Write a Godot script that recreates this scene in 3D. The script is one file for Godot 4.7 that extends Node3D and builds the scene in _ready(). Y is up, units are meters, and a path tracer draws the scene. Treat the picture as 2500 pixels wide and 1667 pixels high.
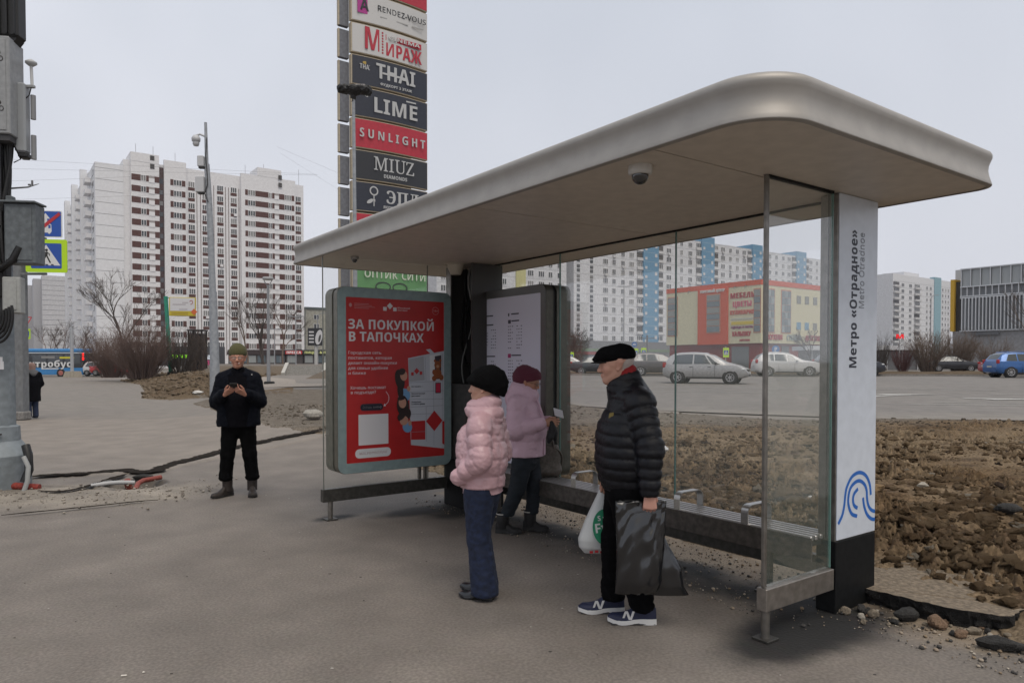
extends Node3D
# A bus stop beside a dug-up verge, apartment blocks and a shopping street behind, under an overcast sky.
const SHO := Vector3(1.44, 0, -4.09)
var SH := Transform3D(Basis(Vector3.UP, deg_to_rad(36.1)), SHO)   # the street grid: x across, z towards the near end
var rng := RandomNumberGenerator.new()
var names := {}
var tex := {}
var mats := {}
var wob := FastNoiseLite.new()

class MB:
	var v := PackedVector3Array()
	var n := PackedVector3Array()
	var c := PackedColorArray()
	var u := PackedVector2Array()
	var ix := PackedInt32Array()
	var col := Color.WHITE
	var xf := Transform3D()
	func p(a: Vector3, nn: Vector3, uv := Vector2.ZERO) -> int:
		v.append(xf * a)
		n.append((xf.basis * nn).normalized())
		c.append(col)
		u.append(uv)
		return v.size() - 1
	func tri(a: Vector3, b: Vector3, d: Vector3) -> void:   # counter-clockwise from outside
		var nn := (b - a).cross(d - a)
		if nn.length_squared() < 1e-16:
			return
		var i := p(a, nn)
		p(b, nn)
		p(d, nn)
		ix.append_array([i, i + 2, i + 1])
	func quad(a: Vector3, b: Vector3, d: Vector3, e: Vector3) -> void:
		var nn := (d - a).cross(e - b)
		if nn.length_squared() < 1e-16:
			return
		var i := p(a, nn, Vector2(0, 1))
		p(b, nn, Vector2(1, 1))
		p(d, nn, Vector2(1, 0))
		p(e, nn, Vector2(0, 0))
		ix.append_array([i, i + 2, i + 1, i, i + 3, i + 2])
	func quad_out(a: Vector3, b: Vector3, d: Vector3, e: Vector3, o: Vector3) -> void:
		if (d - a).cross(e - b).dot(o) < 0:
			quad(a, e, d, b)
		else:
			quad(a, b, d, e)
	func box(m: Vector3, s: Vector3, r := 0.0) -> MB:
		var h := s / 2
		r = minf(r, minf(h.x, minf(h.y, h.z)) * 0.95)
		var dirs := [Vector3.RIGHT, Vector3.UP, Vector3.BACK]
		for a in 3:
			var b := (a + 1) % 3
			var d := (a + 2) % 3
			for sg in [-1.0, 1.0]:
				var o: Vector3 = dirs[a] * sg
				var B: Vector3 = dirs[b] * (h[b] - r)
				var D: Vector3 = dirs[d] * (h[d] - r)
				var q: Vector3 = m + o * h[a]
				quad_out(q - B - D, q + B - D, q + B + D, q - B + D, o)
				if r > 0:
					for s2 in [-1.0, 1.0]:   # the edge between faces a and b
						var o2: Vector3 = dirs[b] * s2
						var e1: Vector3 = m + o * h[a] + o2 * (h[b] - r)
						var e2: Vector3 = m + o * (h[a] - r) + o2 * h[b]
						quad_out(e1 - D, e1 + D, e2 + D, e2 - D, o + o2)
		if r > 0:
			for sx in [-1.0, 1.0]:
				for sy in [-1.0, 1.0]:
					for sz in [-1.0, 1.0]:
						var g := Vector3(sx, sy, sz)
						var P := m + Vector3(h.x * sx, (h.y - r) * sy, (h.z - r) * sz)
						var Q := m + Vector3((h.x - r) * sx, h.y * sy, (h.z - r) * sz)
						var R := m + Vector3((h.x - r) * sx, (h.y - r) * sy, h.z * sz)
						if (Q - P).cross(R - P).dot(g) < 0:
							tri(P, R, Q)
						else:
							tri(P, Q, R)
		return self
	func bar(a: Vector3, b: Vector3, w: float, h: float, r := 0.0) -> MB:   # a beam between two points
		var keep := xf
		var d := b - a
		var up := Vector3.UP if absf(d.normalized().y) < 0.95 else Vector3.BACK
		var z := d.normalized()
		var x := up.cross(z).normalized()
		xf = xf * Transform3D(Basis(x, z.cross(x), z), (a + b) / 2)
		box(Vector3.ZERO, Vector3(w, h, d.length()), r)
		xf = keep
		return self
	func tube(pts: PackedVector3Array, r, seg := 10, caps := true) -> MB:
		var k := pts.size()
		var t := (pts[1] - pts[0]).normalized()
		var x := t.cross(Vector3.UP if absf(t.y) < 0.9 else Vector3.RIGHT).normalized()
		var base := v.size()
		for i in k:
			var t2 := (pts[mini(i + 1, k - 1)] - pts[maxi(i - 1, 0)]).normalized()
			x = (x - t2 * x.dot(t2)).normalized()
			var y := t2.cross(x)
			var rad: float = r if r is float else r[i]
			for j in seg:
				var a := TAU * j / seg
				var d := x * cos(a) + y * sin(a)
				p(pts[i] + d * rad, d)
			if i > 0:
				for j in seg:
					var q := base + (i - 1) * seg + j
					var w := base + (i - 1) * seg + (j + 1) % seg
					ix.append_array([q, q + seg, w, w, q + seg, w + seg])
		if caps:
			for e in [0, k - 1]:
				var nn := (pts[0] - pts[1]) if e == 0 else (pts[k - 1] - pts[k - 2])
				var m := p(pts[e], nn)
				var first := v.size()
				for j in seg:
					v.append(v[base + e * seg + j])
					n.append(n[m])
					c.append(col)
					u.append(Vector2.ZERO)
				for j in seg:
					if e == 0:
						ix.append_array([m, first + j, first + (j + 1) % seg])
					else:
						ix.append_array([m, first + (j + 1) % seg, first + j])
		return self
	func lathe(prof: PackedVector2Array, m := Vector3.ZERO, seg := 16, smooth := true) -> MB:   # (radius, height) from bottom to top
		var k := prof.size()
		for i in k - 1:
			var e := prof[i + 1] - prof[i]
			var n0 := Vector2(e.y, -e.x).normalized()
			var na := n0
			var nb := n0
			if smooth:
				if i > 0:
					var f := prof[i] - prof[i - 1]
					var g := Vector2(f.y, -f.x).normalized()
					if g.dot(n0) > 0.5:
						na = (n0 + g).normalized()
				if i < k - 2:
					var f := prof[i + 2] - prof[i + 1]
					var g := Vector2(f.y, -f.x).normalized()
					if g.dot(n0) > 0.5:
						nb = (n0 + g).normalized()
			var b := v.size()
			for j in seg + 1:
				var d := Vector3(cos(TAU * j / seg), 0, -sin(TAU * j / seg))
				p(m + d * prof[i].x + Vector3.UP * prof[i].y, d * na.x + Vector3.UP * na.y)
				p(m + d * prof[i + 1].x + Vector3.UP * prof[i + 1].y, d * nb.x + Vector3.UP * nb.y)
			for j in seg:
				var q := b + j * 2
				ix.append_array([q, q + 1, q + 2, q + 2, q + 1, q + 3])
		return self
	func ball(m: Vector3, r: Vector3, seg := 12) -> MB:
		var k := seg / 2
		var b := v.size()
		for i in k + 1:
			var a := PI * i / k - PI / 2
			for j in seg + 1:
				var d := Vector3(cos(a) * cos(TAU * j / seg), sin(a), -cos(a) * sin(TAU * j / seg))
				p(m + d * r, d / r)
		for i in k:
			for j in seg:
				var q := b + i * (seg + 1) + j
				ix.append_array([q, q + seg + 1, q + 1, q + 1, q + seg + 1, q + seg + 2])
		return self
	func prism(poly: PackedVector2Array, z0: float, z1: float) -> MB:   # an outline in x, y between two depths
		var q := poly
		if Geometry2D.is_polygon_clockwise(q):
			q = q.duplicate()
			q.reverse()
		var t := Geometry2D.triangulate_polygon(q)
		for i in range(0, t.size(), 3):
			var a := q[t[i]]
			var b := q[t[i + 1]]
			var d := q[t[i + 2]]
			if (b - a).cross(d - a) < 0:
				var s := b
				b = d
				d = s
			tri(Vector3(a.x, a.y, z1), Vector3(b.x, b.y, z1), Vector3(d.x, d.y, z1))
			tri(Vector3(a.x, a.y, z0), Vector3(d.x, d.y, z0), Vector3(b.x, b.y, z0))
		for i in q.size():
			var a := q[i]
			var b := q[(i + 1) % q.size()]
			quad(Vector3(a.x, a.y, z0), Vector3(b.x, b.y, z0), Vector3(b.x, b.y, z1), Vector3(a.x, a.y, z1))
		return self
	func smooth(vs: PackedVector3Array, tris: PackedInt32Array, cols := PackedColorArray()) -> MB:   # tris clockwise from outside
		var nn := PackedVector3Array()
		nn.resize(vs.size())
		for i in range(0, tris.size(), 3):
			var a := tris[i]
			var b := tris[i + 1]
			var d := tris[i + 2]
			var f := (vs[d] - vs[a]).cross(vs[b] - vs[a])
			nn[a] += f
			nn[b] += f
			nn[d] += f
		var base := v.size()
		for i in vs.size():
			if cols.size():
				col = cols[i]
			p(vs[i], nn[i] if nn[i].length_squared() > 1e-20 else Vector3.UP, Vector2(vs[i].x, vs[i].z))
		for i in tris:
			ix.append(base + i)
		return self
	func sheet(pts: PackedVector3Array, wide: int, cols := PackedColorArray(), wrap := false) -> MB:   # rows of points; normal = along row x across rows
		var t := PackedInt32Array()
		var rows := pts.size() / wide
		for i in rows - 1:
			for j in (wide if wrap else wide - 1):
				var a := i * wide + j
				var b := i * wide + (j + 1) % wide
				t.append_array([a, a + wide, b, b, a + wide, b + wide])
		return smooth(pts, t, cols)
	func mesh() -> ArrayMesh:
		var a := []
		a.resize(Mesh.ARRAY_MAX)
		a[Mesh.ARRAY_VERTEX] = v
		a[Mesh.ARRAY_NORMAL] = n
		a[Mesh.ARRAY_COLOR] = c
		a[Mesh.ARRAY_TEX_UV] = u
		a[Mesh.ARRAY_INDEX] = ix
		var m := ArrayMesh.new()
		m.add_surface_from_arrays(Mesh.PRIMITIVE_TRIANGLES, a)
		return m

func numbered(s: String, parent: Node) -> String:
	var key := str(parent.get_instance_id()) + s
	var k: int = names.get(key, 0)
	names[key] = k + 1
	return s if k == 0 else "%s_%03d" % [s, k]

func obj(called: String, b, m: Material, parent: Node = self, at := Vector3.ZERO) -> MeshInstance3D:
	var o := MeshInstance3D.new()
	o.name = numbered(called, parent)
	o.mesh = b.mesh() if b is MB else b
	o.material_override = m
	o.position = at
	parent.add_child(o, true)
	return o

func tag(o: Node, label: String, category: String, group := "") -> Node:
	if o.get_parent() == self or o.get_parent() == null:
		o.set_meta("label", label)
		o.set_meta("category", category)
		if group:
			o.set_meta("group", group)
	return o

func struct(o: Node, label := "") -> Node:
	o.set_meta("kind", "structure")
	if label:
		o.set_meta("label", label)
	return o

func stuff(o: Node, label := "", category := "") -> Node:
	o.set_meta("kind", "stuff")
	if label:
		o.set_meta("label", label)
	if category:
		o.set_meta("category", category)
	return o

func thing(called: String, label: String, category: String, t := Transform3D(), group := "") -> Node3D:
	var o := Node3D.new()
	o.name = numbered(called, self)
	add_child(o, true)
	o.transform = t
	tag(o, label, category, group)
	return o

func copy(o: Node3D, t: Transform3D, label := "") -> Node3D:
	var r: Node3D = o.duplicate()
	r.name = numbered(str(o.name).rstrip("0123456789").trim_suffix("_"), self)
	add_child(r, true)
	r.transform = t
	if label:
		r.set_meta("label", label)
	return r

func noise_tex(freq: float, lo: float, hi: float, oct := 4, side := 512, kind := 0) -> NoiseTexture2D:
	var key := "%s %s %s %s %s %s" % [freq, lo, hi, oct, side, kind]
	if not tex.has(key):
		var f := FastNoiseLite.new()
		f.seed = 7 + tex.size()
		f.noise_type = FastNoiseLite.TYPE_CELLULAR if kind == 1 else FastNoiseLite.TYPE_SIMPLEX_SMOOTH
		f.frequency = freq
		f.fractal_octaves = oct
		var g := Gradient.new()
		g.set_color(0, Color(lo, lo, lo))
		g.set_color(1, Color(hi, hi, hi))
		var t := NoiseTexture2D.new()
		t.width = side
		t.height = side
		t.seamless = true
		t.color_ramp = g
		t.noise = f
		tex[key] = t
	return tex[key]

# a colour as sRGB, roughness, metalness; o: g grain (0..1), gs repeats per metre, b bump in cm, vc vertex colours, a alpha, coat, rim, em glow
func mat(color: Color, rough := 0.8, metal := 0.0, o := {}) -> StandardMaterial3D:
	var key := str([color, rough, metal, o])
	if mats.has(key):
		return mats[key]
	var m := StandardMaterial3D.new()
	m.albedo_color = color
	m.roughness = rough
	m.metallic = metal
	if o.has("g"):
		m.albedo_texture = noise_tex(o.get("f", 0.02), 1.0 - o.g, 1.0, 5)
	if o.has("b"):
		m.heightmap_enabled = true
		m.heightmap_texture = noise_tex(o.get("bf", 0.05), 0.0, 1.0, 4)
		m.heightmap_scale = o.b
	if o.has("gr"):
		m.roughness_texture = noise_tex(0.015, 1.0 - o.gr, 1.0, 4)
	if o.has("g") or o.has("b") or o.has("gr"):
		m.uv1_triplanar = true
		m.uv1_world_triplanar = o.get("world", false)
		m.uv1_scale = Vector3.ONE * o.get("gs", 1.0)
	if o.get("vc", false):
		m.vertex_color_use_as_albedo = true
	if o.has("a"):
		m.transparency = BaseMaterial3D.TRANSPARENCY_ALPHA
		m.albedo_color.a = o.a
	if o.has("coat"):
		m.clearcoat_enabled = true
		m.clearcoat = o.coat
		m.clearcoat_roughness = 0.1
	if o.has("rim"):
		m.rim_enabled = true
		m.rim = o.rim
		m.rim_tint = 0.6
	if o.has("em"):
		m.emission_enabled = true
		m.emission = color
		m.emission_energy_multiplier = o.em
	if o.has("spec"):
		m.metallic_specular = o.spec
	if o.has("bl"):
		m.backlight_enabled = true
		m.backlight = o.bl
	mats[key] = m
	return m

func lin(r: float, g: float, b: float) -> Color:   # a real-world base colour
	return Color(r, g, b).linear_to_srgb()

func text(s: String, h: float, deep: float, m: Material, parent: Node, t: Transform3D, bold := false, align := 0, wide := 0.0, called := "lettering", serif := false) -> MeshInstance3D:
	var x := TextMesh.new()
	var f := SystemFont.new()
	f.font_names = PackedStringArray(["Droid Serif" if serif else "Droid Sans"])
	f.font_weight = 700 if bold else 400
	x.font = f
	x.text = s
	x.font_size = 64
	x.pixel_size = h / 46.0      # capitals are about 46 units high
	x.depth = deep
	x.curve_step = 4.0
	x.horizontal_alignment = [HORIZONTAL_ALIGNMENT_LEFT, HORIZONTAL_ALIGNMENT_CENTER, HORIZONTAL_ALIGNMENT_RIGHT][align]
	x.vertical_alignment = VERTICAL_ALIGNMENT_CENTER
	x.material = m
	var o := MeshInstance3D.new()
	o.name = numbered(called, parent)
	o.mesh = x
	if wide > 0.0:
		var w := x.get_aabb().size.x
		if w > 0.001:
			t.basis = t.basis.scaled_local(Vector3(wide / w, 1, 1))
	o.transform = t
	parent.add_child(o, true)
	return o

func xf(x: float, y: float, z: float, yaw := 0.0, pitch := 0.0, roll := 0.0) -> Transform3D:
	return Transform3D(Basis.from_euler(Vector3(deg_to_rad(pitch), deg_to_rad(yaw), deg_to_rad(roll))), Vector3(x, y, z))

func rrect(w: float, h: float, r: float, seg := 5, m := Vector2.ZERO) -> PackedVector2Array:   # a rounded rectangle
	var o := PackedVector2Array()
	for k in 4:
		var cx := (w / 2 - r) * (1 if k == 0 or k == 3 else -1)
		var cy := (h / 2 - r) * (1 if k < 2 else -1)
		for i in seg + 1:
			var a := PI / 2 * (k + float(i) / seg)
			o.append(m + Vector2(cx + r * cos(a), cy + r * sin(a)))
	return o

func gy(x: float, z: float) -> float:   # the ground climbs a little towards the road behind the stop
	var d := -z
	var r := smoothstep(9.0, 21.0, d) * 0.27 + smoothstep(18.0, 40.0, d) * 0.26 + smoothstep(36.0, 60.0, d) * 0.1
	return r * smoothstep(-0.53, -0.3, x / maxf(d, 1.0))

func inside(px: float, pz: float, poly: PackedVector2Array) -> bool:
	return Geometry2D.is_point_in_polygon(Vector2(px, pz), poly)

func edge_dist(q: Vector2, poly: PackedVector2Array) -> float:
	var best := 1e9
	for i in poly.size():
		best = minf(best, q.distance_to(Geometry2D.get_closest_point_to_segment(q, poly[i], poly[(i + 1) % poly.size()])))
	return best

func _ready() -> void:
	rng.seed = 11
	wob.seed = 5
	wob.frequency = 1.0
	wob.noise_type = FastNoiseLite.TYPE_SIMPLEX_SMOOTH
	# camera: eye height 1.6 m, tilted down 1.2 degrees, the lens shifted up a little
	var cam := Camera3D.new()
	cam.name = "camera"
	cam.projection = Camera3D.PROJECTION_FRUSTUM
	cam.near = 0.1
	cam.far = 3000.0
	cam.size = 0.1 * 1667.0 / 1750.0
	cam.frustum_offset = Vector2(0, 0.1 * 87.2 / 1750.0)
	cam.transform = xf(0, 1.6, 0, 0, -1.2)
	add_child(cam)
	cam.current = true
	# overcast sky
	var sky := ProceduralSkyMaterial.new()
	sky.sky_top_color = lin(0.40, 0.44, 0.51)
	sky.sky_horizon_color = lin(0.53, 0.54, 0.585)
	sky.sky_curve = 0.35
	sky.ground_horizon_color = lin(0.5, 0.5, 0.52)
	sky.ground_bottom_color = lin(0.2, 0.19, 0.18)
	var cloud := NoiseTexture2D.new()
	cloud.width = 1024
	cloud.height = 512
	cloud.seamless = true
	var cn := FastNoiseLite.new()
	cn.seed = 3
	cn.frequency = 0.006
	cn.fractal_octaves = 4
	cloud.noise = cn
	var cg := Gradient.new()
	cg.set_color(0, Color(0, 0, 0, 1))
	cg.set_color(1, Color(0.52, 0.51, 0.50, 1))
	cloud.color_ramp = cg
	sky.sky_cover = cloud
	sky.sky_cover_modulate = Color(0.95, 0.95, 0.96, 0.8)
	sky.sun_angle_max = 1.0
	var env := Environment.new()
	env.background_mode = Environment.BG_SKY
	env.sky = Sky.new()
	env.sky.sky_material = sky
	env.tonemap_mode = Environment.TONE_MAPPER_LINEAR
	env.tonemap_exposure = 1.3
	env.sdfgi_enabled = true
	env.ssao_enabled = true
	env.ssil_enabled = true
	env.fog_enabled = true
	env.fog_density = 0.0002
	env.fog_light_color = Color(0.88, 0.9, 0.94)
	var we := WorldEnvironment.new()
	we.name = "world_environment"
	we.environment = env
	add_child(we)
	var sun := DirectionalLight3D.new()
	sun.name = "sun"
	sun.light_energy = 0.5
	sun.light_angular_distance = 40.0
	sun.light_color = Color(1.0, 0.97, 0.93)
	sun.shadow_enabled = true
	sun.rotation_degrees = Vector3(-62, 28, 0)
	add_child(sun)
	# the place
	ground()
	shelter()
	buildings()
	street()
	cars()
	people()
	small_things()

var soil_poly := PackedVector2Array([Vector2(-0.35, -9.0), Vector2(-3.83, -14.53), Vector2(-5.65, -16.2), Vector2(-6.79, -18.25), Vector2(-9.18, -21.99), Vector2(-11.55, -25.89), Vector2(-12.07, -29.6), Vector2(-10.6, -31.0), Vector2(-9.0, -34.5), Vector2(0.5, -24.0), Vector2(1.74, -22.1), Vector2(2.86, -19.8), Vector2(4.83, -18.5), Vector2(6.09, -17.5), Vector2(7.7, -17.1), Vector2(9.13, -17.6), Vector2(12.03, -16.6), Vector2(20, -15), Vector2(20, 3), Vector2(6.2, 0.5), Vector2(2.85, -4.02), Vector2(2.5, -4.35), Vector2(2.62, -4.95), Vector2(1.9, -5.9)])
var mound_poly := PackedVector2Array([Vector2(-34, -62), Vector2(-31, -72), Vector2(-20, -66), Vector2(-17.2, -47.7), Vector2(-14.2, -38.6), Vector2(-12.75, -32.3), Vector2(-12.3, -29), Vector2(-14.2, -29.6), Vector2(-16.6, -32), Vector2(-19.5, -38), Vector2(-26.5, -51)])
var road_poly := PackedVector2Array([Vector2(-6, -54), Vector2(1.74, -22.53), Vector2(2.86, -20.03), Vector2(4.83, -18.78), Vector2(6.09, -17.73), Vector2(7.7, -17.26), Vector2(9.13, -17.92), Vector2(12.03, -16.82), Vector2(20, -15.3), Vector2(70, -9), Vector2(70, -42), Vector2(33.05, -46.25), Vector2(26.77, -51.6), Vector2(10.53, -52.63)])
var trench := PackedVector2Array([Vector2(-5.5, -9.5), Vector2(-5.2, -9.85), Vector2(-4.95, -9.95), Vector2(-4.6, -9.6), Vector2(-4.55, -9.1), Vector2(-4.85, -8.95), Vector2(-5.25, -9.15)])

func crack_y(px: float) -> float:   # z of the old pavement joint
	var k := [Vector2(-12, -9.6), Vector2(-6.78, -9.94), Vector2(-6.08, -10.01), Vector2(-5.17, -10.3), Vector2(-4.92, -11.4), Vector2(-4.2, -13.0), Vector2(-3.77, -14.17), Vector2(-3.0, -16.5)]
	for i in k.size() - 1:
		if px <= k[i + 1].x:
			return lerpf(k[i].y, k[i + 1].y, clampf((px - k[i].x) / (k[i + 1].x - k[i].x), 0, 1))
	return -17.0

func fbm(x: float, z: float, f: float, o := 3) -> float:
	var s := 0.0
	var a := 1.0
	for i in o:
		s += a * wob.get_noise_2d(x * f + i * 31.7, z * f - i * 17.3)
		a *= 0.5
		f *= 2.1
	return s

func soil_amount(x: float, z: float) -> float:
	var q := Vector2(x, z)
	var e := 0.0
	var q2 := q + Vector2(0.0013, 0.0007)
	if Geometry2D.is_point_in_polygon(q, soil_poly) and Geometry2D.is_point_in_polygon(q2, soil_poly):
		e = edge_dist(q, soil_poly)
	elif Geometry2D.is_point_in_polygon(q, mound_poly) and Geometry2D.is_point_in_polygon(q2, mound_poly):
		e = edge_dist(q, mound_poly)
	else:
		return 0.0
	return clampf(e / 0.9 + 0.35 * fbm(x, z, 0.9, 2), 0.0, 1.0)

func soil_height(x: float, z: float, s: float) -> float:
	var q := Vector2(x, z)
	var h := 0.0
	var big := fbm(x + 40, z, 0.28, 2)
	var rough := smoothstep(-0.2, 0.3, fbm(x, z + 90, 0.42, 2) + 0.1)
	var rid := 0.3 + absf(fbm(x, z, 2.4, 2))
	var rid2 := 0.35 + absf(wob.get_noise_2d(x * 10.0, z * 10.0))
	h = 0.09 + 0.10 * big + rough * (0.15 * (rid - 0.55) + 0.10 * (absf(wob.get_noise_2d(x * 5.2 + 7, z * 5.2)) * 2.0 - 0.6) + 0.03 * (rid2 - 0.6)) + 0.004 * (absf(wob.get_noise_2d(x * 15 + 40, z * 15)) * 2.0 - 0.5) + 0.005 * wob.get_noise_2d(x * 34, z * 34)
	if Geometry2D.is_point_in_polygon(q, mound_poly):
		h += smoothstep(0.0, 3.0, edge_dist(q, mound_poly)) * (0.34 + 0.22 * fbm(x, z, 0.25, 3) + 0.16 * maxf(0, fbm(x, z, 0.9, 2)))
	else:   # a heap beside the near end of the stop
		h += 0.22 * exp(-(pow((x - 4.1) / 1.1, 2) + pow((z + 6.2) / 0.8, 2))) + 0.16 * exp(-(pow((x - 0.6) / 1.6, 2) + pow((z + 9.3) / 0.9, 2)))
		h *= 1.0 - 0.75 * smoothstep(-12.0, -15.5, z + 0.25 * x)
	return h * smoothstep(0.0, 0.6, s) + 0.012

func road_material() -> StandardMaterial3D:
	var m := mat(Color.WHITE, 0.78, 0, {"vc": true, "g": 0.24, "f": 0.12, "gs": 0.6, "world": true, "b": 0.25, "bf": 0.12}).duplicate() as StandardMaterial3D
	m.detail_enabled = true
	m.detail_blend_mode = BaseMaterial3D.BLEND_MODE_MUL
	m.detail_albedo = noise_tex(0.012, 0.84, 1.0, 5, 1024)
	m.detail_mask = noise_tex(0.01, 0.9, 1.0, 2, 64)
	m.detail_uv_layer = BaseMaterial3D.DETAIL_UV_2
	m.uv2_triplanar = true
	m.uv2_world_triplanar = true
	m.uv2_scale = Vector3.ONE * 0.11
	return m

func ground() -> void:
	var rm := road_material()
	# one sheet out to the horizon, rings growing with distance
	var pts := PackedVector3Array()
	var cols := PackedColorArray()
	var seg := 240
	var rings := [0.0]
	var r := 1.5
	while r < 1500.0:
		rings.append(r)
		r *= 1.055
	for rr in rings:
		for j in seg:
			var a := TAU * j / seg
			var x: float = rr * sin(a)
			var z: float = -rr * cos(a)
			pts.append(Vector3(x, gy(x, z) - (0.25 if x > -27.0 and x < 3.6 and z > -18.5 and z < 2.0 else 0.02), z))
			var k := 0.5 + 0.5 * fbm(x, z, 0.05, 3)
			var c := Color(0.32, 0.28, 0.242).lerp(Color(0.28, 0.255, 0.225), k)
			if z < -22 and x > -8 + z * 0.05:
				c = Color(0.23, 0.21, 0.185).lerp(Color(0.17, 0.145, 0.115), k)
			cols.append(c)
	struct(obj("ground", MB.new().sheet(pts, seg, cols, true), rm))
	# the pavement round the stop: worn asphalt, darker this side of the old joint
	pts = PackedVector3Array()
	cols = PackedColorArray()
	var nx := 300
	var nz := 360
	for i in nz:
		var z := 3.0 - 23.0 * pow(float(i) / (nz - 1), 1.0)
		for j in nx:
			var x := (-30.0 + 22.0 * j / 60.0) if j < 60 else (-8.0 + 12.5 * (j - 60) / (nx - 61.0))
			var jag := 0.10 * fbm(x, z, 1.7, 3)
			var d := crack_y(x) - z + jag      # > 0 beyond the joint
			var h := gy(x, z) - 0.002
			var n1 := fbm(x, z, 0.35, 4)
			var n2 := fbm(x + 9, z * 1.0, 1.4, 3)
			h += 0.025 * smoothstep(0.0, 0.08, d) * (1.0 - smoothstep(0.1, 1.6, d))
			var near := Color(0.262, 0.230, 0.202) * (1.0 + 0.09 * n1 + 0.05 * n2)
			var far := Color(0.335, 0.292, 0.252) * (1.0 + 0.08 * n1 + 0.06 * n2)
			var c := near.lerp(far, smoothstep(-0.03, 0.05, d))
			# local coordinates of the stop
			var l: Vector3 = SH.affine_inverse() * Vector3(x, 0, z)
			var v := l.x
			var uu := -l.z
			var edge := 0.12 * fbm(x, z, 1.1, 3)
			var browned := smoothstep(-0.5, 0.4, v + edge) * smoothstep(-0.3, 0.2, uu) * (1.0 - smoothstep(4.3, 4.9, uu))  # asphalt turns browner and darker across the floor of the stop
			c = c.lerp(Color(0.105, 0.085, 0.068), 0.45 * browned * (1.0 - smoothstep(0.7, 0.95, v)))
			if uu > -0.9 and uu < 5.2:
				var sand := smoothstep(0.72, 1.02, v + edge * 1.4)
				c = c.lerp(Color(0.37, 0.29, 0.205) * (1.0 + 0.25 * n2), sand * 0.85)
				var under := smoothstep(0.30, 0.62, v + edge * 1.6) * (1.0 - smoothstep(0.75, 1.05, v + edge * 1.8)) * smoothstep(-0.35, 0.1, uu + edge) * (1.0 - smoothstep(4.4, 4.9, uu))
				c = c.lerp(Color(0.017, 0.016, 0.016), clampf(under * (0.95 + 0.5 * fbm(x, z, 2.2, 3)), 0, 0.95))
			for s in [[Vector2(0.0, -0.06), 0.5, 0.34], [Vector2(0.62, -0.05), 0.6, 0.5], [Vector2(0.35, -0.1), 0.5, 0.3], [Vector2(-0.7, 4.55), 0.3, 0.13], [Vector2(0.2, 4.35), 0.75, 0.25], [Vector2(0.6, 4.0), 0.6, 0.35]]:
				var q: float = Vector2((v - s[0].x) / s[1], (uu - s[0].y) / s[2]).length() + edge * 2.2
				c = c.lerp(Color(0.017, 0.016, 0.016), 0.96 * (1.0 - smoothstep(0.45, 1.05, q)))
			# dust and rubble by the open trench
			var td := edge_dist(Vector2(x, z), trench)
			var into := Geometry2D.is_point_in_polygon(Vector2(x, z), trench)
			if into:
				h -= 0.16 * smoothstep(0.0, 0.2, td + 0.1 * jag)
				c = Color(0.16, 0.14, 0.12) * (1.0 + 0.5 * n2)
			else:
				var dust := (1.0 - smoothstep(0.0, 1.0, absf(z + 8.55 + 0.12 * (x + 5.0) + edge * 1.5) / 1.15)) * (1.0 - smoothstep(-4.2, -3.5, x + edge))
				c = c.lerp(Color(0.36, 0.315, 0.26) * (1.0 + 0.4 * n2), clampf(dust * 1.3, 0, 0.92))
				h += dust * (0.012 + 0.022 * maxf(0, fbm(x, z, 2.5, 3)))
				var crk := absf(z + 9.12 - 0.28 * (x + 5.6) + 0.05 * fbm(x, z, 3.0, 2))
				if crk < 0.05 and x < -4.9:
					c = c.lerp(Color(0.04, 0.035, 0.03), 0.8 * (1.0 - crk / 0.05))
					h -= 0.03 * (1.0 - crk / 0.05)
			if z < -9:
				c = c.lerp(Color(0.34, 0.295, 0.25), 0.3 * smoothstep(-9, -15, z))
			if soil_amount(x, z) > 0.5:
				h -= 0.03
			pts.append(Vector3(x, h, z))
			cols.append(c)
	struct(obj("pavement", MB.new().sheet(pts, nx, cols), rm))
	# the open joint in the old asphalt, and the cracks by the trench
	joint([Vector2(-6.64, -9.69), Vector2(-6.60, -9.83), Vector2(-6.37, -10.01), Vector2(-6.09, -10.12), Vector2(-5.67, -10.42), Vector2(-5.22, -10.23), Vector2(-5.26, -11.13), Vector2(-5.13, -11.94), Vector2(-5.04, -12.76), Vector2(-4.74, -13.56), Vector2(-4.37, -14.41), Vector2(-4.02, -15.19), Vector2(-3.68, -16.07)], 0.20)
	joint([Vector2(-5.82, -8.75), Vector2(-5.51, -8.69), Vector2(-5.40, -8.94), Vector2(-5.39, -9.30), Vector2(-5.41, -9.69), Vector2(-5.44, -10.12)], 0.10)
	joint([Vector2(-5.26, -7.34), Vector2(-5.09, -7.46), Vector2(-4.85, -7.62), Vector2(-4.54, -7.84), Vector2(-4.26, -8.06), Vector2(-4.05, -8.16)], 0.035)
	# dug-up soil
	var sm := mat(Color.WHITE, 0.95, 0, {"vc": true, "g": 0.5, "f": 0.05, "gs": 0.9, "world": true, "b": 1.6, "bf": 0.04, "spec": 0.2})
	soil_sheet("soil", -24.0, 50.0, 3.6, 30.0, 780, 470, sm, soil_poly)
	soil_sheet("soil_mound", -32.0, -17.0, 27.5, 73.0, 260, 130, sm, mound_poly)
	# the road behind
	pts = PackedVector3Array()
	cols = PackedColorArray()
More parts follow.
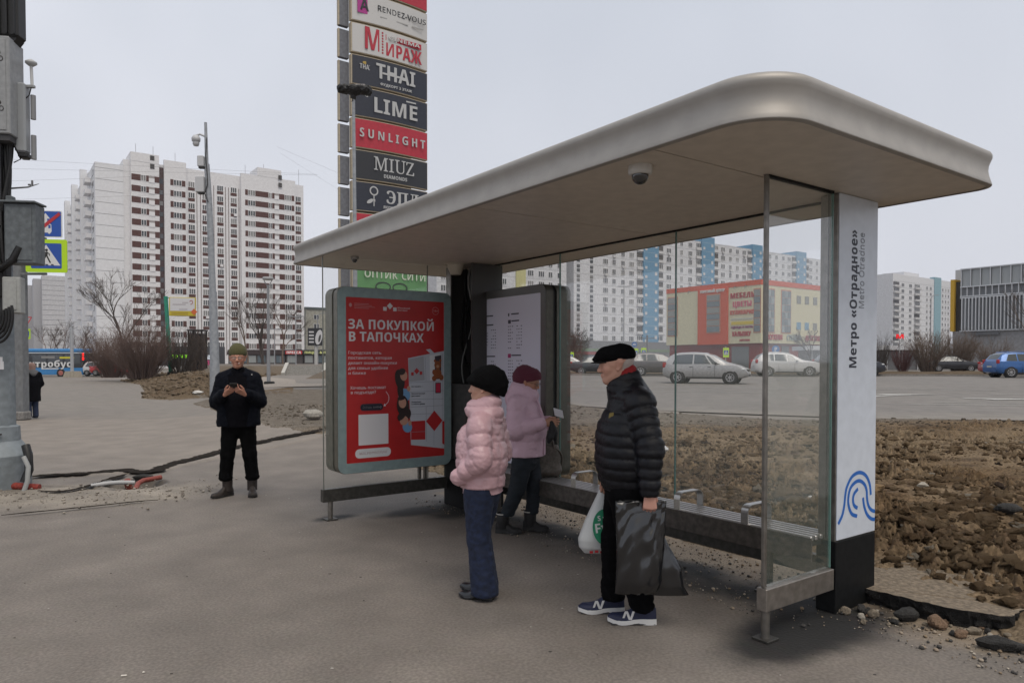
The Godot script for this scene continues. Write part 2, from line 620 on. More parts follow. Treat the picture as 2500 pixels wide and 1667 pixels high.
	for i in 60:
		for j in 120:
			var t := i / 59.0
			var x := lerpf(-6, 70, pow(j / 119.0, 1.4))
			var z0 := -23.5 + (x - 1.0) * 0.5
			z0 = clampf(z0, -54.0, -17.4 + 0.13 * maxf(x - 9, 0)) if x < 9 else -17.5 + 0.135 * (x - 9)
			if x < 1.7:
				z0 = lerpf(-54, -22.5, (x + 6) / 7.7)
			elif x < 9:
				z0 = lerpf(-22.5, -17.5, pow((x - 1.7) / 7.3, 0.5))
			var z1 := -53.5 + 0.16 * maxf(x - 12, 0)
			var z := lerpf(z0, z1, t)
			pts.append(Vector3(x, gy(x, z) + 0.012, z))
			var k := fbm(x, z * 0.6, 0.16, 4)
			var c := Color(0.27, 0.25, 0.23) * (1.0 + 0.10 * k)
			c = c.lerp(Color(0.32, 0.29, 0.255), 1.0 - smoothstep(0.0, 0.06, t + 0.02 * k))
			cols.append(c)
	struct(obj("road", MB.new().sheet(pts, 120, cols), rm))
	var white := mat(lin(0.62, 0.61, 0.58), 0.7, 0, {"g": 0.35, "gs": 0.8, "world": true})
	for s in [[2.0, -30.2, 12.5, -27.6, 0.14], [2.6, -33.2, 20.0, -29.5, 0.14], [12.6, -25.7, 15.2, -27.0, 0.4], [15.7, -24.9, 17.2, -24.4, 0.45], [12.2, -22.0, 24.0, -19.5, 0.13], [13.4, -22.7, 30.0, -20.6, 0.13], [16.6, -24.2, 28.0, -22.9, 0.14], [18.0, -27.0, 30.0, -26.0, 0.14], [11.0, -30.6, 14.0, -30.2, 0.14], [16.0, -31.5, 19.0, -31.1, 0.14], [20.0, -36.5, 23.5, -36.2, 0.16], [8.0, -38.6, 12.0, -38.2, 0.16], [25.0, -35.0, 40.0, -34.0, 0.15], [3.0, -41.0, 7.0, -40.8, 0.15]]:
		var mb := MB.new()
		var a := Vector3(s[0], 0, s[1])
		var b := Vector3(s[2], 0, s[3])
		var side: Vector3 = (b - a).cross(Vector3.UP).normalized() * s[4] * 0.5
		for q in 12:
			var p0 := a.lerp(b, q / 12.0)
			var p1 := a.lerp(b, (q + 1) / 12.0)
			p0.y = gy(p0.x, p0.z) + 0.022
			p1.y = gy(p1.x, p1.z) + 0.022
			mb.quad(p0 + side, p0 - side, p1 - side, p1 + side)
		struct(obj("road_marking", mb, white))
	for s in [[15.2, -27.0, 0.0], [17.4, -24.4, 0.0], [24.2, -23.4, 0.0]]:   # arrow heads of the lane arrows
		var mb := MB.new()
		var o := Vector3(s[0], gy(s[0], s[1]) + 0.023, s[1])
		mb.tri(o + Vector3(-1.3, 0, 0.55), o + Vector3(1.0, 0, 0.05), o + Vector3(-1.3, 0, -0.55))
		struct(obj("lane_arrow", mb, white))
	# kerb and verge on the far side
	var kerb := MB.new()
	var verge := PackedVector3Array()
	var vc := PackedColorArray()
	for i in 60:
		var x := lerpf(-5, 70, i / 59.0)
		var z := -53.6 + 0.16 * maxf(x - 12, 0)
		for j in 10:
			var zz := z - 0.3 - j * 1.3
			verge.append(Vector3(x, gy(x, zz) + 0.13 + 0.12 * fbm(x, zz, 0.5, 3) + (0.05 if j > 0 else 0.0) - (0.4 if j == 9 else 0.0), zz))
			vc.append(Color(0.22, 0.165, 0.11) * (1.0 + 0.35 * fbm(x, zz, 0.9, 3)))
		if i > 0:
			var xp := lerpf(-5, 70, (i - 1) / 59.0)
			var zp := -53.6 + 0.16 * maxf(xp - 12, 0)
			kerb.bar(Vector3(xp, gy(xp, zp) + 0.07, zp), Vector3(x, gy(x, z) + 0.07, z), 0.18, 0.16)
	struct(obj("kerb", kerb, mat(lin(0.28, 0.26, 0.24), 0.85, 0, {"g": 0.3, "gs": 0.7})))
	struct(obj("verge", MB.new().sheet(verge, 10, vc), sm))
	# a paler footpath winding up to the steps
	var path := PackedVector3Array()
	var k := [Vector2(-26, -58), Vector2(-19, -50), Vector2(-14.5, -42), Vector2(-12.6, -36.0), Vector2(-10.2, -34.3), Vector2(-6.5, -36.5), Vector2(-2, -40)]
	for i in k.size():
		var t: Vector2 = (k[mini(i + 1, k.size() - 1)] - k[maxi(i - 1, 0)]).normalized()
		var s := Vector2(-t.y, t.x) * 1.7
		for j in 5:
			var q: Vector2 = k[i] + s * (j / 2.0 - 1.0)
			path.append(Vector3(q.x, gy(q.x, q.y) + 0.02, q.y))
	struct(obj("footpath", MB.new().sheet(path, 5), mat(lin(0.36, 0.315, 0.27), 0.9, 0, {"g": 0.2, "gs": 0.4, "world": true})))
	clods()

func joint(k: Array, w: float) -> void:   # a ragged dark gap, a little below and beside the asphalt's lip
	var c := Curve2D.new()
	for i in k.size():
		var t: Vector2 = (k[mini(i + 1, k.size() - 1)] - k[maxi(i - 1, 0)]) / 6.0
		c.add_point(k[i], -t, t)
	c.bake_interval = 0.05
	var b := c.get_baked_points()
	var vs := PackedVector3Array()
	var cols := PackedColorArray()
	for i in b.size():
		var t := (b[mini(i + 1, b.size() - 1)] - b[maxi(i - 1, 0)]).normalized().orthogonal()
		var f := minf(1.0, minf(i, b.size() - 1 - i) / 8.0)
		for j in 5:
			var s := (j - 2) / 2.0
			var q := b[i] + t * s * w * f * (0.55 + 0.35 * wob.get_noise_2d(i * 0.23, j * 3.0) + 0.3 * wob.get_noise_2d(i * 0.07, 50.0))
			vs.append(Vector3(q.x, gy(q.x, q.y) + (0.030 if absf(s) > 0.9 else 0.024), q.y))
			cols.append(Color(0.055, 0.045, 0.038) * (1.0 + 0.7 * wob.get_noise_2d(i * 0.9, j * 2.0)))
	struct(obj("pavement_joint", MB.new().sheet(vs, 5, cols), mat(Color.WHITE, 0.95, 0, {"vc": true, "g": 0.5, "gs": 4.0, "b": 1.0, "spec": 0.2})))

func soil_sheet(called: String, a0: float, a1: float, d0: float, d1: float, na: int, nd: int, m: Material, poly: PackedVector2Array) -> void:
	var vs := PackedVector3Array()
	var cols := PackedColorArray()
	var am := PackedFloat32Array()
	for i in nd:
		var d := d0 * pow(d1 / d0, float(i) / (nd - 1))
		for j in na:
			var t := tan(deg_to_rad(lerpf(a0, a1, float(j) / (na - 1))))
			var x := d * t
			var z := -d
			var s := soil_amount(x, z)
			am.append(s)
			if s <= 0.0:
				vs.append(Vector3(x, gy(x, z) - 0.04, z))
				cols.append(Color(0.30, 0.235, 0.165))
				continue
			var h := soil_height(x, z, s)
			vs.append(Vector3(x, gy(x, z) + h, z))
			var n1 := fbm(x + 5, z, 0.55, 3)
			var n2 := fbm(x, z - 7, 2.2, 3)
			var c := Color(0.185, 0.122, 0.070).lerp(Color(0.32, 0.235, 0.150), clampf(0.5 + 0.9 * n1, 0, 1))
			c = c * (1.0 + 0.35 * n2)
			var dark := smoothstep(0.15, 0.5, fbm(x - 20, z + 4, 0.8, 3))
			c = c.lerp(Color(0.095, 0.062, 0.042), 0.65 * dark)
			c = c.lerp(Color(0.38, 0.30, 0.21), (1.0 - smoothstep(0.1, 0.6, s)) * 0.7)
			if called == "soil":
				c = c.lerp(Color(0.29, 0.26, 0.225) * (1 + 0.3 * n2), 0.85 * smoothstep(-14.0, -16.8, z + 0.2 * x * 0.6 + 1.0 * n1))
				c = c.lerp(Color(0.38, 0.295, 0.20), 0.5 * smoothstep(-9.5, -12.5, z) * (1.0 - smoothstep(-13.5, -15.5, z)))
			else:
				c = c.lerp(Color(0.22, 0.165, 0.115), 0.5)
			cols.append(c)
	var t := PackedInt32Array()
	for i in nd - 1:
		for j in na - 1:
			var a := i * na + j
			if am[a] > 0.0 or am[a + 1] > 0.0 or am[a + na] > 0.0 or am[a + na + 1] > 0.0:
				t.append_array([a, a + na, a + 1, a + 1, a + na, a + na + 1])
	struct(obj(called, MB.new().smooth(vs, t, cols), m))

func lump_mesh(seed_: int, rough := 0.35, n := 7) -> ArrayMesh:
	var vs := PackedVector3Array()
	for i in n + 1:
		for j in 10:
			var a := PI * i / n - PI / 2
			var d := Vector3(cos(a) * cos(TAU * j / 10), sin(a), cos(a) * sin(TAU * j / 10))
			vs.append(d * (1.0 + rough * wob.get_noise_3d(d.x * 1.6 + seed_ * 13, d.y * 1.6, d.z * 1.6) + 0.4 * rough * wob.get_noise_3d(d.x * 4 + seed_ * 3, d.y * 4, d.z * 4)))
	return MB.new().sheet(vs, 10, PackedColorArray(), true).mesh()

func scatter(called: String, label: String, cat: String, m: Mesh, mm: Material, where: Array, cols := PackedColorArray()) -> void:
	var q := MultiMesh.new()
	q.transform_format = MultiMesh.TRANSFORM_3D
	q.use_colors = cols.size() > 0
	q.mesh = m
	q.instance_count = where.size()
	for i in where.size():
		q.set_instance_transform(i, where[i])
		if cols.size():
			q.set_instance_color(i, cols[i])
	var o := MultiMeshInstance3D.new()
	o.name = numbered(called, self)
	o.multimesh = q
	o.material_override = mm
	add_child(o, true)
	stuff(o, label, cat)

func clods() -> void:
	var cm := mat(Color.WHITE, 0.95, 0, {"vc": true, "g": 0.45, "gs": 2.5, "b": 1.0, "bf": 0.03, "spec": 0.2})
	for k in 3:
		var w := []
		var cc := PackedColorArray()
		var tries := 0
		while w.size() < 6500 and tries < 60000:
			tries += 1
			var d := 4.3 * pow(5.0, pow(rng.randf(), 0.8))
			var x := d * tan(deg_to_rad(rng.randf_range(-22, 44)))
			var z := -d
			var s := soil_amount(x, z)
			if s < 0.08:
				continue
			var rough := smoothstep(-0.3, 0.35, fbm(x, z + 90, 0.35, 2) + 0.15)
			if rng.randf() > 0.12 + rough:
				continue
			var sz := 0.006 * pow(6.5, pow(rng.randf(), 3.4)) * (1.0 + d * 0.03)
			if d > 14:
				sz *= 0.6
			var big := w.size() % 8 == 0 and rough > 0.5 and d < 13.0
			if big:
				sz = rng.randf_range(0.035, 0.085)
			var h := soil_height(x, z, s) - (0.35 * sz if big else 0.0)
			var b := Basis.from_euler(Vector3(rng.randf() * TAU, rng.randf() * TAU, rng.randf() * TAU)).scaled(Vector3(sz * rng.randf_range(0.8, 1.5), sz * rng.randf_range(0.5, 0.9), sz * rng.randf_range(0.8, 1.3)))
			w.append(Transform3D(b, Vector3(x, gy(x, z) + h + sz * 0.15, z)))
			var t := rng.randf()
			var c := Color(0.17, 0.113, 0.066).lerp(Color(0.27, 0.195, 0.122), t)
			if rng.randf() < 0.03:
				c = Color(0.42, 0.37, 0.30)
			if rng.randf() < 0.03:
				c = Color(0.09, 0.065, 0.05)
			if z < -14.5:
				c = c.lerp(Color(0.2, 0.18, 0.155), 0.7)
			cc.append(c)
		scatter("soil_clods", "loose brown clods and crumbs of the dug-up soil", "soil", lump_mesh(k, 1.1), cm, w, cc)
	var mw := []
	var mc := PackedColorArray()
	for i in 9000:
		var x := rng.randf_range(-34, -12)
		var z := rng.randf_range(-72, -29)
		var s := soil_amount(x, z)
		if s < 0.1:
			continue
		var sz := 0.03 * pow(6.0, pow(rng.randf(), 2.5))
		mw.append(Transform3D(Basis.from_euler(Vector3(rng.randf() * TAU, rng.randf() * TAU, 0)).scaled(Vector3(sz, sz * 0.6, sz * 1.2)), Vector3(x, gy(x, z) + soil_height(x, z, s) + sz * 0.1, z)))
		mc.append(Color(0.20, 0.15, 0.10).lerp(Color(0.34, 0.27, 0.2), rng.randf()))
	scatter("mound_clods", "loose clods on the soil mound under the left shrubs", "soil", lump_mesh(5, 1.1), cm, mw, mc)
	# crumbs and gravel along the stop's back edge and under the bench
	var w2 := []
	var c2 := PackedColorArray()
	for i in 3200:
		var uu := rng.randf_range(-1.2, 5.0)
		var v := 0.85 + 0.55 * pow(rng.randf(), 0.7) * (1 if rng.randf() < 0.7 else -1)
		if uu < -0.1:
			v = rng.randf_range(0.6, 1.5)
		var p := SH * Vector3(v, 0, -uu)
		var sz := 0.003 * pow(5.0, pow(rng.randf(), 4.0))
		w2.append(Transform3D(Basis.from_euler(Vector3(rng.randf() * TAU, rng.randf() * TAU, 0)).scaled(Vector3(sz, sz * 0.7, sz * 1.2)), p + Vector3.UP * (0.002 + sz * 0.3)))
		var t := rng.randf()
		c2.append(Color(0.05, 0.047, 0.045) if t < 0.4 else Color(0.25, 0.20, 0.15).lerp(Color(0.42, 0.38, 0.32), pow(rng.randf(), 2.0)) if t > 0.6 else Color(0.2, 0.15, 0.1))
	for i in 1100:   # rubble round the trench
		var x := -7.5 + 3.8 * rng.randf()
		var z := -8.6 - 0.12 * (x + 5.0) + rng.randfn(0, 0.42)
		var sz := 0.004 * pow(5.0, pow(rng.randf(), 3.5))
		w2.append(Transform3D(Basis.from_euler(Vector3(rng.randf() * TAU, rng.randf() * TAU, 0)).scaled(Vector3(sz, sz * 0.7, sz * 1.3)), Vector3(x, 0.014 + sz * 0.3, z)))
		c2.append(Color(0.3, 0.27, 0.23).lerp(Color(0.12, 0.10, 0.085), pow(rng.randf(), 2.0)))
	for i in 150:   # specks on the open pavement
		var d := rng.randf_range(2.3, 9.0)
		var x := d * rng.randf_range(-0.75, 0.55)
		var sz := rng.randf_range(0.002, 0.006)
		w2.append(Transform3D(Basis.from_euler(Vector3(0, rng.randf() * TAU, 0)).scaled(Vector3(sz * rng.randf_range(0.8, 2.2), sz * 0.4, sz)), Vector3(x, 0.0, -d)))
		c2.append(Color(0.05, 0.045, 0.04) if rng.randf() < 0.6 else Color(0.4, 0.38, 0.35))
	scatter("grit", "fine grit and pebbles strewn over the asphalt", "grit", lump_mesh(9, 0.5, 5), mat(Color.WHITE, 0.9, 0, {"vc": true}), w2, c2)

func S(v: float, y: float, u: float) -> Vector3:
	return Vector3(v, y, -u)

func ribbon(pts: PackedVector2Array, w: float, z0: float, z1: float) -> MB:   # a flat stroke along a smoothed line
	var c := Curve2D.new()
	for i in pts.size():
		var t := (pts[mini(i + 1, pts.size() - 1)] - pts[maxi(i - 1, 0)]) / 6.0
		c.add_point(pts[i], -t, t)
	c.bake_interval = w * 0.4
	var b := c.get_baked_points()
	var mb := MB.new()
	for i in b.size() - 1:
		var t0 := (b[mini(i + 1, b.size() - 1)] - b[maxi(i - 1, 0)]).normalized().orthogonal() * w / 2
		var t1 := (b[mini(i + 2, b.size() - 1)] - b[i]).normalized().orthogonal() * w / 2
		var q := [b[i] + t0, b[i] - t0, b[i + 1] - t1, b[i + 1] + t1]
		mb.quad_out(Vector3(q[0].x, q[0].y, z1), Vector3(q[1].x, q[1].y, z1), Vector3(q[2].x, q[2].y, z1), Vector3(q[3].x, q[3].y, z1), Vector3.BACK)
	return mb

func flat(poly: PackedVector2Array, z: float, deep := 0.0015) -> MB:
	return MB.new().prism(poly, z, z + deep)

func ell(m: Vector2, r: Vector2, turn := 0.0, seg := 20) -> PackedVector2Array:
	var o := PackedVector2Array()
	for i in seg:
		o.append(m + Vector2(r.x * cos(TAU * i / seg), r.y * sin(TAU * i / seg)).rotated(turn))
	return o

func rect(x0: float, y0: float, x1: float, y1: float) -> PackedVector2Array:
	return PackedVector2Array([Vector2(x0, y0), Vector2(x1, y0), Vector2(x1, y1), Vector2(x0, y1)])

func roof_outline(off: float, seg := 10) -> PackedVector2Array:   # (v, z) with z = -u
	var o := PackedVector2Array()
	var a := Vector2(-0.90 - off, -5.32 - off)
	var b := Vector2(1.42 + off, 0.66 + off)
	var r := [0.10, 0.10, 0.13, 0.30]   # far-front, far-back, near-back, near-front
	var ctr := [Vector2(a.x, a.y), Vector2(b.x, a.y), Vector2(b.x, b.y), Vector2(a.x, b.y)]
	for k in 4:
		var rr: float = r[k] + off
		var m: Vector2 = ctr[k] + Vector2(rr if k == 0 or k == 3 else -rr, rr if k < 2 else -rr)
		for i in seg + 1:
			var t := PI + PI / 2 * k + PI / 2 * i / seg
			o.append(m + Vector2(cos(t), sin(t)) * rr)
	return o

func shelter() -> void:
	var steel := mat(lin(0.27, 0.255, 0.235), 0.42, 0.75, {"g": 0.18, "gs": 1.3, "gr": 0.3})
	var dark_steel := mat(lin(0.12, 0.115, 0.105), 0.45, 0.7, {"g": 0.25, "gs": 1.5})
	var black := mat(lin(0.010, 0.010, 0.011), 0.6, 0, {"g": 0.4, "gs": 2.0, "spec": 0.3})
	var roof_m := mat(lin(0.37, 0.35, 0.325), 0.5, 0.3, {"g": 0.08, "gs": 0.6})
	var ceil_m := mat(lin(0.62, 0.555, 0.48), 0.5, 0.15, {"g": 0.08, "gs": 0.7})
	var glass := mat(Color(0.86, 0.95, 0.91), 0.02, 0, {"a": 0.03})
	var gedge := mat(lin(0.10, 0.20, 0.18), 0.2, 0)
	var t := thing("bus_shelter", "long bus shelter with flat grey metal roof, glass walls and a white end column", "bus shelter", SH)
	# roof: the fascia is an S-shaped section swept round the outline
	var prof := [Vector2(-0.03, 2.662), Vector2(-0.004, 2.664), Vector2(0.0, 2.671), Vector2(-0.007, 2.695), Vector2(-0.016, 2.725), Vector2(-0.021, 2.755), Vector2(-0.018, 2.785), Vector2(-0.008, 2.812), Vector2(0.0, 2.832), Vector2(0.0, 2.848), Vector2(-0.008, 2.864), Vector2(-0.028, 2.877), Vector2(-0.06, 2.884), Vector2(-0.12, 2.887)]
	var vs := PackedVector3Array()
	var wide := 0
	for q in prof:
		var o := roof_outline(q.x)
		wide = o.size()
		for a in o:
			vs.append(Vector3(a.x, q.y, a.y))
	var rf := MB.new().sheet(vs, wide, PackedColorArray(), true)
	var roof := obj("roof", rf, roof_m, t)
	var dk := MB.new()
	dk.xf = Transform3D(Basis(Vector3.RIGHT, Vector3.BACK, Vector3.DOWN), Vector3.ZERO)
	dk.prism(roof_outline(-0.10), -2.886, -2.72)
	obj("roof_deck", dk, roof_m, roof)
	var outline := roof_outline(-0.012)
	var seams := [-0.7, 0.05, 1.71, 3.37, 5.03, 5.4]
	for i in 5:
		var cut := Geometry2D.intersect_polygons(outline, rect(-1.2, -seams[i + 1] + 0.006, 1.6, -seams[i] - 0.006))
		var mb := MB.new()
		mb.xf = Transform3D(Basis(Vector3.RIGHT, Vector3.BACK, Vector3.DOWN), Vector3.ZERO)   # x, y of the outline become v, z
		mb.prism(cut[0], -2.684, -2.667)
		obj("ceiling_panel", mb, ceil_m, roof)
	# the near column
	var col := obj("column", MB.new().box(S(0.99, 1.33, 0.05), Vector3(0.478, 2.664, 0.118), 0.004), steel, t)
	obj("column_seam", MB.new().box(S(0.7492, 1.57, 0.052), Vector3(0.004, 2.19, 0.004)), black, col)
	obj("white_panel", MB.new().box(S(0.992, 1.566, -0.0135), Vector3(0.474, 2.196, 0.008), 0.002), mat(lin(0.62, 0.67, 0.75), 0.32, 0, {"g": 0.06, "gs": 0.8}), col)
	obj("black_plinth", MB.new().box(S(0.99, 0.23, 0.05), Vector3(0.486, 0.46, 0.136), 0.004), mat(lin(0.010, 0.011, 0.012), 0.6, 0, {"g": 0.35, "gs": 1.5, "spec": 0.3}), col)
	var navy := mat(lin(0.012, 0.015, 0.03), 0.5)
	text("Метро «Отрадное»", 0.086, 0.002, navy, col, Transform3D(Basis(Vector3.BACK, PI / 2), S(0.928, 2.005, -0.0185)), true, 1, 0.885)
	text("Metro Otradnoe", 0.062, 0.002, mat(lin(0.22, 0.24, 0.27), 0.5), col, Transform3D(Basis(Vector3.BACK, PI / 2), S(1.028, 2.195, -0.0185)), false, 1, 0.49)
	var blue := mat(lin(0.012, 0.12, 0.46), 0.45)
	for l in [[180, 622, 212, 545, 228, 455, 234, 380, 248, 300, 290, 215, 350, 185, 405, 215, 440, 290, 452, 385], [335, 562, 290, 540, 264, 470, 260, 400, 275, 320, 310, 272, 352, 257, 392, 287, 414, 340, 419, 410, 430, 470, 455, 512, 489, 528], [340, 325, 308, 368, 299, 420, 310, 468, 338, 493], [384, 405, 395, 480, 420, 550, 455, 588, 489, 597]]:
		var q := PackedVector2Array()
		for i in range(0, l.size(), 2):
			var k := lerpf(0.00072, 0.00079, (l[i] - 180) / 310.0)
			q.append(Vector2(0.77 + (l[i] - 180) * 0.001475, 0.47 + (765 - 0.242 * (l[i] - 180) - l[i + 1]) * k))
		obj("wave_logo", ribbon(q, 0.024, 0.0, 0.0187), blue, col)
	# near end panel
	var pane := obj("end_pane", MB.new().box(S(0.36, 1.485, 0.0), Vector3(0.66, 2.36, 0.010)), glass, t)
	obj("edge_strip", MB.new().box(S(0.012, 1.485, 0.0), Vector3(0.028, 2.36, 0.022), 0.003), steel, pane)
	obj("glass_edge", MB.new().box(S(0.7, 1.485, 0.0), Vector3(0.012, 2.36, 0.012)), gedge, pane)
	obj("top_channel", MB.new().box(S(0.36, 2.66, 0.0), Vector3(0.68, 0.016, 0.026)), black, pane)
	var rail := obj("end_rail", MB.new().box(S(0.345, 0.236, 0.0), Vector3(0.71, 0.132, 0.068), 0.004), mat(lin(0.34, 0.31, 0.28), 0.4, 0.75, {"g": 0.2, "gs": 1.2}), t)
	obj("leg", MB.new().tube(PackedVector3Array([S(0.03, 0.0, 0.0), S(0.03, 0.172, 0.0)]), 0.025, 14), steel, rail)
	obj("foot_plate", MB.new().box(S(0.03, 0.006, 0.0), Vector3(0.11, 0.012, 0.11), 0.002), dark_steel, rail)
	# far end panel
	for s in [[-0.862, 0.334], [0.339, 0.60]]:
		var p := obj("end_pane", MB.new().box(S((s[0] + s[1]) / 2, 1.49, 4.5), Vector3(s[1] - s[0], 2.35, 0.010)), glass, t)
		obj("glass_edge", MB.new().box(S(s[0] + 0.003, 1.49, 4.5), Vector3(0.008, 2.35, 0.012)), mat(lin(0.16, 0.17, 0.15), 0.3), p)
	rail = obj("end_rail", MB.new().box(S(-0.138, 0.25, 4.5), Vector3(1.484, 0.128, 0.068), 0.004), dark_steel, t)
	obj("leg", MB.new().tube(PackedVector3Array([S(-0.79, 0.0, 4.5), S(-0.79, 0.187, 4.5)]), 0.026, 14), steel, rail)
	obj("foot_plate", MB.new().box(S(-0.79, 0.006, 4.5), Vector3(0.12, 0.012, 0.12), 0.002), dark_steel, rail)
	for v in [0.22, 0.29]:
		obj("clamp", MB.new().box(S(v, 0.40, 4.47), Vector3(0.035, 0.16, 0.03), 0.003), steel, rail)
	# back glass
	for s in [[0.12, 1.462], [1.468, 2.922], [2.928, 4.03]]:
		var p := obj("back_pane", MB.new().box(S(0.93, 1.48, (s[0] + s[1]) / 2), Vector3(0.010, 2.36, s[1] - s[0])), glass, t)
		obj("glass_edge", MB.new().box(S(0.93, 1.48, s[1] + 0.001), Vector3(0.013, 2.36, 0.009)), gedge, p)
	obj("back_channel", MB.new().box(S(0.93, 2.661, 2.05), Vector3(0.03, 0.012, 3.95)), black, t)
	obj("back_rail", MB.new().box(S(0.94, 0.236, 2.05), Vector3(0.06, 0.13, 3.9), 0.004), dark_steel, t)
	# the far corner column: an open duct with cables above a cover
	col = obj("corner_column", MB.new().box(S(0.80, 1.33, 4.005), Vector3(0.40, 2.66, 0.02)).box(S(0.80, 1.33, 4.51), Vector3(0.40, 2.66, 0.03), 0.003).box(S(0.99, 1.33, 4.26), Vector3(0.02, 2.66, 0.5)), mat(lin(0.06, 0.058, 0.055), 0.5, 0.4), t)
	obj("side_strip", MB.new().box(S(0.605, 1.60, 4.475), Vector3(0.02, 2.12, 0.10), 0.004), steel, col)
	obj("duct_cover", MB.new().box(S(0.62, 0.94, 4.24), Vector3(0.03, 0.84, 0.45), 0.005), mat(lin(0.095, 0.092, 0.088), 0.45, 0.5, {"g": 0.2, "gs": 1.0}), col)
	obj("black_plinth", MB.new().box(S(0.79, 0.26, 4.26), Vector3(0.44, 0.52, 0.55), 0.005), black, col)
	for i in 11:
		var q := PackedVector3Array()
		var u0 := 4.06 + 0.036 * i
		for k in 14:
			q.append(S(0.80 + 0.07 * sin(i * 2.1 + k * 0.4), 2.64 - 0.098 * k, u0 + 0.025 * sin(i * 1.3 + k * 0.8)))
		obj("cable", MB.new().tube(q, 0.008 + 0.003 * (i % 3), 6), mat(lin(0.16, 0.16, 0.155), 0.4) if i % 4 == 1 else black, col)
	obj("junction_box", MB.new().box(S(0.78, 1.72, 4.2), Vector3(0.12, 0.26, 0.2), 0.008), black, col)
	bench(steel, dark_steel)
	lightboxes(steel)
	var white := mat(lin(0.55, 0.54, 0.52), 0.5)
	for s in [[0.30, -0.70, "white dome camera under the near end of the shelter roof", 1.0], [4.35, -0.58, "small dark dome camera under the far end of the shelter roof", 0.62]]:
		var d := thing("dome_camera", s[2], "security camera", SH * Transform3D(Basis().scaled(Vector3.ONE * s[3]), S(s[1], 2.667, s[0])), "dome cameras under the shelter roof")
		obj("housing", MB.new().lathe(PackedVector2Array([Vector2(0.0, -0.05), Vector2(0.05, -0.05), Vector2(0.062, -0.045), Vector2(0.066, -0.03), Vector2(0.064, 0.0)]), Vector3.ZERO, 24), white if s[3] > 0.9 else mat(lin(0.3, 0.29, 0.28), 0.5), d)
		obj("dome", MB.new().ball(Vector3(0, -0.052, 0), Vector3(0.047, 0.05, 0.047), 20), mat(lin(0.02, 0.02, 0.022), 0.08, 0, {"coat": 1.0}), d)
	var sp := thing("ceiling_speaker", "cream cone shaped speaker under the roof by the corner column", "speaker", SH * Transform3D(Basis(), S(0.55, 2.667, 4.24)))
	obj("horn", MB.new().lathe(PackedVector2Array([Vector2(0.0, -0.115), Vector2(0.052, -0.115), Vector2(0.06, -0.105), Vector2(0.092, -0.03), Vector2(0.096, -0.012), Vector2(0.12, -0.008), Vector2(0.12, 0.0)]), Vector3.ZERO, 28), mat(lin(0.5, 0.46, 0.38), 0.6), sp)
	obj("mesh_grille", MB.new().lathe(PackedVector2Array([Vector2(0.0, -0.118), Vector2(0.045, -0.118)]), Vector3.ZERO, 20), mat(lin(0.3, 0.28, 0.24), 0.7), sp)

func bench(steel: Material, dark: Material) -> void:
	var t := thing("bench", "long steel slatted bench along the glass back of the shelter", "bench", SH)
	var slat_m := mat(lin(0.62, 0.61, 0.60), 0.3, 0.7, {"g": 0.12, "gs": 3.0})
	for i in 5:
		obj("slat", MB.new().box(S(0.628 + 0.054 * i, 0.480, 2.0), Vector3(0.030, 0.030, 3.86), 0.006), slat_m, t)
	obj("frame", MB.new().box(S(0.74, 0.445, 2.0), Vector3(0.26, 0.03, 3.84)), mat(lin(0.012, 0.012, 0.012), 0.8), t)
	obj("front_fascia", MB.new().box(S(0.606, 0.413, 2.0), Vector3(0.012, 0.145, 3.88), 0.003), mat(lin(0.125, 0.11, 0.098), 0.5, 0.5, {"g": 0.3, "gs": 1.5}), t)
	for u in [0.51, 2.26, 3.8]:
		var l := obj("leg", MB.new().box(S(0.80, 0.215, u), Vector3(0.05, 0.43, 0.06), 0.004), dark, t)
		obj("bracket", MB.new().box(S(0.76, 0.415, u), Vector3(0.24, 0.03, 0.14), 0.003), dark, l)
		obj("foot_plate", MB.new().box(S(0.80, 0.005, u), Vector3(0.13, 0.01, 0.13), 0.002), dark, l)
	for u in [0.565, 1.166, 1.76, 2.355]:
		var q := [Vector2(0.612, 0.40), Vector2(0.612, 0.565)]
		for k in 6:
			q.append(Vector2(0.662, 0.565) + Vector2(-cos(PI / 2 * k / 5), sin(PI / 2 * k / 5)) * 0.05)
		for k in 6:
			q.append(Vector2(0.83, 0.565) + Vector2(sin(PI / 2 * k / 5), cos(PI / 2 * k / 5)) * 0.05)
		q.append(Vector2(0.88, 0.47))
		var vs := PackedVector3Array()
		for k in q.size():
			var tg: Vector2 = (q[mini(k + 1, q.size() - 1)] - q[maxi(k - 1, 0)]).normalized()
			var o := Vector2(-tg.y, tg.x) * 0.004
			for c in [[o, 0.028], [o, -0.028], [-o, -0.028], [-o, 0.028]]:
				vs.append(S(q[k].x + c[0].x, q[k].y + c[0].y, u - c[1]))
		var mb := MB.new()
		for k in q.size() - 1:
			for j in 4:
				var a := k * 4 + j
				var b := k * 4 + (j + 1) % 4
				var mid := (vs[k * 4] + vs[k * 4 + 2] + vs[k * 4 + 4] + vs[k * 4 + 6]) / 4
				mb.quad_out(vs[a], vs[b], vs[b + 4], vs[a + 4], (vs[a] + vs[b + 4]) / 2 - mid)
		obj("armrest", mb, mat(lin(0.5, 0.49, 0.47), 0.3, 0.85, {"g": 0.1, "gs": 4.0}), t)

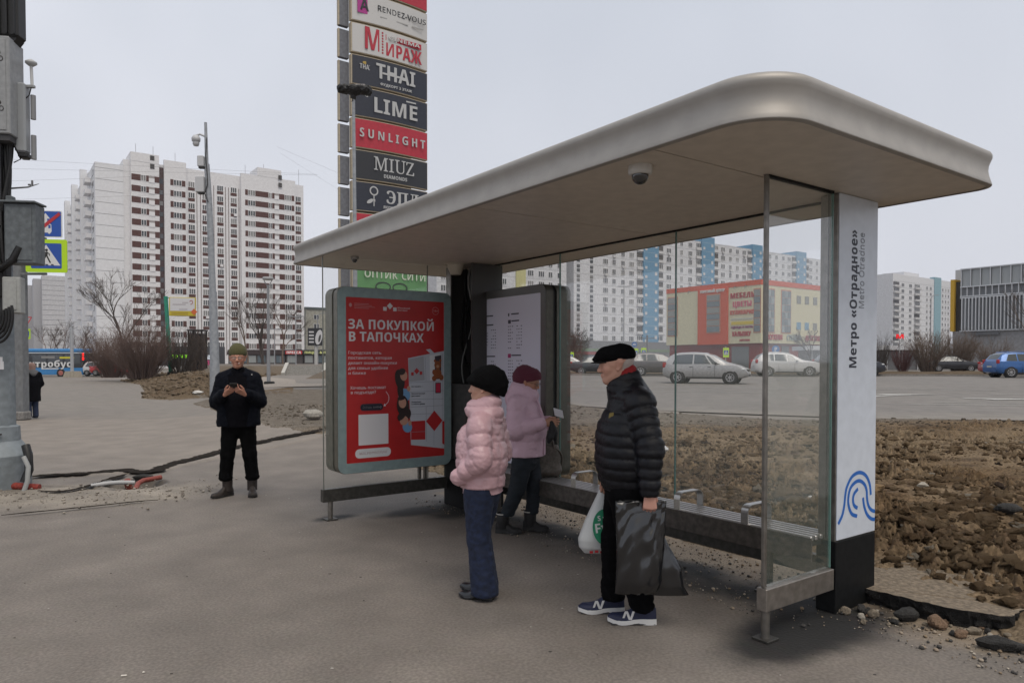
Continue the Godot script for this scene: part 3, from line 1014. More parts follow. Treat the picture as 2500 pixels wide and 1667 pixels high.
func lightbox_body(t: Node3D, w: float, h: float, frame_m: Material, body_m: Material, inset: Vector2) -> void:
	obj("front_box", MB.new().prism(rrect(w, h, 0.085, 8), -0.09, 0.0), body_m, t)
	obj("gasket", MB.new().prism(rrect(w - 0.03, h - 0.03, 0.075, 6), -0.135, -0.088), mat(lin(0.015, 0.015, 0.015), 0.6), t)
	obj("back_box", MB.new().prism(rrect(w, h, 0.085, 8), -0.31, -0.133), body_m, t)
	# the frame: a rounded ring with an opening
	var outer := rrect(w - 0.008, h - 0.008, 0.082, 8)
	var mb := MB.new()
	var inn := rrect(w - 2 * inset.x, h - 2 * inset.y, 0.012, 8)
	for i in outer.size():
		var j := (i + 1) % outer.size()
		mb.quad_out(Vector3(outer[i].x, outer[i].y, 0.006), Vector3(outer[j].x, outer[j].y, 0.006), Vector3(inn[j].x, inn[j].y, 0.006), Vector3(inn[i].x, inn[i].y, 0.006), Vector3.BACK)
		mb.quad_out(Vector3(inn[i].x, inn[i].y, 0.006), Vector3(inn[j].x, inn[j].y, 0.006), Vector3(inn[j].x, inn[j].y, 0.0), Vector3(inn[i].x, inn[i].y, 0.0), -Vector3(inn[i].x, inn[i].y, 0))
		mb.quad_out(Vector3(outer[i].x, outer[i].y, 0.006), Vector3(outer[j].x, outer[j].y, 0.006), Vector3(outer[j].x, outer[j].y, 0.0), Vector3(outer[i].x, outer[i].y, 0.0), Vector3(outer[i].x, outer[i].y, 0))
	obj("front_frame", mb, frame_m, t)

func lightboxes(_steel: Material) -> void:
	var body := mat(lin(0.20, 0.185, 0.15), 0.4, 0.6, {"g": 0.15, "gs": 1.0})
	var t := thing("advertising_lightbox", "light box with a red poster of a parcel locker on the shelter's far end wall", "light box", SH * Transform3D(Basis(), S(-0.09, 1.415, 4.385)))
	lightbox_body(t, 1.33, 1.90, mat(lin(0.27, 0.36, 0.37), 0.35, 0.1, {"g": 0.1, "gs": 1.0}), body, Vector2(0.092, 0.105))
	var W := 1.150
	var Hh := 1.692
	var red := mat(lin(0.47, 0.018, 0.018), 0.35, 0, {"g": 0.08, "gs": 0.5})
	var po := obj("poster", MB.new().box(Vector3(0, 0, 0.0012), Vector3(W, Hh, 0.002)), red, t)
	var P := func(a: float, b: float) -> Vector2: return Vector2((a - 0.5) * W, (0.5 - b) * Hh)
	var white := mat(lin(0.66, 0.66, 0.68), 0.4)
	var dark := mat(lin(0.015, 0.017, 0.03), 0.4)
	var tx := func(s: String, a: float, b: float, h: float, wide: float, bold := false, m: Material = white) -> void:
		var q: Vector2 = P.call(a, b)
		text(s, h, 0.001, m, po, Transform3D(Basis(), Vector3(q.x, q.y, 0.0034)), bold, 0, wide * W)
	tx.call("ЗА ПОКУПКОЙ", 0.018, 0.162, 0.098, 0.862, true)
	tx.call("В ТАПОЧКАХ", 0.018, 0.237, 0.098, 0.748, true)
	var ls := [["Городская сеть", 0.333, 0.315], ["постаматов, которая", 0.364, 0.42], ["делает онлайн-покупки", 0.395, 0.475], ["для семьи удобнее", 0.426, 0.385], ["и ближе", 0.456, 0.165]]
	for l in ls:
		tx.call(l[0], 0.02, l[1], 0.030, l[2])
	tx.call("Хочешь постамат", 0.04, 0.545, 0.031, 0.345)
	tx.call("в подъезде?", 0.042, 0.573, 0.031, 0.24)
	tx.call("Московский", 0.505, 0.052, 0.017, 0.125)
	tx.call("постамат", 0.505, 0.066, 0.017, 0.10)
	var pr := func(poly: PackedVector2Array, m: Material, z := 0.0024, called := "print") -> void: obj(called, flat(poly, z), m, po)
	for s in [[0.36, 0.062], [0.46, 0.062]]:
		pr.call(rrect(0.04, 0.04, 0.003, 2, P.call(s[0] + 0.018, s[1])), white)
	pr.call(ell(P.call(0.428, 0.043), Vector2(0.034, 0.034), 0, 4), white)
	for i in 4:
		pr.call(rect(P.call(0.08, 0).x, P.call(0, 0.036 + 0.009 * i).y, P.call(0.22 + 0.03 * (i % 3), 0).x, P.call(0, 0.039 + 0.009 * i).y), mat(lin(0.5, 0.2, 0.2), 0.4))
	pr.call(ell(P.call(0.045, 0.048), Vector2(0.016, 0.02)), mat(lin(0.5, 0.25, 0.25), 0.4))
	var rg := PackedVector2Array()
	for i in 25:
		rg.append(P.call(0.905, 0.06) + Vector2(cos(TAU * i / 24), sin(TAU * i / 24)) * 0.04)
	obj("print", ribbon(rg, 0.003, 0, 0.0034), mat(lin(0.6, 0.35, 0.35), 0.4), po)
	tx.call("16+", 0.878, 0.06, 0.024, 0.054, false, mat(lin(0.6, 0.35, 0.35), 0.4))
	var q0: Vector2 = P.call(0.245, 0.665)
	pr.call(rrect(0.255, 0.072, 0.034, 6, q0), dark)
	tx.call("Оставь заявку", 0.155, 0.665, 0.021, 0.185, true)
	obj("print", ribbon(PackedVector2Array([P.call(0.385, 0.572), P.call(0.412, 0.60), P.call(0.408, 0.635), P.call(0.372, 0.657)]), 0.005, 0, 0.0034), white, po)
	pr.call(PackedVector2Array([P.call(0.362, 0.662), P.call(0.372, 0.645), P.call(0.383, 0.662)]), white)
	pr.call(rrect(0.335, 0.315, 0.004, 2, P.call(0.262, 0.802)), white)      # the card, its code left off
	pr.call(rrect(0.40, 0.094, 0.044, 6, P.call(0.258, 0.945)), white)
	tx.call("MOS.RU/POSTAMAT", 0.122, 0.945, 0.024, 0.272, true, mat(lin(0.30, 0.02, 0.03), 0.4))
	# the locker picture
	var pale := mat(lin(0.50, 0.53, 0.58), 0.4)
	var grey := mat(lin(0.22, 0.25, 0.30), 0.4)
	pr.call(PackedVector2Array([P.call(0.64, 0.915), P.call(0.998, 0.955), P.call(0.998, 0.318), P.call(0.96, 0.322), P.call(0.612, 0.365)]), pale)
	pr.call(PackedVector2Array([P.call(0.64, 0.765), P.call(0.79, 0.765), P.call(0.79, 0.887), P.call(0.64, 0.882)]), red, 0.0042)
	pr.call(PackedVector2Array([P.call(0.84, 0.348), P.call(0.955, 0.335), P.call(0.96, 0.505), P.call(0.845, 0.512)]), mat(lin(0.66, 0.67, 0.69), 0.4), 0.0042)
	pr.call(PackedVector2Array([P.call(0.615, 0.372), P.call(0.775, 0.352), P.call(0.785, 0.505), P.call(0.62, 0.515)]), mat(lin(0.36, 0.37, 0.40), 0.4), 0.0042)
	for s in [[0.655, 0.465, 0.03], [0.745, 0.46, 0.03]]:
		pr.call(rrect(s[2], s[2] * 1.2, 0.002, 1, P.call(s[0], s[1])), red, 0.0060)
	pr.call(ell(P.call(0.70, 0.447), Vector2(0.032, 0.034), 0, 4), red, 0.0060)
	pr.call(ell(P.call(0.888, 0.77), Vector2(0.103, 0.112), 0, 4), red, 0.0062)
	for l in [[0.62, 0.52, 0.99, 0.512], [0.625, 0.58, 0.99, 0.575], [0.63, 0.625, 0.99, 0.63], [0.635, 0.675, 0.99, 0.672], [0.64, 0.72, 0.86, 0.722], [0.982, 0.335, 0.984, 0.95], [0.882, 0.512, 0.884, 0.93], [0.80, 0.675, 0.802, 0.90], [0.79, 0.355, 0.80, 0.51], [0.645, 0.833, 0.79, 0.835]]:
		obj("print", ribbon(PackedVector2Array([P.call(l[0], l[1]), P.call(l[2], l[3])]), 0.0035, 0, 0.0068), grey, po)
	pr.call(PackedVector2Array([P.call(0.975, 0.775), P.call(0.998, 0.775), P.call(0.998, 0.93), P.call(0.975, 0.92)]), red, 0.0072)
	pr.call(rrect(0.07, 0.115, 0.006, 2, P.call(0.93, 0.557)), dark, 0.0075)
	pr.call(rrect(0.055, 0.098, 0.004, 2, P.call(0.93, 0.557)), mat(lin(0.5, 0.02, 0.06), 0.4), 0.0092)
	for l in [["Все заказы —", 0.545, 0.12], ["Бесконтактная", 0.59, 0.14], ["доставка", 0.605, 0.09], ["Получение", 0.643, 0.10], ["в любое время", 0.657, 0.14]]:
		var q: Vector2 = P.call(0.645, l[1])
		text(l[0], 0.014, 0.001, dark, po, Transform3D(Basis(), Vector3(q.x, q.y, 0.0068)), true, 0, l[2] * W)
	pr.call(PackedVector2Array([P.call(0.80, 0.31), P.call(0.845, 0.305), P.call(0.895, 0.335), P.call(0.86, 0.342)]), pale, 0.0042)
	# a toy bear and three children looking round the locker's edge
	var fur := mat(lin(0.26, 0.075, 0.022), 0.6)
	var dark_bay := mat(lin(0.05, 0.04, 0.05), 0.5)
	pr.call(PackedVector2Array([P.call(0.895, 0.352), P.call(0.965, 0.345), P.call(0.965, 0.50), P.call(0.895, 0.502)]), dark_bay, 0.0060)
	for s in [[0.925, 0.41, 0.042, 0.046], [0.925, 0.465, 0.05, 0.052], [0.887, 0.495, 0.028, 0.03], [0.965, 0.49, 0.028, 0.032], [0.885, 0.455, 0.022, 0.03], [0.895, 0.382, 0.014, 0.016], [0.955, 0.38, 0.014, 0.016]]:
		pr.call(ell(P.call(s[0], s[1]), Vector2(s[2], s[3])), fur, 0.0078 + s[0] * 0.0004 + s[1] * 0.001)
	pr.call(ell(P.call(0.925, 0.418), Vector2(0.018, 0.016)), mat(lin(0.45, 0.25, 0.14), 0.6), 0.0105)
	var skin := mat(lin(0.5, 0.27, 0.19), 0.5)
	var hair := mat(lin(0.025, 0.014, 0.012), 0.5)
	var shirt := mat(lin(0.16, 0.33, 0.55), 0.5)
	var sets := [
		[[[0.57, 0.60], 0.07, 0.075, 0, shirt], [[0.525, 0.50], 0.055, 0.11, 0.2, hair], [[0.53, 0.57], 0.035, 0.09, 0.1, hair], [[0.565, 0.475], 0.042, 0.055, 0.1, skin], [[0.545, 0.45], 0.045, 0.035, 0.3, hair], [[0.615, 0.558], 0.02, 0.03, 0, skin]],
		[[[0.555, 0.665], 0.072, 0.11, 0.1, hair], [[0.60, 0.715], 0.045, 0.06, 0, hair], [[0.55, 0.645], 0.045, 0.058, 0.15, skin], [[0.54, 0.615], 0.048, 0.024, 0.2, hair]],
		[[[0.60, 0.80], 0.055, 0.06, 0.6, shirt], [[0.545, 0.735], 0.055, 0.05, 0.3, hair], [[0.565, 0.758], 0.05, 0.05, 0.5, skin], [[0.54, 0.737], 0.05, 0.022, 0.6, hair], [[0.625, 0.775], 0.02, 0.03, 0, skin]]]
	var z := 0.0042
	for st in sets:
		for s in st:
			pr.call(ell(P.call(s[0][0], s[0][1]), Vector2(s[1], s[2]), s[3]), s[4], z)
			z += 0.0004
	# the timetable box on the back glass
	var b2 := mat(lin(0.10, 0.095, 0.078), 0.4, 0.6, {"g": 0.15, "gs": 1.0})
	t = thing("timetable_lightbox", "light box with bus timetables on the glass back wall beside the corner column", "light box", SH * Transform3D(Basis(Vector3.UP, -PI / 2), S(0.795, 1.415, 3.60)))
	lightbox_body(t, 1.26, 1.90, mat(lin(0.14, 0.14, 0.135), 0.4, 0.5), b2, Vector2(0.082, 0.085))
	W = 1.10
	Hh = 1.73
	var sheet := mat(lin(0.60, 0.60, 0.70), 0.35)
	po = obj("timetable_sheet", MB.new().box(Vector3(0, 0, 0.0012), Vector3(W, Hh, 0.002)), sheet, t)
	P = func(a: float, b: float) -> Vector2: return Vector2((a - 0.5) * W, (0.5 - b) * Hh)
	var ink := mat(lin(0.05, 0.05, 0.07), 0.5)
	var soft := mat(lin(0.16, 0.16, 0.21), 0.5)
	var heads := MB.new()
	var rows := MB.new()
	for c in [[0.08, [0.155, 0.35, 0.51], [7, 5, 8]], [0.5, [0.14, 0.345, 0.56], [8, 8, 3]]]:
		for k in 3:
			var b: float = c[1][k]
			heads.prism(rect(P.call(c[0], 0).x, P.call(0, b + 0.022).y, P.call(c[0] + 0.045, 0).x, P.call(0, b).y), 0.0024, 0.0036)
			heads.prism(rect(P.call(c[0] + 0.055, 0).x, P.call(0, b + 0.011).y, P.call(c[0] + 0.055 + 0.12 + 0.03 * (k % 2), 0).x, P.call(0, b + 0.003).y), 0.0024, 0.0036)
			for rI in c[2][k]:
				var y: float = b + 0.036 + rI * 0.0185
				for cc in [0.0, 0.028, 0.06, 0.135, 0.165, 0.20]:
					if rng.randf() < 0.85:
						rows.prism(rect(P.call(c[0] + cc, 0).x, P.call(0, y + 0.006).y, P.call(c[0] + cc + rng.randf_range(0.012, 0.022), 0).x, P.call(0, y).y), 0.0024, 0.0034)
		for k in 3:
			rows.prism(rect(P.call(c[0] + 0.13 * k, 0).x, P.call(0, 0.706).y, P.call(c[0] + 0.13 * k + 0.05, 0).x, P.call(0, 0.695).y), 0.0024, 0.0034)
		heads.prism(rect(P.call(c[0], 0).x, P.call(0, 0.118).y, P.call(c[0] + 0.02, 0).x, P.call(0, 0.10).y), 0.0024, 0.0036)
		heads.prism(rect(P.call(c[0] + 0.05, 0).x, P.call(0, 0.110).y, P.call(c[0] + 0.17, 0).x, P.call(0, 0.102).y), 0.0024, 0.0036)
	obj("print", heads, ink, po)
	obj("print", rows, soft, po)
	obj("print", flat(rect(P.call(0.5, 0).x, P.call(0, 0.367).y, P.call(0.545, 0).x, P.call(0, 0.343).y), 0.0038), mat(lin(0.35, 0.04, 0.15), 0.5), po)
	obj("print", flat(rect(P.call(0.08, 0).x, P.call(0, 0.98).y, P.call(0.47, 0).x, P.call(0, 0.735).y), 0.0024), mat(lin(0.06, 0.24, 0.45), 0.5), po)
	obj("print", flat(rect(P.call(0.5, 0).x, P.call(0, 0.90).y, P.call(0.62, 0).x, P.call(0, 0.80).y), 0.0024), mat(lin(0.03, 0.13, 0.4), 0.5), po)
	obj("print", flat(rect(P.call(0.53, 0).x, P.call(0, 0.753).y, P.call(0.62, 0).x, P.call(0, 0.745).y), 0.0024), ink, po)

class Field:   # tapered capsules joined by a smooth minimum, meshed as surface nets
	var a := PackedVector3Array()
	var b := PackedVector3Array()
	var ra := PackedFloat32Array()
	var rb := PackedFloat32Array()
	var k := PackedFloat32Array()
	var sc := PackedVector3Array()
	var s0 := PackedFloat32Array()
	var cuts := []        # [normal, d]: what lies beyond is cut away
	func add(p: Vector3, q: Vector3, r: float, s := -1.0, kk := 0.03, scale := Vector3.ONE, start := 0.0) -> void:
		a.append(p)
		b.append(q)
		ra.append(r)
		rb.append(r if s < 0 else s)
		k.append(kk)
		sc.append(scale)
		s0.append(start)
	func chain(pts: Array, rs: Array, kk := 0.03, scale := Vector3.ONE) -> void:
		var s := 0.0
		for i in pts.size() - 1:
			add(pts[i], pts[i + 1], rs[i], rs[i + 1], kk, scale, s)
			s += (pts[i + 1] - pts[i]).length()
	func one(i: int, p: Vector3) -> float:
		var A := a[i]
		var e := b[i] - A
		var w := 1.0
		if sc[i] != Vector3.ONE:
			var m := A + e * 0.5
			p = m + (p - m) / sc[i]
			w = minf(sc[i].x, minf(sc[i].y, sc[i].z))
		var l := e.length_squared()
		var t := clampf((p - A).dot(e) / l, 0.0, 1.0) if l > 1e-12 else 0.0
		return (p.distance_to(A + e * t) - lerpf(ra[i], rb[i], t)) * w
	func along(i: int, p: Vector3) -> float:
		var e := b[i] - a[i]
		var l := e.length_squared()
		return s0[i] + (clampf((p - a[i]).dot(e) / l, 0.0, 1.0) * sqrt(l) if l > 1e-12 else 0.0)
	func at(p: Vector3, list: PackedInt32Array) -> float:
		var d := 1e9
		for i in list:
			var x := one(i, p)
			var kk := k[i]
			var h := maxf(kk - absf(d - x), 0.0) / kk
			d = minf(d, x) - h * h * kk * 0.25
		for c in cuts:
			d = maxf(d, p.dot(c[0]) - c[1])
		return d
	func mesh(cell: float, disp = null, colour = null, into: MB = null) -> MB:
		var lo := Vector3.ONE * 1e9
		var hi := -lo
		var kmax := 0.0
		for i in a.size():
			var r := maxf(ra[i], rb[i]) * maxf(1.0, maxf(sc[i].x, maxf(sc[i].y, sc[i].z))) + 2 * cell
			lo = lo.min(a[i] - Vector3.ONE * r).min(b[i] - Vector3.ONE * r)
			hi = hi.max(a[i] + Vector3.ONE * r).max(b[i] + Vector3.ONE * r)
			if sc[i] != Vector3.ONE:
				var m := (a[i] + b[i]) / 2
				lo = lo.min(m + (a[i] - m) * sc[i] - Vector3.ONE * r).min(m + (b[i] - m) * sc[i] - Vector3.ONE * r)
				hi = hi.max(m + (a[i] - m) * sc[i] + Vector3.ONE * r).max(m + (b[i] - m) * sc[i] + Vector3.ONE * r)
			kmax = maxf(kmax, k[i])
		var nb := Vector3i(((hi - lo) / (cell * 4)).ceil())
		var n := nb * 4 + Vector3i.ONE
		var val := PackedFloat32Array()
		val.resize(n.x * n.y * n.z)
		val.fill(1e9)
		var cellv := PackedInt32Array()
		cellv.resize(n.x * n.y * n.z)
		cellv.fill(-1)
		var act := []
		var half := cell * 4 * 0.87
		var all := PackedInt32Array(range(a.size()))
		var ds := PackedFloat32Array()
		ds.resize(a.size())
		for bz in nb.z:
			for by in nb.y:
				for bx in nb.x:
					var c := lo + Vector3(bx + 0.5, by + 0.5, bz + 0.5) * cell * 4
					var m := 1e9
					for i in all:
						ds[i] = one(i, c)
						m = minf(m, ds[i])
					if m > half + kmax * 0.5 or m < -half * 1.6 - kmax and cuts.is_empty():
						continue
					var list := PackedInt32Array()
					for i in all:
						if ds[i] < m + half * 2 + kmax:
							list.append(i)
					act.append(Vector3i(bx, by, bz))
					for z in 5:
						for y in 5:
							var row := ((bz * 4 + z) * n.y + by * 4 + y) * n.x + bx * 4
							for x in 5:
								if val[row + x] > 1e8:
									val[row + x] = at(lo + Vector3(bx * 4 + x, by * 4 + y, bz * 4 + z) * cell, list)
		var vs := PackedVector3Array()
		var st := [1, n.x, n.x * n.y]
		var off := PackedInt32Array()
		var offv := PackedVector3Array()
		for q in 8:
			off.append((q & 1) * st[0] + ((q >> 1) & 1) * st[1] + ((q >> 2) & 1) * st[2])
			offv.append(Vector3(q & 1, (q >> 1) & 1, (q >> 2) & 1))
		var edges := [[0, 1], [2, 3], [4, 5], [6, 7], [0, 2], [1, 3], [4, 6], [5, 7], [0, 4], [1, 5], [2, 6], [3, 7]]
		var used := []
		for blk in act:
			for z in 4:
				for y in 4:
					for x in 4:
						var i: int = ((blk.z * 4 + z) * n.y + blk.y * 4 + y) * n.x + blk.x * 4 + x
						var neg := 0
						for q in 8:
							if val[i + off[q]] < 0.0:
								neg += 1
						if neg == 0 or neg == 8:
							continue
						var s := Vector3.ZERO
						var cnt := 0
						for e in edges:
							var p := val[i + off[e[0]]]
							var r := val[i + off[e[1]]]
							if (p < 0.0) != (r < 0.0):
								s += offv[e[0]].lerp(offv[e[1]], p / (p - r))
								cnt += 1
						cellv[i] = vs.size()
						used.append(i)
						vs.append(lo + (Vector3(blk.x * 4 + x, blk.y * 4 + y, blk.z * 4 + z) + s / cnt) * cell)
		var tris := PackedInt32Array()
		for i: int in used:
			var v0 := val[i]
			for ax in 3:
				var v1: float = val[i + st[ax]]
				if (v0 < 0.0) == (v1 < 0.0):
					continue
				var sb: int = st[(ax + 1) % 3]
				var sd: int = st[(ax + 2) % 3]
				if i - sb - sd < 0:
					continue
				var q0 := cellv[i - sb - sd]
				var q1 := cellv[i - sd]
				var q2 := cellv[i]
				var q3 := cellv[i - sb]
				if q0 < 0 or q1 < 0 or q3 < 0:
					continue
				if v0 < 0.0:
					tris.append_array([q0, q2, q1, q0, q3, q2])
				else:
					tris.append_array([q0, q1, q2, q0, q2, q3])
		if disp != null:
			var nn := PackedVector3Array()
			nn.resize(vs.size())
			for t in range(0, tris.size(), 3):
				var f := (vs[tris[t + 2]] - vs[tris[t]]).cross(vs[tris[t + 1]] - vs[tris[t]])
				nn[tris[t]] += f
				nn[tris[t + 1]] += f
				nn[tris[t + 2]] += f
			for i in vs.size():
				var best := 0
				var bd := 1e9
				for j in all:
					var d := one(j, vs[i])
					if d < bd:
						bd = d
						best = j
				var nv := nn[i].normalized()
				vs[i] += nv * float(disp.call(vs[i], nv, best, along(best, vs[i])))
		var cols := PackedColorArray()
		if colour != null:
			for p in vs:
				cols.append(colour.call(p))
		var mb := into if into else MB.new()
		return mb.smooth(vs, tris, cols)

func V3(x: float, y: float, z: float) -> Vector3:
	return Vector3(x, y, z)

func add_head(f: Field, t: Transform3D, s := 1.0, full := 1.0) -> void:
	var A := func(p: Vector3, q: Vector3, r: float, r2: float, kk := 0.02, sc := Vector3.ONE) -> void: f.add(t * (p * s), t * (q * s), r * s, r2 * s, kk * s, sc)
	A.call(V3(0, 0.03, -0.028), V3(0, 0.03, 0.012), 0.082, 0.08, 0.03)
	A.call(V3(0, -0.01, 0.03), V3(0, -0.062, 0.044), 0.064, 0.047 * full, 0.04)
	A.call(V3(0.042, -0.055, 0.012), V3(0.012, -0.098, 0.062), 0.022 * full, 0.02, 0.03)
	A.call(V3(-0.042, -0.055, 0.012), V3(-0.012, -0.098, 0.062), 0.022 * full, 0.02, 0.03)
	A.call(V3(0, -0.098, 0.068), V3(0, -0.095, 0.068), 0.019, 0.019, 0.02)
	A.call(V3(0, 0.012, 0.088), V3(0, -0.032, 0.112), 0.009, 0.012, 0.016)
	for q in [1.0, -1.0]:
		A.call(V3(0.011 * q, -0.036, 0.102), V3(0.009 * q, -0.036, 0.104), 0.009, 0.009, 0.010)
		A.call(V3(0.046 * q, 0.02, 0.07), V3(0.014 * q, 0.017, 0.086), 0.011, 0.011, 0.014)
		A.call(V3(0.040 * q, -0.03, 0.064), V3(0.036 * q, -0.04, 0.066), 0.024 * full, 0.022 * full, 0.02)
		A.call(V3(0.020 * q, -0.064, 0.086), V3(0.003 * q, -0.061, 0.095), 0.006, 0.007, 0.008)
		A.call(V3(0.017 * q, -0.071, 0.086), V3(0.003 * q, -0.073, 0.093), 0.006, 0.007, 0.007)
		# ear: a rim round a bowl
		A.call(V3(0.076 * q, -0.012, -0.006), V3(0.082 * q, 0.012, -0.012), 0.013, 0.016, 0.01)
		var rim := [V3(0.078, -0.036, 0.006), V3(0.082, -0.018, -0.014), V3(0.087, 0.008, -0.026), V3(0.088, 0.026, -0.018), V3(0.084, 0.028, -0.002), V3(0.08, 0.014, 0.008)]
		for i in 5:
			A.call(V3(rim[i].x * q, rim[i].y, rim[i].z), V3(rim[i + 1].x * q, rim[i + 1].y, rim[i + 1].z), 0.0055, 0.006, 0.005)
		A.call(V3(0.078 * q, -0.034, 0.004), V3(0.078 * q, -0.03, 0.002), 0.008, 0.008, 0.008)
	A.call(V3(0, -0.06, -0.018), V3(0, -0.20, -0.035), 0.056, 0.062, 0.03)

func add_hand(f: Field, t: Transform3D, side: float, curl: Array, thumb := 0.3, spread := 0.06) -> void:
	# y runs to the fingertips, z is the palm side, the thumb is on the x*side edge
	var bx := [0.030, 0.010, -0.010, -0.029]
	var ln := [0.068, 0.078, 0.072, 0.056]
	f.add(t * V3(0, -0.05, -0.002), t * V3(0, 0.01, 0), 0.026, 0.026, 0.02, Vector3.ONE)
	for i in 4:
		var base := V3(bx[i] * side, 0.088 - 0.004 * absf(i - 1.2), 0)
		f.add(t * V3(bx[i] * side * 0.6, 0.012, 0), t * base, 0.015, 0.0125, 0.012)
		var p := base
		var a := 0.0
		var r := 0.0095 if i < 3 else 0.0085
		for j in 3:
			a += curl[i] * [0.8, 1.1, 0.8][j]
			var l: float = ln[i] * [0.46, 0.30, 0.24][j]
			var d := V3(sin(spread * (1.2 - i)) * side * cos(a), cos(a), sin(a)).normalized()
			var q := p + d * l
			f.add(t * p, t * q, r, r * 0.9, 0.004)
			r *= 0.9
			p = q
	var p0 := V3(0.018 * side, 0.015, 0.006)
	var p1 := V3(0.042 * side, 0.045, 0.014 + thumb * 0.02)
	var p2 := p1 + V3(0.012 * side * (1.0 - thumb), 0.030, 0.012 * thumb * 2.0)
	var p3 := p2 + V3(0.002 * side * (1.0 - 2.0 * thumb), 0.024, 0.010 * thumb * 2.0)
	f.add(t * p0, t * p1, 0.017, 0.0125, 0.014)
	f.add(t * p1, t * p2, 0.0115, 0.010, 0.005)
	f.add(t * p2, t * p3, 0.010, 0.0085, 0.005)

func skin_mat() -> Material:
	return mat(Color.WHITE, 0.55, 0, {"vc": true, "spec": 0.4})

func body_of(p: Node3D, ht: Transform3D, hs: float, bones: Field, hands: Array, colour, head_cell := 0.0045) -> MeshInstance3D:
	# one skin: head and neck, the trunk and limbs under the clothes, and the hands
	var mb := MB.new()
	var f := Field.new()
	add_head(f, ht, hs)
	f.mesh(head_cell, null, func(q: Vector3) -> Color: return colour.call(ht.affine_inverse() * q / hs), mb)
	bones.mesh(0.028, null, func(_q: Vector3) -> Color: return Color(0.40, 0.23, 0.16), mb)
	for h in hands:
		var g := Field.new()
		add_hand(g, h[0], h[1], h[2], h[3])
		g.mesh(0.0042, null, func(_q: Vector3) -> Color: return h[4] if h.size() > 4 else Color(0.42, 0.22, 0.16), mb)
	var o := obj("body", mb, skin_mat(), p)
	# eyes
	for q in [1.0, -1.0]:
		var e := obj("eye", MB.new().ball(Vector3.ZERO, Vector3.ONE * 0.0115 * hs, 12), mat(lin(0.55, 0.52, 0.48), 0.2), p, ht * (V3(0.030 * q, 0.003, 0.0745) * hs))
		obj("iris", MB.new().ball(Vector3.ZERO, Vector3(0.0055, 0.0055, 0.004) * hs, 10), mat(lin(0.04, 0.03, 0.025), 0.15), e, ht.basis * V3(0, 0.0, 0.0095) * hs)
		var br := MB.new()
		br.tube(PackedVector3Array([ht * (V3(0.048 * q, 0.021, 0.078) * hs), ht * (V3(0.032 * q, 0.027, 0.092) * hs), ht * (V3(0.014 * q, 0.022, 0.097) * hs)]), PackedFloat32Array([0.002, 0.0035, 0.003]), 6)
		obj("eyebrow", br, mat(lin(0.10, 0.075, 0.055), 0.8), p)
	return o

func face_colour(q: Vector3, base: Color, hair := Color.TRANSPARENT, hair_line := 0.0) -> Color:
	var c := base
	c = c.lerp(Color(0.40, 0.13, 0.10), 0.55 * exp(-q.distance_squared_to(V3(0, -0.067, 0.095)) / 0.00022))   # lips
	for s in [1.0, -1.0]:
		c = c.lerp(Color(0.46, 0.18, 0.13), 0.30 * exp(-q.distance_squared_to(V3(0.042 * s, -0.03, 0.08)) / 0.0008))
		c = c.lerp(Color(0.40, 0.17, 0.12), 0.35 * exp(-q.distance_squared_to(V3(0.084 * s, 0.0, -0.01)) / 0.0008))
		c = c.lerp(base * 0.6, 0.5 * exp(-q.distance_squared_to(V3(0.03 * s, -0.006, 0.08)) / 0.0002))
	if hair.a > 0.0 and q.y > -0.09 and q.z < -0.022 - 0.6 * (q.y + 0.02) * 0.3 and absf(q.x) < 0.079:
		c = c.lerp(hair, smoothstep(-0.018, -0.035, q.z) * hair_line)
	return c

func arm_bones(f: Field, sh: Vector3, el: Vector3, wr: Vector3) -> void:
	f.add(sh, el, 0.05, 0.04, 0.03)
	f.add(el, wr, 0.04, 0.028, 0.03)

func leg_bones(f: Field, hip: Vector3, kn: Vector3, an: Vector3) -> void:
	f.add(hip, kn, 0.05, 0.034, 0.04)
	f.add(kn, an, 0.034, 0.026, 0.03)

func trunk_bones(f: Field, hips: Vector3, chest: Vector3, neck: Vector3) -> void:
	f.add(hips, chest, 0.10, 0.11, 0.06)
	f.add(chest, neck, 0.09, 0.05, 0.05)

func folds(p: Vector3, f: float, amp: float) -> float:
	return amp * (wob.get_noise_3d(p.x * f, p.y * f * 1.6, p.z * f) + 0.5 * wob.get_noise_3d(p.x * f * 2.3 + 9, p.y * f * 3.4, p.z * f * 2.3))

func quilt(s: float, period: float) -> float:
	var q := fposmod(s / period, 1.0) * 2.0 - 1.0
	return sqrt(maxf(0.0, 1.0 - q * q))

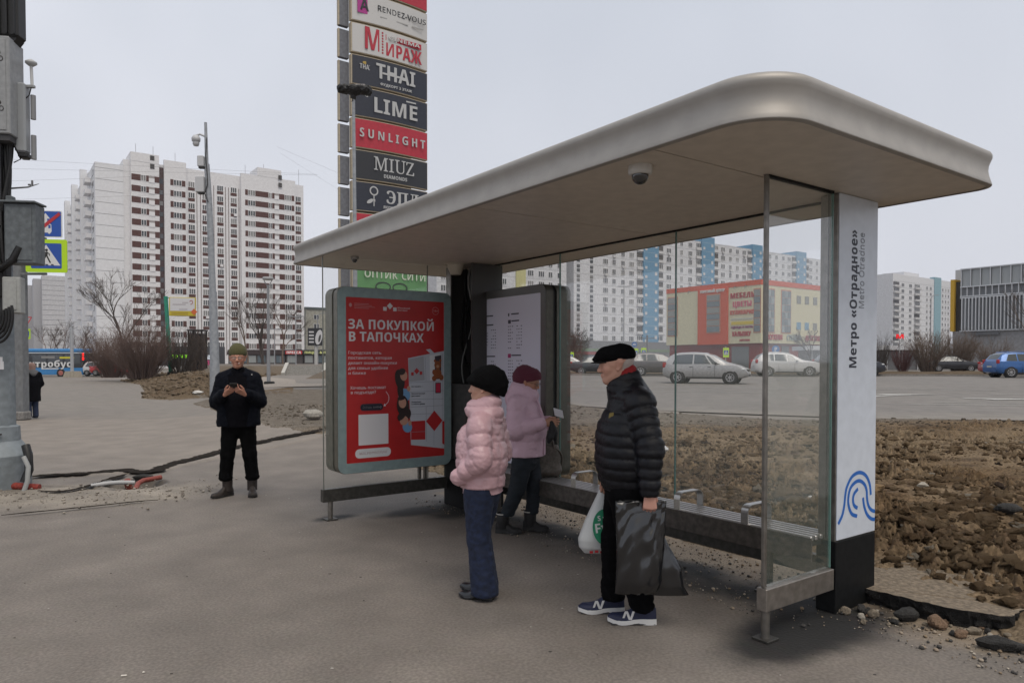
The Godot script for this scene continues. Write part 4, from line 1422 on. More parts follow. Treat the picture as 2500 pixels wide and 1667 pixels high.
func shoe(p: Node3D, t: Transform3D, L: float, w: float, h: float, up: Material, so: Material, heel := 0.0, sole_h := 0.022, called := "shoe") -> MeshInstance3D:
	var vs := PackedVector3Array()
	var wd := [0.30, 0.36, 0.375, 0.35, 0.34, 0.37, 0.43, 0.47, 0.475, 0.44, 0.34, 0.10]
	var ht := [0.70, 0.95, 1.0, 1.0, 0.96, 0.80, 0.62, 0.50, 0.44, 0.40, 0.32, 0.06]
	var n := wd.size()
	for i in n:
		var s := pow(i / (n - 1.0), 1.0)
		if i == 0:
			s = 0.004
		var lift := heel * (1.0 - smoothstep(0.25, 0.7, s)) + 0.012 * smoothstep(0.75, 1.0, s)
		for j in 13:
			var a := PI * j / 12.0
			var x: float = cos(a) * w * wd[i] * (1.0 if sin(a) < 0.5 else 1.0)
			var y := sole_h + lift + pow(sin(a), 0.7) * h * float(ht[i])
			vs.append(V3(x, y, (s - 0.3) * L))
	var mb := MB.new().sheet(vs, 13)
	mb.xf = t
	var mm := MB.new()
	mm.xf = t
	var q := PackedInt32Array()
	var tr := PackedInt32Array()
	for i in n - 1:
		for j in 12:
			var a := i * 13 + j
			tr.append_array([a, a + 1, a + 13, a + 1, a + 14, a + 13])
	mm.smooth(vs, tr)
	var o := obj(called, mm, up, p)
	var sm := MB.new()
	sm.xf = t
	var out := PackedVector2Array()
	for i in n:
		out.append(Vector2(w * (wd[i] + 0.025), (i / (n - 1.0) - 0.3) * L))
	for i in range(n - 1, -1, -1):
		out.append(Vector2(-w * (wd[i] + 0.025), (i / (n - 1.0) - 0.3) * L))
	var tp := PackedVector3Array()
	for k in 4:
		for i in out.size():
			var s := out[i].y / L + 0.3
			var lift := heel * (1.0 - smoothstep(0.25, 0.7, s)) + 0.012 * smoothstep(0.75, 1.0, s)
			var y: float = [0.0, 0.003, sole_h, sole_h + 0.003][k]
			var inset: float = [0.96, 1.0, 1.0, 0.95][k]
			tp.append(V3(out[i].x * inset, lift + y if k > 1 or s > 0.3 else (0.0 if k == 0 else 0.003), out[i].y * (0.99 if k == 0 or k == 3 else 1.0)))
	var rt := PackedInt32Array()
	var m := out.size()
	for k in 3:
		for i in m:
			var a := k * m + i
			var b := k * m + (i + 1) % m
			rt.append_array([a, a + m, b, b, a + m, b + m, a, b, a + m, b, b + m, a + m])
	sm.smooth(tp, rt)
	# plain underside and top
	obj("sole", sole_slab(out, sole_h, heel, L, t), so, o)
	return o

func sole_slab(out: PackedVector2Array, h: float, heel: float, L: float, t: Transform3D) -> MB:
	var mb := MB.new()
	mb.xf = t
	var m := out.size()
	var tri := Geometry2D.triangulate_polygon(out)
	var P := func(i: int, top: bool) -> Vector3:
		var s := out[i].y / L + 0.3
		var lift := heel * (1.0 - smoothstep(0.25, 0.7, s)) + 0.012 * smoothstep(0.75, 1.0, s)
		var low := 0.0 if s < 0.32 and heel > 0 else lift
		return V3(out[i].x, lift + h if top else low, out[i].y)
	for i in m:
		var j := (i + 1) % m
		mb.quad_out(P.call(i, false), P.call(j, false), P.call(j, true), P.call(i, true), V3(out[i].x, 0, out[i].y * 0.4))
	for i in range(0, tri.size(), 3):
		for top in [true, false]:
			var a: Vector3 = P.call(tri[i], top)
			var b: Vector3 = P.call(tri[i + 1], top)
			var c: Vector3 = P.call(tri[i + 2], top)
			if ((b - a).cross(c - a).y > 0) == top:
				mb.tri(a, b, c)
			else:
				mb.tri(a, c, b)
	return mb

func spectacles(p: Node3D, ht: Transform3D, s: float, m: Material, w := 0.022, hh := 0.017) -> void:
	var mb := MB.new()
	for q in [1.0, -1.0]:
		var ring := PackedVector3Array()
		for i in 17:
			var a := TAU * i / 16
			ring.append(ht * (V3(0.031 * q + w * cos(a) * (1.0), -0.002 + hh * sin(a), 0.104) * s))
		mb.tube(ring, 0.0021 * s, 5, false)
		mb.tube(PackedVector3Array([ht * (V3(0.053 * q, 0.004, 0.103) * s), ht * (V3(0.074 * q, 0.006, 0.07) * s), ht * (V3(0.084 * q, 0.006, 0.0) * s)]), 0.0018 * s, 5)
	mb.tube(PackedVector3Array([ht * (V3(0.010, 0.003, 0.106) * s), ht * (V3(-0.010, 0.003, 0.106) * s)]), 0.0019 * s, 5)
	var g := obj("glasses", mb, m, p)
	for q in [1.0, -1.0]:
		var l := MB.new()
		l.xf = ht * Transform3D(Basis().scaled(Vector3.ONE * s), V3(0.031 * q, -0.002, 0.1035) * s)
		l.prism(ell(Vector2.ZERO, Vector2(w, hh), 0, 16), -0.0006, 0.0006)
		obj("lens", l, mat(Color(0.95, 0.97, 0.98), 0.03, 0, {"a": 0.06}), g)

func people() -> void:
	man_in_cap()
	woman_in_pink()
	woman_in_lilac()
	man_with_phone()
	woman_far()

func man_in_cap() -> void:
	var p := thing("person", "person in black flat cap and black quilted jacket holding plastic bags", "person", xf(0.72, 0, -4.47, -90))
	var ht := xf(0, 1.588, 0.068, 0, 4)
	var hs := 1.0
	var b := Field.new()
	trunk_bones(b, V3(0, 0.9, 0), V3(0, 1.25, 0), V3(0, 1.45, 0.03))
	arm_bones(b, V3(0.18, 1.36, -0.05), V3(0.28, 1.09, -0.11), V3(0.275, 0.83, -0.09))
	arm_bones(b, V3(-0.18, 1.36, -0.05), V3(-0.28, 1.09, -0.05), V3(-0.26, 0.85, 0.10))
	leg_bones(b, V3(0.1, 0.86, 0), V3(0.1, 0.47, -0.03), V3(0.1, 0.09, -0.11))
	leg_bones(b, V3(-0.1, 0.86, 0), V3(-0.1, 0.47, 0.04), V3(-0.1, 0.09, 0.06))
	var pale := Color(0.50, 0.285, 0.215)
	var lh := Transform3D(Basis.from_euler(Vector3(deg_to_rad(180), deg_to_rad(0), 0)) * Basis(Vector3.UP, deg_to_rad(-90)), V3(0.305, 0.835, -0.085))
	var rh := Transform3D(Basis.from_euler(Vector3(deg_to_rad(180), 0, 0)) * Basis(Vector3.UP, deg_to_rad(90)), V3(-0.26, 0.845, 0.10))
	body_of(p, ht, hs, b, [[lh, 1.0, [1.15, 1.15, 1.15, 1.1], 0.9, Color(0.52, 0.28, 0.22)], [rh, -1.0, [1.1, 1.1, 1.1, 1.1], 0.8]], func(q: Vector3) -> Color: return face_colour(q, pale, Color(0.42, 0.40, 0.38), 0.85), 0.004)
	var black_down := mat(lin(0.0045, 0.005, 0.008), 0.4, 0, {"b": 0.15, "bf": 0.06, "gs": 6.0, "spec": 0.38})
	var f := Field.new()
	f.add(V3(0, 0.82, -0.02), V3(0, 1.0, 0.0), 0.168, 0.178, 0.08, V3(1.25, 1, 1))
	f.add(V3(0, 1.0, 0.0), V3(0, 1.15, 0.01), 0.178, 0.170, 0.08, V3(1.27, 1, 1))
	f.add(V3(0, 1.15, 0.0), V3(0, 1.32, -0.03), 0.166, 0.14, 0.08, V3(1.25, 1, 0.98))
	f.add(V3(-0.14, 1.36, -0.05), V3(0.14, 1.36, -0.05), 0.085, 0.085, 0.06)
	f.add(V3(0, 1.38, -0.01), V3(0, 1.445, 0.035), 0.098, 0.092, 0.05)
	f.add(V3(0, 1.42, -0.03), V3(0, 1.505, -0.015), 0.085, 0.07, 0.05)
	for s in [1.0, -1.0]:
		var el := V3(0.275 * s, 1.09, -0.095 if s > 0 else -0.05)
		var wr := V3(0.288 * s, 0.845, -0.085 if s > 0 else 0.085)
		f.add(V3(0.185 * s, 1.345, -0.055), el, 0.086, 0.074, 0.03, Vector3.ONE, 0.0)
		f.add(el, wr, 0.074, 0.060, 0.03, Vector3.ONE, 0.288)
	f.cuts.append([Vector3.DOWN, -0.812])
	obj("jacket", f.mesh(0.0095, func(q: Vector3, _n: Vector3, i: int, s: float) -> float:
		if q.y < 0.83 and i < 6:
			return 0.002
		var band := quilt(s + 0.03, 0.062) if i >= 6 else quilt(q.y - 0.02 + 0.02 * sin(q.x * 7.0), 0.068)
		if i == 4 or i == 5:
			band = quilt(q.y, 0.05) * 0.4 + 0.4
		return 0.014 * (band - 0.62) + folds(q, 14.0, 0.0035)), black_down, p)
	obj("zip_flap", MB.new().tube(PackedVector3Array([V3(0.01, 1.45, 0.122), V3(0.01, 1.36, 0.112), V3(0.01, 1.25, 0.135), V3(0.01, 1.15, 0.170), V3(0.01, 1.0, 0.178), V3(0.01, 0.83, 0.152)]), 0.011, 8), mat(lin(0.008, 0.008, 0.01), 0.5), p)
	var em := obj("emblem", flat(PackedVector2Array([Vector2(-0.014, 0.03), Vector2(0.014, 0.035), Vector2(0.016, 0.0), Vector2(0.006, -0.03), Vector2(-0.008, -0.028), Vector2(-0.018, 0.002)]), 0.0), mat(lin(0.16, 0.12, 0.03), 0.7), p)
	em.transform = Transform3D(Basis.from_euler(Vector3(deg_to_rad(-8), deg_to_rad(52), 0)), V3(0.135, 1.262, 0.118))
	var g := Field.new()
	g.add(V3(0, 1.44, 0.03), V3(0, 1.512, 0.03), 0.078, 0.064, 0.02)
	g.add(V3(0, 1.47, -0.02), V3(0, 1.528, 0.0), 0.07, 0.066, 0.03)
	obj("red_collar", g.mesh(0.008, func(q: Vector3, _n: Vector3, _i: int, _s: float) -> float: return 0.002 * sin(atan2(q.x, q.z) * 40.0)), mat(lin(0.24, 0.008, 0.010), 0.85, 0, {"rim": 0.3}), p)
	var c := Field.new()
	c.add(ht * V3(0, 0.062, -0.032), ht * V3(0, 0.055, 0.04), 0.094, 0.084, 0.03, V3(0.98, 0.72, 1.0))
	c.add(ht * V3(0, 0.05, 0.05), ht * V3(0, 0.026, 0.105), 0.072, 0.045, 0.03, V3(1.08, 0.42, 1.0))
	c.cuts.append([ht.basis * V3(0, -1, -0.12).normalized(), (ht.basis * V3(0, -1, -0.12).normalized()).dot(ht * V3(0, 0.012, 0.03))])
	var cap := obj("flat_cap", c.mesh(0.007, func(q: Vector3, _n: Vector3, _i: int, _s: float) -> float: return folds(q, 16, 0.002)), mat(lin(0.004, 0.004, 0.0045), 0.95, 0, {"spec": 0.2, "b": 0.1, "gs": 8.0}), p)
	var brim := Field.new()
	brim.add(ht * V3(0, 0.020, 0.08), ht * V3(0, 0.012, 0.115), 0.066, 0.05, 0.02, V3(1.05, 0.13, 1.0))
	obj("peak", brim.mesh(0.006), mat(lin(0.007, 0.007, 0.008), 0.8), cap)
	var tr := Field.new()
	tr.add(V3(0, 0.80, 0), V3(0, 0.92, 0), 0.15, 0.15, 0.05, V3(1.15, 1, 0.9))
	for s in [1.0, -1.0]:
		var z := -0.06 if s > 0 else 0.09
		tr.add(V3(0.1 * s, 0.80, 0), V3(0.1 * s, 0.47, z * 0.5), 0.125, 0.1, 0.03)
		tr.add(V3(0.1 * s, 0.47, z * 0.5), V3(0.1 * s, 0.10, z - 0.015), 0.1, 0.074, 0.03)
	tr.cuts.append([Vector3.DOWN, -0.08])
	obj("trousers", tr.mesh(0.013, func(q: Vector3, _n: Vector3, _i: int, _s: float) -> float: return folds(q, 9, 0.007 + 0.008 * smoothstep(0.4, 0.1, q.y))), mat(lin(0.0045, 0.0045, 0.0055), 0.9, 0, {"g": 0.3, "gs": 3.0, "spec": 0.2}), p)
	var navy := mat(lin(0.012, 0.018, 0.062), 0.6, 0, {"g": 0.25, "gs": 5.0, "b": 0.1})
	var white := mat(lin(0.62, 0.62, 0.62), 0.6)
	for s in [[0.1, -0.075, -3.0], [-0.1, 0.09, 4.0]]:
		var T := xf(s[0], 0.0, s[1], s[2])
		var sh := shoe(p, T, 0.295, 0.105, 0.085, navy, white, 0.012, 0.024, "trainer")
		text("N", 0.052, 0.004, white, sh, T * Transform3D(Basis(Vector3.UP, PI / 2) * Basis(V3(1, 0, 0), V3(0.35, 1, 0), V3(0, 0, 1)), V3(0.044, 0.058, 0.085)), true, 1, 0.06, "letter_mark")
		obj("outsole", MB.new().box(T * V3(0, 0.004, 0.055), V3(0.09, 0.007, 0.27), 0.003), mat(lin(0.03, 0.03, 0.035), 0.8), sh)

func plastic_bag(called: String, label: String, T: Transform3D, prof: Array, m: Material, gather: Vector2, wr: float) -> Node3D:
	# prof: rows of [y, centre along, half width, half depth], top to bottom
	var t := thing(called, label, "bag", T)
	var n := 44
	var vs := PackedVector3Array()
	var rows := 26
	for i in rows:
		var s := i / (rows - 1.0) * (prof.size() - 1)
		var k := mini(int(s), prof.size() - 2)
		var q := s - k
		var y := lerpf(prof[k][0], prof[k + 1][0], q)
		var c := lerpf(prof[k][1], prof[k + 1][1], q)
		var w := lerpf(prof[k][2], prof[k + 1][2], q)
		var d := lerpf(prof[k][3], prof[k + 1][3], q)
		for j in n:
			var a := TAU * j / n
			var ex := signf(cos(a)) * pow(absf(cos(a)), 0.7)
			var ey := signf(sin(a)) * pow(absf(sin(a)), 0.8)
			var pz := c + w * ex
			var ang := atan2(pz - gather.x, gather.y - y + 0.05)
			var dist := Vector2(pz - gather.x, y - gather.y).length()
			var fold := (0.22 - absf(wob.get_noise_2d(ang * 3.4 + signf(ey) * 7.0, dist * 0.5))) * wr * smoothstep(0.0, 0.14, dist) * (1.0 - 0.6 * smoothstep(0.3, 0.55, dist)) + 0.10 * wr * wob.get_noise_3d(pz * 9, y * 6, ey * 2)
			vs.append(V3(d * ey + fold * signf(ey) * (1.0 - absf(ex) * 0.6), y + 0.006 * wob.get_noise_2d(pz * 20, i) * (1 if i == 0 else 0), pz))
	var tri := PackedInt32Array()
	for i in rows - 1:
		for j in n:
			var a := i * n + j
			var b := i * n + (j + 1) % n
			tri.append_array([a, b, a + n, b, b + n, a + n])
	for e in [0, rows - 1]:
		for j in range(1, n - 1):
			tri.append_array([e * n, e * n + j + 1, e * n + j] if e == 0 else [e * n, e * n + j, e * n + j + 1])
	obj("sack", MB.new().smooth(vs, tri), m, t)
	return t

func woman_in_pink() -> void:
	var p := thing("person", "person in shiny pink puffer jacket, blue jeans and black knitted hat", "person", xf(-0.2, 0, -4.9, -108))
	var ht := xf(0, 1.43, -0.015, 8, -2)
	var hs := 0.93
	var b := Field.new()
	trunk_bones(b, V3(0, 0.82, 0), V3(0, 1.08, 0), V3(0, 1.26, -0.02))
	for s in [1.0, -1.0]:
		arm_bones(b, V3(0.14 * s, 1.17, -0.03), V3(0.2 * s, 0.95, -0.06), V3(0.16 * s, 0.84, 0.09))
		leg_bones(b, V3(0.085 * s, 0.75, 0), V3(0.085 * s, 0.42, 0.0 if s > 0 else 0.06), V3(0.085 * s, 0.09, -0.03 if s > 0 else 0.03))
	body_of(p, ht, hs, b, [], func(q: Vector3) -> Color: return face_colour(q, Color(0.52, 0.31, 0.235)))
	var f := Field.new()
	f.add(V3(0, 0.72, 0.0), V3(0, 0.95, 0.0), 0.142, 0.150, 0.07, V3(1.3, 1, 1))
	f.add(V3(0, 0.95, 0.012), V3(0, 1.06, 0.02), 0.150, 0.140, 0.07, V3(1.25, 1, 1.05))
	f.add(V3(0, 1.06, 0.01), V3(0, 1.17, -0.02), 0.132, 0.105, 0.07, V3(1.2, 1, 1))
	f.add(V3(-0.12, 1.19, -0.03), V3(0.12, 1.19, -0.03), 0.075, 0.075, 0.05)
	f.add(V3(0, 1.22, -0.03), V3(0, 1.265, 0.010), 0.096, 0.094, 0.04)
	f.add(V3(0, 1.27, -0.055), V3(0, 1.325, -0.06), 0.085, 0.07, 0.04, V3(1.1, 1, 1))
	f.add(V3(0, 1.275, 0.06), V3(0, 1.29, 0.075), 0.05, 0.045, 0.04, V3(1.3, 0.8, 1))
	for s in [1.0, -1.0]:
		f.add(V3(0.155 * s, 1.175, -0.03), V3(0.215 * s, 0.955, -0.065), 0.080, 0.074, 0.022, Vector3.ONE, 0.0)
		f.add(V3(0.215 * s, 0.955, -0.065), V3(0.175 * s, 0.835, 0.105), 0.073, 0.056, 0.02, Vector3.ONE, 0.23)
	f.cuts.append([Vector3.DOWN, -0.702])
	obj("puffer_jacket", f.mesh(0.0095, func(q: Vector3, _n: Vector3, i: int, s: float) -> float:
		if q.y < 0.75 and i < 7:
			return -0.012 + folds(q, 12, 0.006)
		var band := quilt(s + 0.02, 0.085) if i >= 7 else quilt(q.y - 0.03, 0.115)
		if i >= 4 and i <= 6:
			band = quilt(q.y - 1.22, 0.08)
		if i == 0 or i == 1:
			band = minf(band, quilt(atan2(q.x, q.z) + 0.4, 1.57) * 1.2)
		return 0.0135 * (band - 0.65) + folds(q, 10.0, 0.006) + folds(q + Vector3.ONE * 3.0, 26.0, 0.0025)), mat(lin(0.53, 0.335, 0.365), 0.36, 0, {"spec": 0.55, "b": 0.1, "bf": 0.05, "gs": 4.0}), p)
	var h := Field.new()
	h.add(ht * V3(0, 0.05, -0.035), ht * V3(0, 0.045, 0.005), 0.105, 0.10, 0.03)
	h.add(ht * V3(0, 0.0, -0.07), ht * V3(0, 0.02, -0.05), 0.085, 0.09, 0.03)
	h.add(ht * V3(0.06, 0.035, 0.055), ht * V3(-0.06, 0.035, 0.055), 0.035, 0.035, 0.03)
	h.add(ht * V3(0.04, 0.045, 0.098), ht * V3(-0.04, 0.045, 0.098), 0.02, 0.02, 0.03)
	for k in 6:
		h.add(ht * V3(-0.02 + 0.012 * (k % 3), -0.05 + 0.03 * k, -0.15 + 0.012 * absf(k - 2.5)), ht * V3(0.02, -0.045 + 0.03 * k, -0.148 + 0.012 * absf(k - 2.5)), 0.02, 0.02, 0.012)
	h.cuts.append([ht.basis * V3(0, -1, 0.35).normalized(), (ht.basis * V3(0, -1, 0.35).normalized()).dot(ht * V3(0, 0.005, 0.06))])
	obj("knitted_hat", h.mesh(0.0085, func(q: Vector3, _n: Vector3, _i: int, _s: float) -> float: return folds(q, 30, 0.003)), mat(lin(0.005, 0.005, 0.0055), 0.95, 0, {"spec": 0.2, "b": 0.3, "bf": 0.1, "gs": 5.0}), p)
	var tr := Field.new()
	tr.add(V3(0, 0.70, 0), V3(0, 0.80, 0), 0.118, 0.118, 0.05, V3(1.2, 1, 0.95))
	for s in [1.0, -1.0]:
		var z := 0.0 if s > 0 else 0.06
		tr.add(V3(0.085 * s, 0.72, 0), V3(0.085 * s, 0.42, z), 0.104, 0.080, 0.02)
		tr.add(V3(0.085 * s, 0.42, z), V3(0.085 * s, 0.045, z - 0.045), 0.078, 0.094, 0.02)
	tr.cuts.append([Vector3.DOWN, -0.028])
	obj("jeans", tr.mesh(0.012, func(q: Vector3, _n: Vector3, _i: int, _s: float) -> float: return folds(q, 10, 0.006)), mat(lin(0.013, 0.026, 0.075), 0.85, 0, {"g": 0.5, "gs": 2.0, "rim": 0.1}), p)
	var bl := mat(lin(0.009, 0.010, 0.013), 0.3, 0, {"spec": 0.6})
	for s in [[0.085, 0.0], [-0.085, 0.06]]:
		shoe(p, xf(s[0], 0, s[1] - 0.03, 0), 0.245, 0.09, 0.075, bl, bl, 0.035, 0.012)

func woman_in_lilac() -> void:
	var p := thing("person", "person in pale lilac hooded coat and burgundy hat reading a paper", "person", xf(0.13, 0, -6.72, 74))
	var ht := xf(0, 1.415, 0.03, -6, 14)
	var hs := 0.93
	var b := Field.new()
	trunk_bones(b, V3(0, 0.82, 0), V3(0, 1.15, 0), V3(0, 1.30, 0.0))
	var wr := [V3(0.10, 1.03, 0.20), V3(-0.15, 1.035, 0.17)]
	for s in [1.0, -1.0]:
		arm_bones(b, V3(0.15 * s, 1.21, -0.05), V3(0.21 * s, 0.98, -0.05), wr[0] if s > 0 else wr[1])
	leg_bones(b, V3(0.085, 0.75, 0), V3(0.085, 0.42, 0.06), V3(0.085, 0.09, 0.03))
	leg_bones(b, V3(-0.085, 0.75, 0), V3(-0.085, 0.42, -0.06), V3(-0.085, 0.09, -0.20))
	var tan_ := Color(0.36, 0.185, 0.125)
	var rh := Transform3D(Basis(V3(0.25, 0.2, 1).normalized().cross(V3(0, 0, 0)) if false else Vector3.RIGHT, PI / 2), V3(-0.13, 1.045, 0.215))
	rh.basis = Basis(V3(0, 1, 0), V3(0.25, 0.25, 0.93).normalized(), V3(0, 1, 0).cross(V3(0.25, 0.25, 0.93).normalized())).orthonormalized()
	body_of(p, ht, hs, b, [[rh, 1.0, [0.45, 0.5, 0.55, 0.6], 0.8, tan_]], func(q: Vector3) -> Color: return face_colour(q, tan_))
	spectacles(p, ht, hs, mat(lin(0.03, 0.02, 0.018), 0.4))
	var lil := mat(lin(0.52, 0.36, 0.43), 0.6, 0, {"spec": 0.35, "b": 0.08, "gs": 5.0})
	var f := Field.new()
	f.add(V3(0, 0.74, 0.0), V3(0, 0.95, 0.0), 0.172, 0.17, 0.07, V3(1.18, 1, 1))
	f.add(V3(0, 0.95, 0.0), V3(0, 1.18, -0.02), 0.168, 0.13, 0.07, V3(1.2, 1, 1.05))
	f.add(V3(-0.12, 1.22, -0.04), V3(0.12, 1.22, -0.04), 0.08, 0.08, 0.05)
	f.add(V3(0, 1.24, -0.03), V3(0, 1.30, 0.0), 0.11, 0.11, 0.04)
	f.add(V3(0, 1.26, -0.10), V3(0, 1.36, -0.075), 0.10, 0.075, 0.05, V3(1.2, 1, 1))
	f.add(V3(-0.05, 1.285, 0.075), V3(0.05, 1.285, 0.075), 0.04, 0.04, 0.03)
	for s in [1.0, -1.0]:
		var w: Vector3 = wr[0] if s > 0 else wr[1]
		f.add(V3(0.155 * s, 1.205, -0.05), V3(0.215 * s, 0.98, -0.05), 0.085, 0.082, 0.03, Vector3.ONE, 0.0)
		f.add(V3(0.215 * s, 0.98, -0.05), w, 0.08, 0.062, 0.03, Vector3.ONE, 0.235)
	f.cuts.append([Vector3.DOWN, -0.722])
	obj("hooded_coat", f.mesh(0.0105, func(q: Vector3, _n: Vector3, i: int, s: float) -> float:
		var band := 0.0
		if i >= 6:
			band = quilt(s + 0.05, 0.12) - 0.7
		elif i < 2:
			band = quilt(q.y - 0.02, 0.17) - 0.7
		return 0.011 * band + folds(q, 9.0, 0.006) + folds(q + Vector3.ONE, 24.0, 0.0018)), lil, p)
	obj("zip_flap", MB.new().tube(PackedVector3Array([V3(-0.02, 1.25, 0.115), V3(-0.02, 1.1, 0.168), V3(-0.02, 0.95, 0.185), V3(-0.02, 0.74, 0.182)]), 0.012, 6), lil, p)
	var h := Field.new()
	h.add(ht * V3(0, 0.045, -0.045), ht * V3(0, 0.05, 0.02), 0.10, 0.09, 0.03)
	h.add(ht * V3(0, 0.02, -0.085), ht * V3(0, 0.05, -0.07), 0.085, 0.085, 0.04)
	h.cuts.append([ht.basis * V3(0, -1, 0.5).normalized(), (ht.basis * V3(0, -1, 0.5).normalized()).dot(ht * V3(0, 0.03, 0.07))])
	obj("wool_hat", h.mesh(0.009, func(q: Vector3, _n: Vector3, _i: int, _s: float) -> float: return 0.0015 * sin(q.y * 500.0) + folds(q, 22, 0.003)), mat(lin(0.085, 0.014, 0.028), 0.95, 0, {"rim": 0.4, "b": 0.2, "gs": 6.0}), p)
	var tr := Field.new()
	tr.add(V3(0, 0.70, 0), V3(0, 0.82, 0), 0.13, 0.13, 0.05, V3(1.2, 1, 0.95))
	tr.add(V3(0.085, 0.73, 0), V3(0.085, 0.42, 0.06), 0.105, 0.078, 0.02)
	tr.add(V3(0.085, 0.42, 0.06), V3(0.085, 0.15, 0.035), 0.075, 0.06, 0.02)
	tr.add(V3(-0.085, 0.73, 0), V3(-0.085, 0.42, -0.06), 0.105, 0.078, 0.02)
	tr.add(V3(-0.085, 0.42, -0.06), V3(-0.085, 0.15, -0.17), 0.075, 0.062, 0.02)
	tr.cuts.append([Vector3.DOWN, -0.16])
	obj("jeans", tr.mesh(0.013, func(q: Vector3, _n: Vector3, _i: int, _s: float) -> float: return folds(q, 11, 0.007)), mat(lin(0.010, 0.017, 0.026), 0.85, 0, {"g": 0.4, "gs": 2.0}), p)
	var bl := mat(lin(0.010, 0.009, 0.010), 0.7, 0, {"g": 0.3, "gs": 4.0})
	for s in [[0.085, 0.03, 0.0], [-0.085, -0.19, 0.0]]:
		var T := xf(s[0], 0, s[1], s[2])
		var sh := shoe(p, T, 0.25, 0.098, 0.085, bl, mat(lin(0.02, 0.02, 0.02), 0.8), 0.01, 0.022, "boot")
		obj("boot_shaft", MB.new().lathe(PackedVector2Array([Vector2(0.052, 0.05), Vector2(0.056, 0.10), Vector2(0.062, 0.185), Vector2(0.055, 0.19)]), T * V3(0, 0, -0.01), 18), bl, sh)
		obj("fur_trim", MB.new().lathe(PackedVector2Array([Vector2(0.061, 0.176), Vector2(0.065, 0.181), Vector2(0.063, 0.187)]), T * V3(0, 0, -0.01), 18), mat(lin(0.45, 0.43, 0.40), 0.9), sh)
	# what the hands hold
	var T2: Transform3D = p.transform
	var pa := thing("folded_paper", "small folded white paper held by the person in lilac", "paper", T2)
	var q := MB.new()
	q.xf = Transform3D(Basis.from_euler(Vector3(deg_to_rad(-30), deg_to_rad(60), deg_to_rad(14))), V3(-0.10, 1.135, 0.335))
	q.box(V3(0, 0, 0), V3(0.10, 0.085, 0.002)).box(V3(0.0, 0.002, 0.004), V3(0.10, 0.08, 0.0015))
	obj("sheet", q, mat(lin(0.62, 0.63, 0.66), 0.7), pa)
	var gl := thing("gloves", "dark gloves dangling from the hand that holds the paper", "gloves", T2)
	var gf := Field.new()
	gf.chain([V3(-0.12, 1.05, 0.275), V3(-0.12, 0.99, 0.285), V3(-0.125, 0.92, 0.265), V3(-0.12, 0.875, 0.25)], [0.02, 0.032, 0.03, 0.018], 0.02)
	gf.chain([V3(-0.10, 1.03, 0.275), V3(-0.095, 0.95, 0.30), V3(-0.09, 0.89, 0.305)], [0.02, 0.026, 0.014], 0.02)
	obj("pair", gf.mesh(0.008, func(w: Vector3, _n: Vector3, _i: int, _s: float) -> float: return folds(w, 30, 0.003)), mat(lin(0.008, 0.008, 0.01), 0.7), gl)

